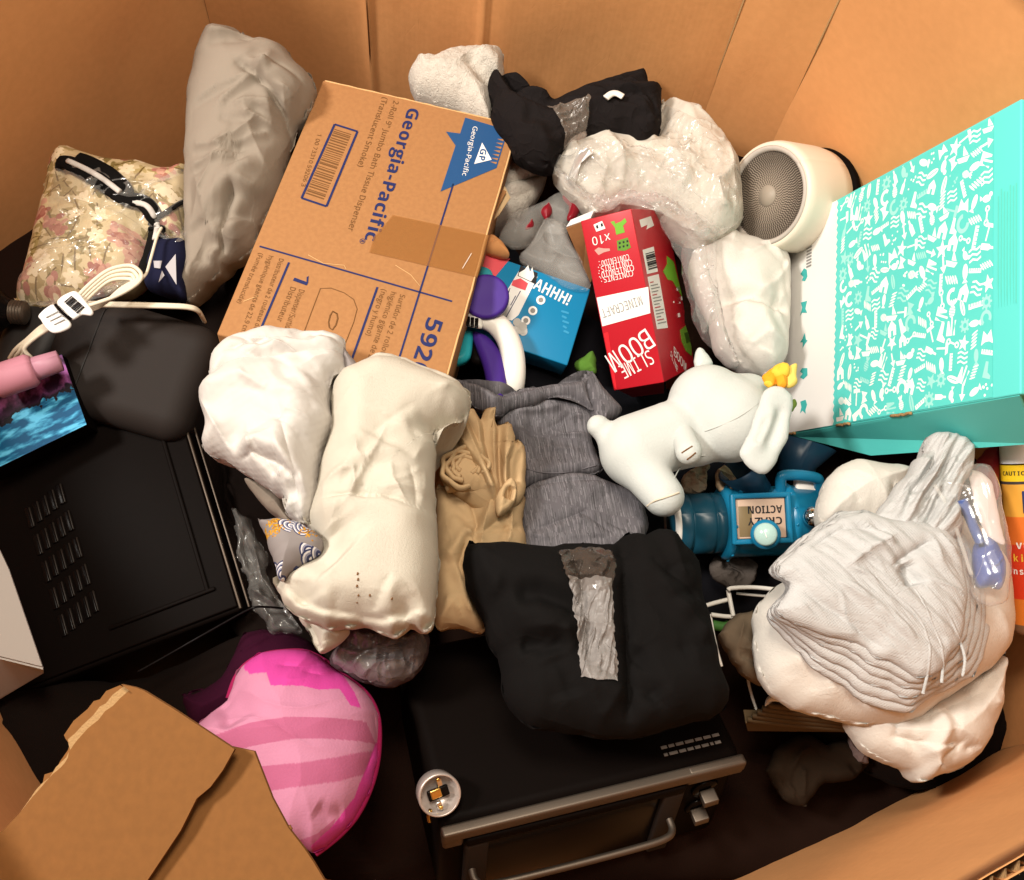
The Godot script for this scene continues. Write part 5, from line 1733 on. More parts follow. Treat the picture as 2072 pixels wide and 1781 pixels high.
# ---------------------------------------------------------------- bags and wrapped things
func bags() -> void:
	# floral bedding in a clear bag, with black and white trim
	var o := thing("floral_bedding", "floral print bedding with black and white trim, in a clear bag", "bedding")
	soft("fabric", o, M.floral, q("a", [322, 945, 385, 905, 450, 902, 540, 940, 700, 985, 870, 1000, 1000, 1030, 1120, 1000, 1120, 1200, 1080, 1420, 905, 1425, 880, 1560, 830, 1650, 740, 1705, 600, 1745, 470, 1800, 240, 1810, 105, 1785, 148, 1620, 180, 1480, 220, 1320, 262, 1180, 286, 1030]), 0.53, {"up": 0.06, "down": 0.10, "edge": 0.06, "seed": 81, "uv": 3.0, "seg": 170, "rings": 50, "folds": [[q("a", [330, 1290, 480, 1320, 640, 1370, 760, 1400]), 0.005, -0.010, "s"], [q("a", [700, 1170, 640, 1230, 560, 1290]), 0.012, 0.012], [q("a", [930, 1260, 860, 1350, 800, 1480]), 0.02, -0.012], [q("a", [300, 1060, 420, 1080, 440, 1180]), 0.01, -0.01]], "waves": [[0.008, 9, 0.5, 1.6, "r"], [0.006, 14, 0.2, 1.0]]})
	var bed := last_soft
	drape("clear_bag", o, M.film, bed, q("a", [340, 960, 450, 915, 700, 1000, 870, 1010, 1010, 1040, 1100, 1010, 1110, 1200, 1070, 1410, 900, 1415, 870, 1550, 740, 1690, 470, 1780, 240, 1790, 120, 1770, 200, 1480, 280, 1180]), 0.004, {"seg": 140, "rings": 50, "waves": [[0.009, 22, 0.6, 2.0, "r"], [0.006, 10, 0.2, 1.0]]})
	put("trim", tube(along(bed, "a", [340, 955, 395, 950, 500, 1005, 620, 1085, 700, 1140, 745, 1160, 830, 1180, 885, 1235, 912, 1310, 910, 1400, 880, 1500, 845, 1600], 0.008), 0.0135, 10, 0.4), M.black, o)
	put("piping", tube(along(bed, "a", [395, 940, 500, 988, 600, 1046, 700, 1122], 0.016), 0.0046, 8, 0.8), M.white, o)
	put("piping", tube(along(bed, "a", [770, 1182, 850, 1200, 895, 1255, 916, 1320, 905, 1400], 0.015), 0.0046, 8, 0.8), M.white, o)
	put("trim", tube(along(bed, "a", [450, 925, 530, 955, 640, 1018, 720, 1096, 740, 1150], 0.006), 0.012, 10, 0.4), M.black, o)
	put("trim", tube(along(bed, "a", [925, 1270, 1000, 1220, 1080, 1170], 0.004), 0.005, 8, 0.5), M.black, o)
	o = thing("navy_cloth", "navy cloth with pale triangles beside the floral bedding bag", "cloth")
	soft("fabric", o, cloth(lin(0.012, 0.013, 0.035), T.weave, 60), q("a", [885, 1430, 960, 1415, 1090, 1420, 1085, 1600, 1075, 1740, 1000, 1720, 900, 1690, 850, 1640]), 0.565, {"up": 0.03, "down": 0.05, "edge": 0.03, "seed": 85, "seg": 80, "rings": 20})
	for tr in [[1025, 1485, 1030, 1665, 965, 1560], [895, 1525, 945, 1525, 935, 1570, 900, 1565], [945, 1580, 960, 1610, 925, 1650]]:
		var pts := PackedVector3Array()
		for p in q("a", tr):
			pts.append(at(p, 0.597))
		if (pts[1] - pts[0]).cross(pts[2] - pts[0]).y < 0:
			pts.reverse()
		put("pale_triangle", board(pts, 0.0006), mk(lin(0.42, 0.40, 0.42), 0.8), o)
	# wrapped pillow at the back
	o = thing("bagged_pillow", "white pillow in a crumpled clear bag with a silver label", "pillow")
	soft("pillow", o, M.sack_fill, q("c", [905, 735, 940, 680, 1040, 622, 1120, 585, 1200, 592, 1330, 604, 1440, 628, 1500, 565, 1510, 410, 1600, 420, 1720, 490, 1830, 590, 1900, 680, 1942, 780, 1962, 960, 1950, 1062, 1880, 1125, 1800, 1150, 1700, 1110, 1560, 1030, 1400, 970, 1300, 962, 1150, 1005, 1080, 965, 1000, 895, 958, 840, 912, 785]), 0.565, {"up": 0.075, "down": 0.10, "edge": 0.09, "auto": [[14, 0.008, 0.009, 0.5, 0.6, 0.06, 0.16]], "seed": 87, "seg": 180, "rings": 54, "folds": [[q("c", [1500, 640, 1620, 700, 1700, 820, 1700, 980]), 0.02, -0.014], [q("c", [1280, 700, 1400, 800, 1560, 860]), 0.02, -0.012], [q("c", [1000, 860, 1150, 900, 1350, 930]), 0.012, -0.012]], "waves": [[0.014, 10, 0.5, 1.8, "r"], [0.006, 24, 0.9, 2.0, "r"]]})
	var sack := last_soft
	drape("clear_bag", o, M.haze, sack, q("c", [915, 735, 950, 685, 1040, 630, 1120, 592, 1260, 600, 1390, 622, 1520, 640, 1620, 640, 1690, 760, 1740, 900, 1820, 1000, 1880, 1100, 1800, 1140, 1700, 1105, 1560, 1025, 1400, 965, 1300, 957, 1150, 998, 1080, 955, 1000, 885, 960, 835, 920, 785]), 0.005, {"seg": 200, "rings": 76, "waves": [[0.014, 20, -0.5, 4.0, "r"], [0.010, 30, 0.5, 5.0, "r"], [0.010, 12, 0.3, 1.0]]})
	drape("loose_film", o, M.film, sack, q("c", [1510, 420, 1620, 425, 1740, 495, 1840, 600, 1915, 700, 1950, 800, 1955, 960, 1940, 1060, 1800, 1140, 1650, 1080, 1580, 900, 1540, 700]), 0.008, {"seg": 150, "rings": 56, "waves": [[0.012, 16, 0.9, 4.0, "r"], [0.008, 30, 1.6, 5.0, "r"]]})
	drape("glossy_film", o, M.film, sack, q("c", [912, 735, 948, 682, 1040, 626, 1120, 590, 1260, 600, 1390, 622, 1560, 640, 1640, 700, 1660, 900, 1640, 1040, 1560, 1020, 1400, 962, 1300, 955, 1150, 996, 1080, 952, 1000, 882, 955, 830]), 0.012, {"seg": 180, "rings": 70, "seed": 15, "waves": [[0.012, 22, -0.7, 5.0, "r"], [0.008, 34, 0.7, 5.0, "r"]]})
	var foil := mk(lin(0.80, 0.78, 0.75), 0.3, 0.6)
	drape("silver_label", o, foil, sack, q("c", [985, 780, 985, 780, 1000, 740, 1050, 690, 1082, 636, 1112, 632, 1144, 666, 1120, 705, 1070, 745, 1040, 795, 1010, 800]), 0.020, {"seg": 80, "rings": 24, "edge": 0.004, "waves": [[0.006, 70, 0.9, 6.0]]})
	# plain white pillow next to the turquoise box, with film hanging over
	o = thing("plastic_wrapped_pillow", "cream white pillow squeezed between the red game box and the turquoise box", "pillow")
	soft("pillow", o, M.pillow, q("d", [20, 930, 60, 850, 130, 820, 230, 838, 330, 872, 440, 930, 450, 1100, 440, 1330, 380, 1420, 330, 1425, 240, 1385, 140, 1290, 115, 1150, 60, 1050]), 0.50, {"up": 0.08, "down": 0.09, "edge": 0.08, "auto": [[8, 0.006, 0.007, 0.9, 0.6, 0.05, 0.12]], "seed": 93, "seg": 150, "rings": 46, "folds": [[q("d", [120, 1150, 220, 1160, 330, 1190, 430, 1180]), 0.012, -0.020], [q("d", [140, 1230, 240, 1340, 350, 1400]), 0.006, 0.006, "c"], [q("d", [330, 1050, 380, 1200, 400, 1350]), 0.02, -0.008]], "waves": [[0.007, 8, 0.8, 1.8, "r"]]})
	soft("film", o, M.film, q("d", [-20, 870, 60, 800, 130, 810, 130, 950, 150, 1120, 180, 1260, 230, 1390, 140, 1330, 60, 1240, 10, 1080]), 0.555, {"up": 0.05, "down": 0.0, "edge": 0.05, "seed": 95, "seg": 130, "rings": 50, "waves": [[0.014, 22, 1.0, 2.2, "r"], [0.01, 40, 0.2, 2.0, "r"]]})
	soft("film", o, M.haze, q("h", [1330, 10, 1400, -20, 1500, -10, 1560, 60, 1580, 200, 1600, 330, 1650, 470, 1600, 560, 1560, 600, 1520, 460, 1480, 320, 1420, 170]), 0.585, {"up": 0.04, "down": 0.0, "edge": 0.04, "seed": 97, "seg": 130, "rings": 50, "waves": [[0.014, 26, 0.9, 2.2, "r"], [0.008, 50, 0.2, 2.0, "r"]]})
	# printed wrapper and cardboard scraps behind the blue box
	o = thing("printed_wrapper", "crumpled translucent wrapper with dark red stripes behind the red game box", "wrapper")
	soft("film_sheet", o, M.haze, q("c", [610, 1140, 680, 1020, 800, 970, 940, 905, 1080, 880, 1110, 960, 1060, 1040, 980, 1090, 860, 1060, 800, 1160, 700, 1190]), 0.52, {"up": 0.03, "down": 0.03, "edge": 0.03, "seed": 101, "waves": [[0.01, 18, 0.4, 2.0, "r"]]})
	for sp in [[960, 905, 1020, 890, 1055, 960, 1040, 1030, 985, 1040, 1000, 970], [840, 985, 890, 940, 905, 1000, 870, 1040], [755, 1095, 790, 1030, 800, 1080]]:
		soft("red_stripe", o, M.dark_red, q("c", sp), 0.541, {"up": 0.012, "down": 0.002, "edge": 0.02, "seg": 60, "rings": 14, "waves": [[0.003, 18, 0.4, 2.0]]})
	o = soft("grey_plastic_bag", self, M.haze, q("c", [720, 1260, 780, 1180, 850, 1060, 900, 1050, 980, 1080, 1010, 1180, 1090, 1330, 1110, 1420, 1000, 1420, 860, 1330]), 0.53, {"up": 0.02, "down": 0.03, "edge": 0.012, "auto": [[9, 0.012, 0.008, 1.0, 0.8, 0.05, 0.12]], "seed": 103, "folds": [[q("c", [880, 1070, 960, 1200, 1060, 1370]), 0.012, 0.012]], "waves": [[0.010, 12, 0.9, 2.0, "r"]]})
	tag(o, "cloudy plastic bag standing just behind the blue card box", "bag")
	o = thing("cardboard_scrap", "bent tan cardboard scrap with a white edge right beside the red game box", "cardboard")
	var c0 := at1("c", 985, 1080, 0.56)
	put("sheet", board(PackedVector3Array([Vector3.ZERO, at1("c", 1100, 1030, 0.57) - c0, at1("c", 1180, 1200, 0.53) - c0, at1("c", 1120, 1380, 0.47) - c0, at1("c", 1080, 1300, 0.49) - c0]), 0.003), M.box_kraft, o)
	o.position = c0
	put("white_edge", board(PackedVector3Array([at1("c", 985, 1078, 0.562) - c0, at1("c", 1010, 1040, 0.562) - c0, at1("c", 1140, 985, 0.575) - c0, at1("c", 1120, 1030, 0.572) - c0]), 0.002), M.paper, o)
	o = thing("paper_strip", "pale torn cardboard strip wedged at the right edge of the brown carton", "cardboard")
	put("strip", board(PackedVector3Array([at1("c", 640, 850, 0.575), at1("c", 672, 915, 0.57), at1("c", 610, 1010, 0.56), at1("c", 545, 1075, 0.555), at1("c", 560, 1020, 0.56)]), 0.003), mk(lin(0.62, 0.44, 0.24), 0.9), o)
	put("strip_fold", board(PackedVector3Array([at1("c", 630, 870, 0.58), at1("c", 650, 880, 0.58), at1("c", 590, 1000, 0.57), at1("c", 570, 1010, 0.57)]), 0.003), M.box_kraft, o)
	o = soft("brown_paper", self, M.kraft, q("c", [520, 1150, 560, 1125, 610, 1150, 650, 1200, 660, 1245, 600, 1230, 515, 1205]), 0.55, {"up": 0.02, "down": 0.02, "edge": 0.02, "seed": 105, "seg": 70, "rings": 18, "waves": [[0.008, 25, 0.4, 1.5, "r"]]})
	tag(o, "crumpled brown paper peeking out above the blue card box's red corner", "paper")
	# purple cloth in a clear bag under the cream blanket
	o = thing("bagged_cloth", "dusty purple cloth in a clear plastic bag below the cream blanket's hanging end", "bag")
	soft("cloth", o, cloth(lin(0.085, 0.058, 0.062), T.wrinkle, 4.0, 0.6), q("g", [640, 1620, 700, 1540, 760, 1480, 860, 1500, 960, 1520, 1060, 1490, 1095, 1560, 1065, 1670, 970, 1735, 860, 1745, 740, 1702, 680, 1670]), 0.52, {"up": 0.032, "down": 0.06, "edge": 0.03, "seed": 107, "folds": [[q("g", [700, 1560, 820, 1620, 940, 1640]), 0.012, -0.014], [q("g", [760, 1690, 860, 1650, 990, 1690]), 0.010, 0.010], [q("g", [960, 1540, 980, 1620, 1040, 1680]), 0.008, -0.014, "c"]], "waves": [[0.012, 16, 0.4, 2.0, "r"], [0.010, 10, 0.2, 1.0]]})
	var bag := last_soft
	drape("film", o, M.film, bag, q("g", [652, 1620, 710, 1550, 770, 1500, 870, 1512, 960, 1530, 1055, 1505, 1085, 1560, 1055, 1665, 970, 1725, 860, 1735, 745, 1695]), 0.006, {"seg": 150, "rings": 60, "rag": 0.003, "waves": [[0.014, 20, 0.6, 4.0, "r"], [0.010, 34, 1.6, 5.0, "r"], [0.008, 14, 0.2, 1.0]]})
	# pouch near the wire rack
	o = soft("brown_pouch", self, cloth(lin(0.17, 0.125, 0.085), T.wrinkle, 3), q("j", [188, 1000, 188, 1000, 245, 925, 320, 900, 320, 900, 360, 960, 360, 1100, 380, 1230, 380, 1230, 310, 1190, 250, 1110]), 0.50, {"up": 0.018, "down": 0.05, "edge": 0.012, "auto": [[9, 0.012, 0.008, 1.0, 0.8, 0.05, 0.12]], "seed": 111, "waves": [[0.008, 14, 1.0, 2.0, "r"]]})
	tag(o, "brownish translucent pouch by the wire rack, left of the big white pillow", "pouch")
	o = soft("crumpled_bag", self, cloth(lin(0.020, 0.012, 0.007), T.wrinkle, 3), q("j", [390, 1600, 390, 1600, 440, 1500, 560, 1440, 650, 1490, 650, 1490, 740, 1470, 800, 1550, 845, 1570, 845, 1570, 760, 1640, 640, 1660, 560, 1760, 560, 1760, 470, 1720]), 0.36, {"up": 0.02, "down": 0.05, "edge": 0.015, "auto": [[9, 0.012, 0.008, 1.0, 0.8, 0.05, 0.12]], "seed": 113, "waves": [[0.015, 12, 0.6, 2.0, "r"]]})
	tag(o, "crumpled dark bag in the deep shadow underneath the wrapped white pillow", "bag")
	var bits := [["k", [690, 1040, 760, 980, 860, 930, 870, 1010, 840, 1120, 720, 1130], 0.49, lin(0.30, 0.22, 0.15), "brown paper scrap", "crumpled brown paper scrap under the plush animal's belly", "paper"],
		["k", [930, 1000, 975, 960, 1010, 980, 1075, 1080, 1060, 1110, 960, 1110], 0.50, lin(0.46, 0.34, 0.22), "tan card scrap", "pale tan card scrap wedged between the plush animal and the blue toy", "cardboard"],
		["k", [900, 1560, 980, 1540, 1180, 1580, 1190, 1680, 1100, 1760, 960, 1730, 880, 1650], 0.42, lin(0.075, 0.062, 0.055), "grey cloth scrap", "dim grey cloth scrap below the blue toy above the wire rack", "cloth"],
		["g", [100, 330, 180, 300, 250, 290, 280, 310, 200, 350, 110, 370], 0.69, lin(0.10, 0.065, 0.045), "dark lining", "dark patterned lining showing between the folds of the white sheet", "cloth"],
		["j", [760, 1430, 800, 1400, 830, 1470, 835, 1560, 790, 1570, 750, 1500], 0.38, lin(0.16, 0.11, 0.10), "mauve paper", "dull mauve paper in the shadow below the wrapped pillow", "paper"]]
	var bi := 0
	for w in bits:
		var sc := soft(str(w[4]).replace(" ", "_"), self, cloth(w[3], T.wrinkle, 5.0, 0.5), q(w[0], w[1]), w[2], {"up": 0.006, "down": 0.02, "edge": 0.005, "seed": 200 + bi, "rag": 0.006, "seg": 90, "rings": 26, "auto": [[7, 0.012, 0.007, 0.5 + bi, 0.8, 0.03, 0.09]], "waves": [[0.02, 14, 0.5, 1.0]]})
		tag(sc, w[5], w[6])
		bi += 1
	var cr := soft("crinkled_film", self, M.film, q("f", [1030, 150, 1110, 240, 1150, 330, 1185, 450, 1245, 600, 1320, 690, 1190, 700, 1125, 600, 1075, 480, 1035, 320]), 0.46, {"up": 0.02, "down": 0.0, "edge": 0.01, "seed": 220, "rag": 0.008, "auto": [[18, 0.016, 0.006, 1.1, 0.9, 0.03, 0.1]], "waves": [[0.02, 14, 0.5, 1.0]]})
	tag(cr, "crinkled clear film in the dark gap between the microwave and the cream blanket", "film")
	# blue brush in a clear sleeve
	o = thing("sleeved_brush", "blue brush in a clear plastic sleeve on the knit throw's right side", "brush")
	put("handle", tube(rope("j", [1250, 410, 1275, 470, 1300, 530, 1330, 600], [0.74, 0.735, 0.73, 0.725]), 0.0062, 10), mk(lin(0.07, 0.11, 0.30), 0.35), o)
	soft("bristle_head", o, mk(lin(0.06, 0.09, 0.30), 0.6), q("j", [1305, 590, 1340, 575, 1390, 605, 1425, 670, 1432, 740, 1420, 800, 1370, 790, 1320, 790, 1300, 700]), 0.705, {"up": 0.018, "down": 0.015, "edge": 0.02, "seed": 115, "seg": 80, "rings": 26, "waves": [[0.006, 50, 0.9, 1.5, "r"]]})
	soft("clear_sleeve", o, M.film, q("j", [1132, 345, 1180, 332, 1240, 278, 1335, 264, 1392, 330, 1422, 480, 1452, 640, 1452, 760, 1432, 855, 1370, 872, 1298, 842, 1290, 740, 1240, 580, 1205, 450]), 0.725, {"up": 0.03, "down": 0.02, "edge": 0.03, "seed": 117, "seg": 140, "rings": 46, "waves": [[0.008, 22, 1.2, 2.2, "r"]]})
	soft("paper_insert", o, mk(lin(0.72, 0.62, 0.60), 0.8), q("j", [1280, 300, 1330, 290, 1380, 340, 1410, 480, 1436, 600, 1400, 600, 1350, 560, 1310, 440]), 0.708, {"up": 0.004, "down": 0.003, "edge": 0.01, "seg": 80, "rings": 12, "waves": [[0.004, 14, 1.2, 2.0]]})
	for sl in [[1130, 345, 1200, 470, 1245, 600, 1290, 740]]:
		put("sleeve_seam", tube(rope("j", sl, [0.742]), 0.003, 6, 0.6), M.haze, o)

# ---------------------------------------------------------------- appliances and small hardware
func gadgets() -> void:
	toaster_oven()
	microwave()
	# dark grey rounded appliance casing with a seam
	var a := at1("e", 640, 720, 0.50)
	var bs := Basis(Vector3(0.985, 0.06, 0.13).normalized(), 0.0) * Basis(Vector3.UP, -0.10)
	var o := thing("drum_casing", "dark grey rounded appliance casing under the ivory cord, above the black microwave", "appliance", a, bs)
	put("body", rbox(Vector3(0.245, 0.17, 0.185), 0.038, 8), M.dark_vinyl, o, Transform3D(Basis(Vector3.RIGHT, 0.25), Vector3(0.062, -0.045, 0.008)))
	put("end_cap", rbox(Vector3(0.10, 0.160, 0.176), 0.034, 8), mk(lin(0.014, 0.011, 0.010), 0.55), o, Transform3D(Basis(Vector3.RIGHT, 0.25), Vector3(-0.092, -0.050, 0.006)))
	var ring := PackedVector3Array()
	for i in 33:
		var t := TAU * i / 32.0
		var c := Vector2(cos(t), sin(t))
		var h := Vector2(0.0925 - 0.038, 0.085 - 0.038)
		var p := Vector2(h.x * signf(c.x), h.y * signf(c.y)) + c * 0.0384
		ring.append(Vector3(0, p.y, p.x))
	put("seam", tube(ring, 0.0016, 6), mk(lin(0.012, 0.010, 0.009), 0.6), o, Transform3D(Basis(Vector3.RIGHT, 0.25), Vector3(0.010, -0.045, 0.008)))
	# ivory cord, wound and tied with two paper labels
	o = thing("power_cord", "coiled ivory power cord tied with two white paper labels on the grey drum casing", "cord")
	for k in 4:
		var d := k * 27.0
		put("cord_loop", tube(rope("e", [480 + d * 0.5, 420 + d * 0.6, 600, 300 + d, 720, 215 + d * 0.9, 850, 188 + d * 1.1, 915 - d * 0.6, 225 + d, 925 - d * 0.9, 275 + d * 0.4, 870 - d, 330 + d * 0.2, 760 - d * 0.6, 390 + d * 0.3, 620, 440 + d * 0.4, 520, 470 + d * 0.2], [0.634 - k * 0.003], 6), 0.0029, 8), M.ivory_cord, o)
	for k in 5:
		var d := k * 15.0
		put("cord_strand", tube(rope("e", [330, 560 + d * 0.7, 260 - d * 0.3, 600 + d * 0.9, 170 - d * 0.2, 680 + d * 0.9, 100 + d * 1.7, 740 + d * 0.9, 60 + d * 2.2, 800 - d * 0.1], [0.605, 0.60, 0.59, 0.575, 0.555], 6), 0.0030, 8), M.ivory_cord, o)
	for k in 2:
		put("cord_strand", tube(rope("e", [560, 432 + k * 14, 700, 438 + k * 14, 900, 442 + k * 14, 1100, 448 + k * 13, 1230, 456 + k * 12, 1300, 482 + k * 10, 1345, 560], [0.605, 0.600, 0.596, 0.592, 0.586, 0.572, 0.53]), 0.0030, 8), M.ivory_cord, o)
	put("cord_strand", tube(rope("e", [905, 300, 960, 240, 990, 140, 1030, 0, 1060, -60], [0.625, 0.62, 0.615, 0.61, 0.605]), 0.0022, 8), M.ivory_cord, o)
	for lb in [[375, 425, 490, 362, 560, 420, 612, 490, 600, 520, 540, 515, 470, 545, 420, 500], [255, 515, 350, 450, 400, 500, 465, 565, 455, 605, 375, 632, 320, 615, 265, 550]]:
		soft("paper_label", o, M.paper, q("e", lb), 0.636, {"up": 0.005, "down": 0.004, "edge": 0.008, "seed": 120, "rag": 0.001, "seg": 80, "rings": 16, "pow": 0.7, "waves": [[0.003, 25, 0.6, 2.0]]})
	for k in 8:
		var c := Vector2(420, 430).lerp(Vector2(500, 500), k / 7.0)
		put("bar", tube(rope("e", [c.x, c.y, c.x + 50, c.y - 42], [0.6425], 3), 0.0009 + 0.0005 * (k % 3), 5, 0.25), M.black_ink, o)
	for k in 3:
		put("small_print", tube(rope("e", [300 + k * 26, 530 + k * 24, 380 + k * 22, 490 + k * 26], [0.6425], 3), 0.0009, 5, 0.25), M.grey_ink, o)
	put("tie", tube(rope("e", [362, 446, 410, 500, 468, 545], [0.642, 0.646, 0.640]), 0.0022, 6), M.black_plastic, o)
	# threaded lamp base at the left edge
	var p0 := at1("e", 20, 490, 0.555)
	var p1 := at1("e", 185, 500, 0.555)
	o = thing("light_bulb_base", "silver screw base of a dark light bulb below the floral bedding", "light bulb", p0)
	var L := p0.distance_to(p1)
	var bf := beam(Vector3.ZERO, p1 - p0, Vector3.UP)
	var prof := [Vector2(0.016, L * 0.30)]
	for i in 25:
		prof.append(Vector2(0.0165 + 0.0016 * sin(i * TAU / 5), L * (0.32 + 0.6 * i / 24.0)))
	prof.append_array([Vector2(0.013, L * 0.96), Vector2(0.005, L), Vector2(0, L)])
	put("screw_base", lathe(prof, 32), M.steel, o, bf)
	put("bulb", lathe([Vector2(0, -0.09), Vector2(0.03, -0.08), Vector2(0.038, -0.05), Vector2(0.034, -0.01), Vector2(0.021, L * 0.2), Vector2(0.018, L * 0.31)], 32), M.black_gloss, o, bf)
	# white cylinder with a perforated grey face
	speaker()
	# small lamp socket on the oven corner
	socket()
	# wire rack and slatted wood
	o = thing("wire_rack", "white coated wire rack beneath the blue toy, beside the black garment", "rack")
	for w in [[[1620, 395, 1640, 385, 1740, 382, 1850, 392], 0.47], [[1620, 395, 1635, 470, 1645, 520], 0.46], [[1540, 512, 1600, 520, 1650, 522], 0.455], [[1535, 510, 1550, 600, 1570, 690, 1590, 760], 0.45], [[1510, 470, 1560, 455, 1620, 440], 0.455], [[1700, 700, 1720, 850, 1760, 980], 0.42], [[1660, 410, 1760, 420, 1830, 425], 0.45]]:
		put("wire", tube(rope("i", w[0], [w[1]]), 0.0034 if w[1] > 0.45 else 0.0022, 8), M.white_plastic, o)
	o = thing("slatted_wood_frame", "brown slatted wooden frame under the wrapped white pillow, right of the toaster oven", "frame")
	for k in 5:
		put("slat", tube(rope("j", [395 - k * 22, 1310 + k * 16, 560 - k * 10, 1330 + k * 17, 760, 1360 + k * 14], [0.455 - k * 0.006], 4), 0.005, 4, 0.7), M.wood, o)
	var sw := [at1("j", 300, 1390, 0.43), at1("j", 310, 1425, 0.40), at1("j", 755, 1430, 0.40), at1("j", 755, 1395, 0.43)]
	put("front_rail", board(PackedVector3Array(sw), 0.02), M.wood, o)
	put("green_edge", tube(rope("i", [1545, 560, 1600, 570, 1625, 560], [0.44]), 0.008, 6), mk(lin(0.05, 0.16, 0.03), 0.6), o)
	soft("white_tag", o, M.paper, q("j", [385, 1320, 395, 1275, 430, 1262, 470, 1290, 460, 1300, 420, 1300]), 0.475, {"up": 0.004, "down": 0.002, "edge": 0.006, "seg": 50, "rings": 8})
	# thin black cable across the microwave
	o = thing("black_cable", "thin black cable running across the lower edge of the black microwave", "cable")
	put("wire", tube(rope("f", [600, 870, 760, 780, 900, 700, 1060, 610, 1120, 585, 1180, 585, 1240, 590], [0.50, 0.50, 0.505, 0.51, 0.51, 0.50, 0.49]), 0.0016, 8), M.black_gloss, o)
	# spray can at the right edge
	spray_can()

func toaster_oven() -> void:
	var bs := turned(Vector3(-0.40, 0.42, 0.0))
	var s := Vector3(0.4256, 0.22, 0.285)
	var o := thing("toaster_oven", "black toaster oven with a steel trim bar and glass door, under the black garment", "toaster oven", Vector3(0.0061, 0.515, 0.668), bs)
	put("casing", rbox(s, 0.018, 5), M.black_plastic, o, Transform3D(Basis(), Vector3(s.x / 2, -s.y / 2, -s.z / 2)))
	put("trim_bar", rbox(Vector3(s.x + 0.002, 0.021, 0.016), 0.004, 3), M.steel, o, Transform3D(Basis(), Vector3(s.x / 2, -0.012, 0.004)))
	put("trim_corner", rbox(Vector3(0.085, 0.030, 0.015), 0.005, 3), M.steel, o, Transform3D(Basis(), Vector3(s.x - 0.042, -0.016, 0.0035)))
	put("trim_corner", rbox(Vector3(0.028, 0.034, 0.015), 0.005, 3), M.steel, o, Transform3D(Basis(), Vector3(0.014, -0.024, 0.0032)))
	# door
	var d := s.x - 0.115
	put("door_frame", rbox(Vector3(d, 0.018, 0.016), 0.004, 2), M.black_plastic, o, Transform3D(Basis(), Vector3(0.03 + d / 2, -0.034, 0.006)))
	for e in [0.03 + 0.016, 0.03 + d - 0.016]:
		put("door_frame", rbox(Vector3(0.032, 0.165, 0.016), 0.004, 2), M.dark_vinyl, o, Transform3D(Basis(), Vector3(e, -0.125, 0.006)))
	put("door_glass", rbox(Vector3(d - 0.06, 0.15, 0.006), 0.001, 1), M.black_gloss, o, Transform3D(Basis(), Vector3(0.03 + d / 2, -0.118, 0.004)))
	var hp := PackedVector3Array([Vector3(0.040, -0.112, 0.012), Vector3(0.042, -0.112, 0.030), Vector3(0.060, -0.110, 0.040), Vector3(0.15, -0.109, 0.043), Vector3(0.26, -0.109, 0.043), Vector3(d, -0.110, 0.040), Vector3(d + 0.016, -0.112, 0.030), Vector3(d + 0.018, -0.112, 0.012)])
	put("handle", tube(smooth_path(hp), 0.0052, 12), M.steel, o)
	for k in 2:
		var kx := s.x - 0.045
		var ky := -0.070 - k * 0.052
		put("knob", rbox(Vector3(0.022, 0.014, 0.020), 0.002, 2), M.steel, o, Transform3D(Basis(Vector3(0, 0, 1), 0.12), Vector3(kx - k * 0.004, ky, 0.016)))
		put("knob_ring", lathe([Vector2(0, 0), Vector2(0.021, 0), Vector2(0.019, 0.004), Vector2(0, 0.004)], 28), M.black_gloss, o, Transform3D(Basis(Vector3.RIGHT, PI / 2), Vector3(kx, ky, 0.0005)))
	# worn, unreadable fine print on top
	for k in 2:
		var x := s.x - 0.108
		while x < s.x - 0.022:
			var wd := rng.randf_range(0.004, 0.013)
			put("small_print", rbox(Vector3(wd, 0.0006, 0.0045), 0.0002, 1), M.grey_ink, o, Transform3D(Basis(), Vector3(x + wd / 2, 0.0003, -0.037 + k * 0.011)))
			x += wd + 0.0025

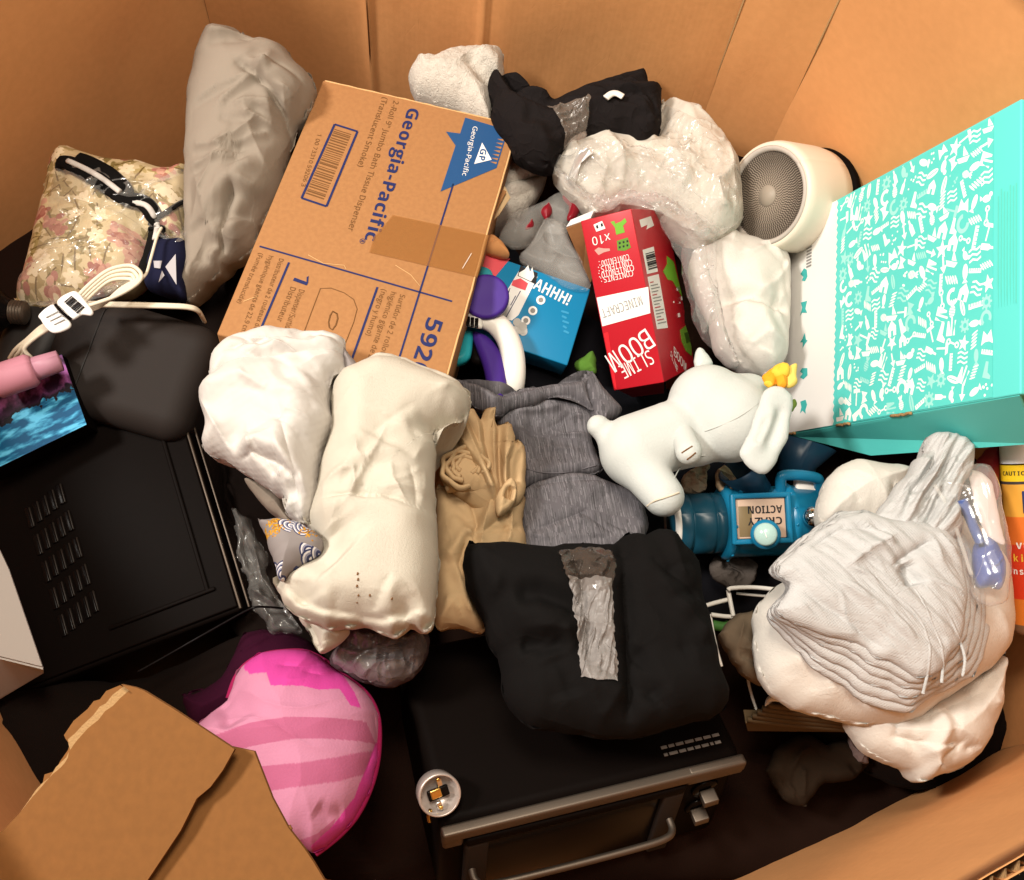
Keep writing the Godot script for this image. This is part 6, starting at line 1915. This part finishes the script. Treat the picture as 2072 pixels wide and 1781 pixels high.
func microwave() -> void:
	var bs := turned(Vector3(0.1, 0.5465, 0.12))
	var s := Vector3(0.2793, 0.30, 0.3484)
	var o := thing("microwave", "black microwave with slotted vents lying at the left wall, beside the white sheet", "microwave", Vector3(-0.7479, 0.45, 0.2773), bs)
	# the vented face is built around its slots
	put("casing", rbox(Vector3(s.x + 0.10, s.y, s.z), 0.006, 3), M.black_plastic, o, Transform3D(Basis(), Vector3(s.x / 2 - 0.05, -s.y / 2 - 0.006, s.z / 2)))
	put("vented_panel", rbox(Vector3(s.x + 0.088, 0.006, s.z - 0.012), 0.0025, 2), M.black_plastic, o, Transform3D(Basis(), Vector3(s.x / 2 - 0.05, -0.0035, s.z / 2)))
	put("raised_frame", rbox(Vector3(s.x * 0.56, 0.005, 0.006), 0.002, 2), M.black_plastic, o, Transform3D(Basis(), Vector3(s.x * 0.62, 0.0015, s.z * 0.88)))
	put("raised_frame", rbox(Vector3(0.006, 0.005, s.z * 0.72), 0.002, 2), M.black_plastic, o, Transform3D(Basis(), Vector3(s.x * 0.86, 0.0015, s.z * 0.52)))
	var rimm := mk(lin(0.06, 0.044, 0.032), 0.4, 0.6)
	put("edge_trim", rbox(Vector3(0.004, 0.006, s.z), 0.0015, 2), rimm, o, Transform3D(Basis(), Vector3(s.x - 0.002, 0.001, s.z / 2)))
	put("edge_trim", rbox(Vector3(0.003, 0.006, s.z), 0.001, 2), rimm, o, Transform3D(Basis(), Vector3(s.x + 0.008, -0.008, s.z / 2)))
	# five banks of five raised louvre slots
	var f := o.transform
	var vent := mk(lin(0.015, 0.010, 0.007), 0.45)
	for b in 5:
		for k in 5:
			var z := q("f", [262 + b * 36 - k * 34, 92 + b * 118 + k * 26])[0]
			var c := on_face(f, z)
			var dir := (on_face(f, q("f", [262 + b * 36 - k * 34 + 26, 92 + b * 118 + k * 26 + 96])[0]) - c).normalized()
			var X := Vector3(dir.x, 0, dir.y)
			var Z := X.cross(Vector3.UP)
			put("vent_slot", rbox(Vector3(0.032, 0.003, 0.0066), 0.0014, 2), M.black_gloss, o, Transform3D(Basis(X, Vector3.UP, Z), Vector3(c.x, 0.0012, c.y)))
			put("louvre", rbox(Vector3(0.031, 0.004, 0.0024), 0.0010, 1), vent, o, Transform3D(Basis(X, Vector3.UP, Z), Vector3(c.x, 0.0022, c.y)) * Transform3D(Basis(), Vector3(0, 0, -0.0052)))

func speaker() -> void:
	var c := at1("d", 360, 636, 0.60)
	var n := (eye_basis * Vector3(-0.80, -0.07, 0.60)).normalized()
	var o := thing("round_speaker", "white cylinder with a grey perforated round face, by the back right corner of the bin", "speaker", c)
	var f := beam(Vector3.ZERO, n, Vector3.UP)
	f.origin = Vector3.ZERO
	var R := 0.088
	put("body", lathe([Vector2(0, -0.118), Vector2(R * 0.86, -0.118), Vector2(R * 0.97, -0.108), Vector2(R, -0.085), Vector2(R, -0.012), Vector2(R * 0.975, -0.002), Vector2(R * 0.93, 0.003), Vector2(R * 0.88, 0.002), Vector2(R * 0.86, -0.006)], 56), mk(lin(0.74, 0.66, 0.54), 0.45), o, f)
	put("front_ring", lathe([Vector2(R * 0.855, -0.006), Vector2(R * 0.90, 0.0035), Vector2(R * 0.845, 0.0055), Vector2(R * 0.80, 0.001), Vector2(R * 0.79, -0.004)], 56), mk(lin(0.48, 0.43, 0.38), 0.5), o, f)
	put("grille", lathe([Vector2(R * 0.82, -0.003), Vector2(R * 0.5, -0.0015), Vector2(0, 0.0)], 56), mk(lin(0.30, 0.245, 0.19), 0.55), o, f)
	var st := SurfaceTool.new()
	st.begin(Mesh.PRIMITIVE_TRIANGLES)
	var dot := lathe([Vector2(0, 0.0004), Vector2(0.00095, 0.0004), Vector2(0.0012, -0.0008)], 6)
	for r in range(8, 31):
		var rad := r * 0.0023
		var cnt := int(TAU * rad / 0.0040)
		for i in cnt:
			var a := TAU * i / cnt + r * 0.37
			st.append_from(dot, 0, Transform3D(Basis(), Vector3(cos(a) * rad, -0.0008, sin(a) * rad)))
	var g := put("perforations", st.commit(), mk(lin(0.055, 0.04, 0.03), 0.7), o, f)
	g.set_meta("kind", "stuff")
	put("centre_cap", lathe([Vector2(0.017, 0.0002), Vector2(0.016, 0.0022), Vector2(0, 0.003)], 36), mk(lin(0.32, 0.27, 0.215), 0.5), o, f)
	put("back_band", lathe([Vector2(0, -0.135), Vector2(R * 0.95, -0.135), Vector2(R * 1.0, -0.125), Vector2(R * 0.98, -0.117), Vector2(0, -0.117)], 48), M.black_plastic, o, f)

func socket() -> void:
	var c := at1("i", 240, 1375, 0.535)
	var n := Vector3(0.25, 0.85, 0.30).normalized()
	var o := thing("lamp_socket", "small round lamp socket with brass contacts at the toaster oven's front corner", "lamp socket", c)
	var f := beam(Vector3.ZERO, n, Vector3.RIGHT)
	f.origin = Vector3.ZERO
	put("shell", lathe([Vector2(0, -0.030), Vector2(0.018, -0.030), Vector2(0.0265, -0.022), Vector2(0.028, 0.0), Vector2(0.0265, 0.003), Vector2(0.0245, 0.002), Vector2(0.0235, -0.014), Vector2(0, -0.014)], 40), mk(lin(0.55, 0.48, 0.44), 0.35, 0.5), o, f)
	put("insulator", rbox(Vector3(0.028, 0.006, 0.014), 0.002, 2), M.black_gloss, o, f * Transform3D(Basis(Vector3.UP, 0.5), Vector3(0, -0.009, 0)))
	put("brass_contact", rbox(Vector3(0.014, 0.004, 0.012), 0.0015, 2), M.brass, o, f * Transform3D(Basis(Vector3.UP, 0.5), Vector3(-0.004, -0.004, 0)))
	put("brass_contact", rbox(Vector3(0.007, 0.004, 0.010), 0.0015, 2), M.chrome, o, f * Transform3D(Basis(Vector3.UP, 0.5), Vector3(0.004, -0.006, 0.014)))
	put("brass_contact", rbox(Vector3(0.007, 0.004, 0.010), 0.0015, 2), M.chrome, o, f * Transform3D(Basis(Vector3.UP, 0.5), Vector3(-0.002, -0.006, -0.014)))
	for k in 2:
		put("screw", lathe([Vector2(0.0028, 0), Vector2(0.0025, 0.0015), Vector2(0, 0.002)], 12), M.brass, o, f * Transform3D(Basis(), Vector3(0.006 - 0.011 * k, -0.0035, 0.016 - 0.034 * k)))
	put("pull_chain", tube(smooth_path(PackedVector3Array([at1("i", 195, 1450, 0.525) - c, at1("i", 188, 1475, 0.515) - c, at1("i", 192, 1500, 0.505) - c])), 0.003, 8), M.brass, o)

func spray_can() -> void:
	var a := at1("j", 1500, 118, 0.70)
	var b := at1("j", 1562, 990, 0.585)
	var o := thing("spray_can", "orange and red spray can with a white cap below the turquoise box", "spray can", a)
	var f := beam(Vector3.ZERO, b - a, Vector3.UP)
	f.origin = Vector3.ZERO
	var L := a.distance_to(b)
	var r := 0.027
	var bands := [["cap", -0.006, 0.040, lin(0.80, 0.80, 0.82)], ["caution_band", 0.042, 0.064, lin(0.80, 0.52, 0.02)], ["can_band", 0.064, 0.068, lin(0.05, 0.04, 0.04)], ["can_band", 0.068, 0.112, lin(0.70, 0.34, 0.05)], ["can_band", 0.112, 0.150, lin(0.68, 0.16, 0.025)], ["can_band", 0.150, L * 0.82, lin(0.62, 0.045, 0.015)], ["can_band", L * 0.82, L * 0.95, lin(0.66, 0.20, 0.03)], ["can_base", L * 0.95, L, lin(0.20, 0.11, 0.06)]]
	for k in bands:
		var pf := [Vector2(r, k[1]), Vector2(r, (k[1] + k[2]) / 2), Vector2(r, k[2])]
		if k[0] == "cap":
			pf = [Vector2(0, k[1]), Vector2(r * 0.55, k[1] + 0.001), Vector2(r * 0.82, k[1] + 0.008), Vector2(r * 0.96, k[1] + 0.02), Vector2(r * 0.985, k[2])]
		if k[0] == "can_base":
			pf = [Vector2(r, k[1]), Vector2(r, k[2] - 0.006), Vector2(r * 0.92, k[2]), Vector2(0, k[2])]
		put(k[0], lathe(pf, 40), mk(k[3], 0.3), o, f)
	# lettering wrapped on the side that faces up and left
	var side := (f.basis.inverse() * (EYE - a)).normalized()
	var ang := atan2(side.z, side.x)
	var spin := 1.0 if (f.basis * Vector3(-sin(ang), 0, cos(ang))).dot(eye_basis.x) > 0 else -1.0
	var txt := [["CAUTION:", 0.053, 0.008, M.black_ink, -0.25], ["vuk", 0.150, 0.015, M.white_print, 0.0], ["kills", 0.168, 0.013, mk(lin(0.8, 0.5, 0.05), 0.4), 0.05], ["insects", 0.186, 0.012, M.white_print, -0.05]]
	for t in txt:
		var tm := text_mesh(t[0], true)
		var n: int = t[0].length()
		var a0: float = ang + t[4]
		for i in n:
			var ch := text_mesh(t[0][i], true)
			var aa: float = a0 + (i - n / 2.0 + 0.5) * 0.66 * t[2] / r * spin
			var out := Vector3(cos(aa), 0, sin(aa))
			var X := out.cross(Vector3(0, -1, 0)).normalized() * -1.0
			var Y := Vector3(0, -1, 0)
			if X.cross(Y).dot(out) < 0:
				X = -X
			put("lettering", ch, t[3], o, f * Transform3D(Basis(X * t[2], Y * t[2], out), out * (r + 0.0006) + Vector3(0, t[1], 0)))
	for k in 2:
		var aa: float = ang + 0.30
		var out := Vector3(cos(aa), 0, sin(aa))
		var X := Vector3(0, 1, 0).cross(out).normalized()
		put(["blue_label", "label_mark"][k], rbox(Vector3([0.020, 0.010][k], [0.030, 0.012][k], 0.002), 0.0008, 1), [M.navy_ink, M.white_print][k], o, f * Transform3D(Basis(X, Vector3.UP, out), out * (r - 0.001 + k * 0.0012) + Vector3(0, 0.092, 0)))
	# dark red packet behind it
	var pk := soft("red_packet", self, M.dark_red, q("j", [1360, 190, 1408, 178, 1412, 320, 1400, 420, 1350, 330, 1300, 260]), 0.66, {"up": 0.015, "down": 0.02, "edge": 0.02, "seed": 130, "seg": 60, "rings": 14})
	tag(pk, "dark red packet between the knit throw and the spray can", "packet")

# ---------------------------------------------------------------- toys
func toys() -> void:
	plush()
	blaster()
	arch()
	# pink shell cushion
	var marks := q("f", [870, 1100, 950, 1040, 1000, 985, 1030, 900, 1075, 840, 1150, 796, 1250, 780, 1340, 782, 1420, 820, 1500, 880, 1590, 950, 1640, 1022, 1660, 1110, 1655, 1250, 1622, 1380, 1562, 1500, 1482, 1590, 1382, 1668, 1330, 1645, 1230, 1640, 1100, 1500, 960, 1300, 860, 1180])
	var light := lin(0.215, 0.034, 0.080)
	var dark := lin(0.140, 0.0105, 0.034)
	var mag := lin(0.26, 0.004, 0.062)
	var areas := [[q("f", [940, 1190, 990, 1170, 1130, 1130, 1300, 1110, 1450, 1108, 1610, 1108, 1650, 1195, 1450, 1196, 1300, 1203, 1130, 1228, 1000, 1250]), dark], [q("f", [1040, 1340, 1170, 1310, 1350, 1300, 1500, 1270, 1670, 1215, 1620, 1325, 1500, 1370, 1350, 1397, 1210, 1410, 1100, 1420]), dark],
		[q("f", [1320, 1615, 1400, 1590, 1480, 1520, 1420, 1700, 1300, 1690]), dark],
		[q("f", [1080, 800, 1150, 760, 1380, 760, 1460, 830, 1540, 890, 1510, 900, 1560, 980, 1590, 1052, 1545, 1045, 1500, 972, 1420, 985, 1350, 972, 1220, 975, 1195, 912, 1120, 912, 1085, 875]), mag],
		[q("f", [1650, 1180, 1700, 1180, 1660, 1420, 1540, 1600, 1400, 1720, 1370, 1640, 1460, 1560, 1560, 1430, 1610, 1300]), mag]]
	var o := thing("shell_cushion", "big pink striped shell shaped cushion behind the torn cardboard flap", "cushion")
	soft("front_shell", o, M.vertex, marks, 0.50, {"up": 0.085, "down": 0.08, "edge": 0.12, "seed": 140, "seg": 340, "rings": 120, "tint": dyed(marks, 0.50, Vector2.ZERO, light, areas),
		"folds": [[q("f", [1000, 1000, 1060, 1060, 1080, 1130]), 0.02, -0.012], [q("f", [960, 1020, 1020, 1080, 1040, 1160]), 0.01, -0.010], [q("f", [1230, 870, 1330, 880, 1430, 850]), 0.008, -0.006, "c"], [q("f", [1340, 900, 1420, 910, 1500, 890]), 0.008, -0.006, "c"], [q("f", [1400, 1480, 1450, 1510, 1520, 1500]), 0.010, -0.008], [q("f", [1640, 1040, 1655, 1180, 1600, 1340]), 0.006, -0.008, "c"]], "waves": [[0.003, 12, 0.3, 3.0, "r"], [0.004, 7, 0.2, 1.0]]})
	var rim := PackedVector3Array()
	for p in q("f", [1000, 985, 1030, 900, 1075, 840, 1150, 796, 1250, 780, 1340, 782, 1420, 820, 1500, 880, 1590, 950, 1640, 1022, 1660, 1110, 1655, 1250, 1622, 1380, 1562, 1500, 1482, 1590, 1382, 1668]):
		rim.append(at(p, 0.50))
	put("seam", tube(smooth_path(rim, 5), 0.004, 8), mk(mag, 0.9), o)
	soft("back_shell", o, cloth(lin(0.028, 0.003, 0.013), T.fine, 20), q("f", [800, 985, 880, 960, 985, 880, 1040, 760, 1085, 700, 1200, 690, 1330, 720, 1420, 800, 1380, 900, 1200, 1000, 1000, 1100, 860, 1130]), 0.43, {"up": 0.06, "down": 0.08, "edge": 0.08, "seed": 142, "waves": [[0.006, 12, 0.3, 2.0, "r"]]})
	# green scrap and purple disc
	var gs := soft("green_felt", self, cloth(lin(0.09, 0.20, 0.03), T.fine, 20), q("h", [880, 760, 930, 720, 985, 690, 1000, 760, 990, 810, 920, 800]), 0.47, {"up": 0.015, "down": 0.02, "edge": 0.02, "seed": 144, "seg": 60, "rings": 14, "waves": [[0.006, 22, 0.3, 2.0, "r"]]})
	tag(gs, "green felt scrap left of the red game box's bottom end", "cloth")
	var dp := at1("h", 418, 398, 0.575)
	var d := thing("purple_disc", "round purple plastic disc lying at the brown carton's right edge", "disc", dp, Basis(Vector3(1, 0, 0.3).normalized(), 0.25))
	put("disc_body", lathe([Vector2(0, -0.014), Vector2(0.0335, -0.014), Vector2(0.0355, -0.011), Vector2(0.0355, -0.003), Vector2(0.0335, 0.0), Vector2(0.030, 0.0006), Vector2(0.012, -0.0012), Vector2(0, -0.0014)], 48), M.purple, d)
	var pk := thing("teal_disc", "small teal disc half hidden at the brown carton's edge beside the purple disc", "disc", at1("h", 372, 310, 0.56), Basis(Vector3(0, 0, 1), 0.5))
	put("disc_body", lathe([Vector2(0, -0.01), Vector2(0.024, -0.01), Vector2(0.025, -0.004), Vector2(0.023, 0), Vector2(0, 0)], 36), mk(lin(0.03, 0.30, 0.36), 0.35), pk)
	put("disc_hub", lathe([Vector2(0.012, 0), Vector2(0.011, 0.0015), Vector2(0, 0.0015)], 24), mk(lin(0.02, 0.2, 0.28), 0.35), pk)

func arch() -> void:
	var o := thing("toy_arch", "white rounded toy frame with purple inside, between the brown carton and the blue card box", "toy")
	put("frame", tube(rope("h", [280, 512, 330, 498, 400, 510, 470, 545, 525, 610, 555, 690, 565, 780, 560, 860, 545, 930], [0.545, 0.545, 0.545, 0.543, 0.54, 0.535, 0.53, 0.52, 0.50]), 0.0185, 16, 0.8), M.white_plastic, o)
	put("black_rim", tube(rope("h", [400, 482, 480, 510, 550, 580, 588, 660, 600, 770, 597, 880], [0.537, 0.536, 0.533, 0.528, 0.522, 0.51]), 0.0065, 10), M.black_gloss, o)
	soft("purple_panel", o, M.purple, q("h", [345, 600, 410, 610, 460, 650, 505, 720, 525, 800, 522, 920, 480, 940, 430, 880, 400, 760]), 0.528, {"up": 0.012, "down": 0.03, "edge": 0.012, "seed": 150, "seg": 80, "rings": 16, "rag": 0.0})
	soft("teal_panel", o, mk(lin(0.02, 0.36, 0.42), 0.35), q("h", [255, 600, 345, 590, 350, 640, 330, 735, 240, 755]), 0.525, {"up": 0.010, "down": 0.03, "edge": 0.01, "seg": 60, "rings": 12, "rag": 0.0})
	soft("black_panel", o, M.black_plastic, q("h", [345, 600, 405, 612, 420, 680, 400, 760, 335, 735]), 0.51, {"up": 0.008, "down": 0.03, "edge": 0.01, "seg": 60, "rings": 10, "rag": 0.0})
	soft("button_plate", o, mk(lin(0.70, 0.66, 0.60), 0.4), q("h", [300, 505, 340, 505, 395, 525, 398, 570, 360, 568, 300, 550]), 0.556, {"up": 0.006, "down": 0.003, "edge": 0.006, "seg": 50, "rings": 10, "rag": 0.0})
	for k in 3:
		var c := at1("h", 325 + k * 22, 534 + k * 4, 0.5635)
		put("button", rbox(Vector3(0.0055, 0.003, 0.017), 0.001, 1), M.black_gloss, o, Transform3D(Basis(Vector3.UP, 0.15), c))
	soft("animal_sticker", o, mk(lin(0.42, 0.41, 0.42), 0.6), q("h", [418, 800, 440, 782, 490, 785, 518, 820, 512, 860, 490, 870, 485, 905, 465, 895, 455, 860, 425, 850]), 0.529, {"up": 0.004, "down": 0.002, "edge": 0.005, "seg": 60, "rings": 10, "rag": 0.0})

func plush() -> void:
	var o := thing("plush_animal", "white plush animal with long floppy ears and an orange flower, lying on the blue toy", "plush toy")
	var K := "k"
	var hip := at1(K, 455, 830, 0.60)
	var chest := at1(K, 690, 720, 0.62)
	var limbs := [[at1(K, 405, 850, 0.585), at1(K, 620, 740, 0.592), 0.0545, 0.047], [at1(K, 700, 800, 0.585), at1(K, 800, 800, 0.585), 0.038, 0.034], [at1(K, 870, 545, 0.60), at1(K, 1010, 640, 0.60), 0.058, 0.064], [at1(K, 1080, 560, 0.60), at1(K, 1130, 520, 0.60), 0.050, 0.040], [at1(K, 445, 980, 0.595), at1(K, 580, 1150, 0.61), 0.033, 0.0285], [at1(K, 200, 770, 0.59), at1(K, 148, 688, 0.595), 0.012, 0.0165]]
	var arm_limbs := [[at1(K, 700, 730, 0.622), at1(K, 745, 855, 0.642), 0.016, 0.0185]]
	put("body", skin(limbs, 0.0042, 0.012), M.plush, o)
	put("arm", skin(arm_limbs, 0.003, 0.01), M.plush, o)
	var seam := mk(lin(0.50, 0.51, 0.48), 0.9)
	for sm in [[850, 722, 940, 690, 1050, 640, 1130, 592, 1200, 540], [650, 1030, 690, 960, 760, 900, 850, 880]]:
		var pts := PackedVector3Array()
		for m in q(K, sm):
			pts.append(on_skin(limbs, 0.012, m))
		put("seam", tube(smooth_path(pts), 0.0008, 6), seam, o)
	for l in [[698, 865, 732, 842, 768, 820], [732, 908, 762, 886, 790, 862]]:
		var pts := PackedVector3Array()
		for m in q(K, l):
			pts.append(on_skin(arm_limbs, 0.01, m))
		put("paw_stitch", tube(smooth_path(pts), 0.0011, 6), M.brown_ink, o)
	soft("ear", o, M.plush, q(K, [1262, 440, 1330, 425, 1400, 470, 1420, 530, 1412, 640, 1390, 760, 1340, 880, 1280, 980, 1232, 1005, 1170, 985, 1110, 920, 1085, 860, 1110, 780, 1160, 680, 1200, 560, 1225, 480]), 0.665, {"tilt": Vector2(-0.12, -0.20), "up": 0.010, "down": 0.010, "edge": 0.014, "seed": 160, "seg": 130, "rings": 36, "folds": [[q(K, [1290, 560, 1230, 720, 1150, 860]), 0.010, 0.005], [q(K, [1350, 560, 1300, 700, 1240, 860]), 0.010, -0.006], [q(K, [1250, 620, 1200, 740, 1160, 820]), 0.006, -0.004]], "waves": [[0.003, 20, 0.9, 2.0, "r"]]})
	soft("ear", o, M.plush, q(K, [790, 320, 780, 240, 800, 175, 830, 180, 870, 225, 905, 275, 860, 310]), 0.61, {"up": 0.010, "down": 0.012, "edge": 0.012, "seed": 161, "seg": 70, "rings": 18})
	var pad := PackedVector3Array()
	for m in q(K, [470, 1215, 520, 1180, 580, 1160, 640, 1140, 680, 1125]):
		pad.append(on_skin(limbs, 0.012, m))
	put("foot_seam", tube(smooth_path(pad), 0.0016, 6), mk(lin(0.66, 0.58, 0.46), 0.95), o)
	# orange flower on the head
	var oc := [lin(0.85, 0.34, 0.015), lin(0.86, 0.52, 0.05), lin(0.88, 0.62, 0.14)]
	var i := 0
	for pt in [[1225, 380, 1260, 330, 1310, 300, 1330, 350, 1310, 420, 1260, 415], [1290, 320, 1340, 280, 1400, 290, 1400, 350, 1340, 370, 1300, 350], [1380, 330, 1420, 285, 1455, 300, 1455, 370, 1440, 430, 1390, 430, 1370, 380], [1310, 370, 1350, 345, 1390, 370, 1385, 430, 1330, 420], [1240, 400, 1290, 390, 1320, 420, 1280, 430]]:
		soft("petal", o, mk(oc[i % 3], 0.8), q(K, pt), 0.672 + (i % 2) * 0.006, {"tilt": Vector2(0.3 - i * 0.15, 0.2), "up": 0.008, "down": 0.006, "edge": 0.008, "seed": 165 + i, "seg": 50, "rings": 12, "waves": [[0.006, 40, i * 0.7, 2.0, "r"]]})
		i += 1
	soft("leaf", o, mk(lin(0.13, 0.20, 0.03), 0.8), q(K, [1418, 520, 1445, 515, 1452, 560, 1430, 600, 1412, 590]), 0.66, {"up": 0.003, "down": 0.003, "edge": 0.004, "seg": 40, "rings": 8})

func blaster() -> void:
	var a := at1("k", 640, 1335, 0.47)
	var b := at1("k", 1640, 1300, 0.47)
	var o := thing("toy_blaster", "shiny blue plastic toy telescope with rings and a label window, under the plush animal", "toy", a)
	var L := a.distance_to(b)
	var f := beam(Vector3.ZERO, b - a, Vector3.UP)
	f.origin = Vector3.ZERO
	var u := L / 1000.0      # sheet k runs 1000 marks along the tube
	var dk := mk(lin(0.008, 0.06, 0.10), 0.35)
	var prof := []
	for p in [[0, 0], [0, 62], [10, 67], [70, 68], [86, 68], [90, 64], [96, 64], [100, 68], [220, 68], [232, 68], [236, 64], [242, 64], [246, 68], [318, 66], [320, 56]]:
		prof.append(Vector2(p[1] * 0.00068, p[0] * u))
	put("dark_barrel", lathe(prof, 48), dk, o, f)
	put("end_rim", lathe([Vector2(0.028, -0.003), Vector2(0.044, -0.003), Vector2(0.0455, 0.0), Vector2(0.0455, 0.004), Vector2(0.040, 0.006)], 48), M.white_plastic, o, f)
	prof = []
	for p in [[300, 60], [305, 76], [322, 82], [345, 84], [360, 80], [385, 78], [440, 78], [470, 78], [700, 78], [712, 84], [740, 86], [758, 80], [1000, 74], [1010, 0]]:
		prof.append(Vector2(p[1] * 0.00068, p[0] * u))
	put("blue_barrel", lathe(prof, 48), M.blue_toy, o, f)
	for e in [338, 724]:
		for k in 14:
			var an := TAU * k / 14
			put("rivet", lathe([Vector2(0.0026, 0), Vector2(0.002, 0.0014), Vector2(0, 0.002)], 10), M.blue_toy, o, f * Transform3D(beam(Vector3.ZERO, Vector3(cos(an), 0, sin(an)), Vector3.UP).basis, Vector3(cos(an) * 0.0575, e * u, sin(an) * 0.0575)))
	# label window, raised frame, upside down print
	var up := (EYE - at1("k", 1220, 1300, 0.53)).normalized()
	var W := thing_frame(at1("k", 1218, 1295, 0.524), (b - a).normalized(), up)
	var wf := Transform3D(W.basis, W.origin - a)
	for e in [-1, 1]:
		put("window_frame", rbox(Vector3(0.088, 0.010, 0.008), 0.003, 2), M.blue_toy, o, wf * Transform3D(Basis(), Vector3(0, 0.002, e * 0.0335)))
		put("window_frame", rbox(Vector3(0.008, 0.010, 0.075), 0.003, 2), M.blue_toy, o, wf * Transform3D(Basis(), Vector3(e * 0.042, 0.002, 0)))
	put("label", rbox(Vector3(0.074, 0.003, 0.058), 0.0008, 1), mk(lin(0.55, 0.38, 0.28), 0.4), o, wf)
	put("label_picture", rbox(Vector3(0.020, 0.003, 0.045), 0.0008, 1), mk(lin(0.20, 0.14, 0.07), 0.4), o, wf * Transform3D(Basis(), Vector3(-0.024, 0.0006, 0.004)))
	for k in 2:
		var tm := text_mesh(["CRAZY", "ACTION"][k], true)
		var wd := tm.get_aabb().size.x
		put("lettering", tm, M.black_ink, o, wf * Transform3D(Basis(Vector3(-0.052 / wd, 0, 0), Vector3(0, 0, 0.0155), Vector3.UP), Vector3(0.006, 0.0022, 0.004 - k * 0.017)))
	# clear knob
	var kc := at1("k", 1250, 1400, 0.545)
	var kf := beam(Vector3.ZERO, (EYE - kc).normalized(), Vector3.RIGHT)
	kf.origin = kc - a
	put("knob_seat", lathe([Vector2(0.0215, -0.016), Vector2(0.0215, -0.004), Vector2(0.018, -0.001), Vector2(0, -0.001)], 32), M.blue_toy, o, kf)
	put("knob", lathe([Vector2(0.0165, -0.002), Vector2(0.0165, 0.008), Vector2(0.014, 0.011), Vector2(0, 0.0118)], 32), mk(lin(0.40, 0.56, 0.52), 0.15), o, kf)
	put("knob_mark", rbox(Vector3(0.0016, 0.001, 0.010), 0.0004, 1), M.white_print, o, kf * Transform3D(Basis(Vector3.UP, 0.5), Vector3(0, 0.0122, 0)))
	# carrying handle
	put("handle", tube(shifted(rope("k", [1352, 1130, 1350, 1040, 1375, 1012, 1480, 1012, 1580, 1030, 1600, 1060, 1605, 1140], [0.505, 0.52, 0.524, 0.524, 0.522, 0.515, 0.50]), -a), 0.0085, 10), M.blue_toy, o)
	put("white_block", rbox(Vector3(0.036, 0.02, 0.03), 0.004, 2), mk(lin(0.66, 0.62, 0.58), 0.5), o, Transform3D(Basis(), at1("k", 1515, 1092, 0.50) - a))
	# dark funnel pieces behind
	for fn in [[1190, 1120, 1080, 950, 0.024, 0.036, 0.50, 0.53], [1440, 1010, 1500, 800, 0.030, 0.052, 0.44, 0.46]]:
		var p := at1("k", fn[0], fn[1], fn[6])
		var r := at1("k", fn[2], fn[3], fn[7])
		var ff := beam(Vector3.ZERO, r - p, Vector3.UP)
		ff.origin = p - a
		var ll := p.distance_to(r)
		put("funnel", lathe([Vector2(0, 0), Vector2(fn[4], 0), Vector2(fn[4], ll * 0.35), Vector2(fn[5], ll), Vector2(fn[5] - 0.003, ll), Vector2(fn[4] - 0.004, ll * 0.4)], 36), M.navy_toy, o, ff)
	put("neck_ring", tube(shifted(rope("k", [1075, 1120, 1120, 1095, 1200, 1125, 1245, 1130], [0.515]), -a), 0.006, 8), M.blue_toy, o)
	var cb := at1("k", 1560, 1285, 0.53)
	var cm := SphereMesh.new()
	cm.radius = 0.015
	cm.height = 0.03
	put("chrome_ball", cm, M.chrome, o, Transform3D(Basis(), cb - a))

func thing_frame(p: Vector3, along: Vector3, up: Vector3) -> Transform3D:
	var y := (up - along * up.dot(along)).normalized()
	return Transform3D(Basis(along, y, along.cross(y)), p)
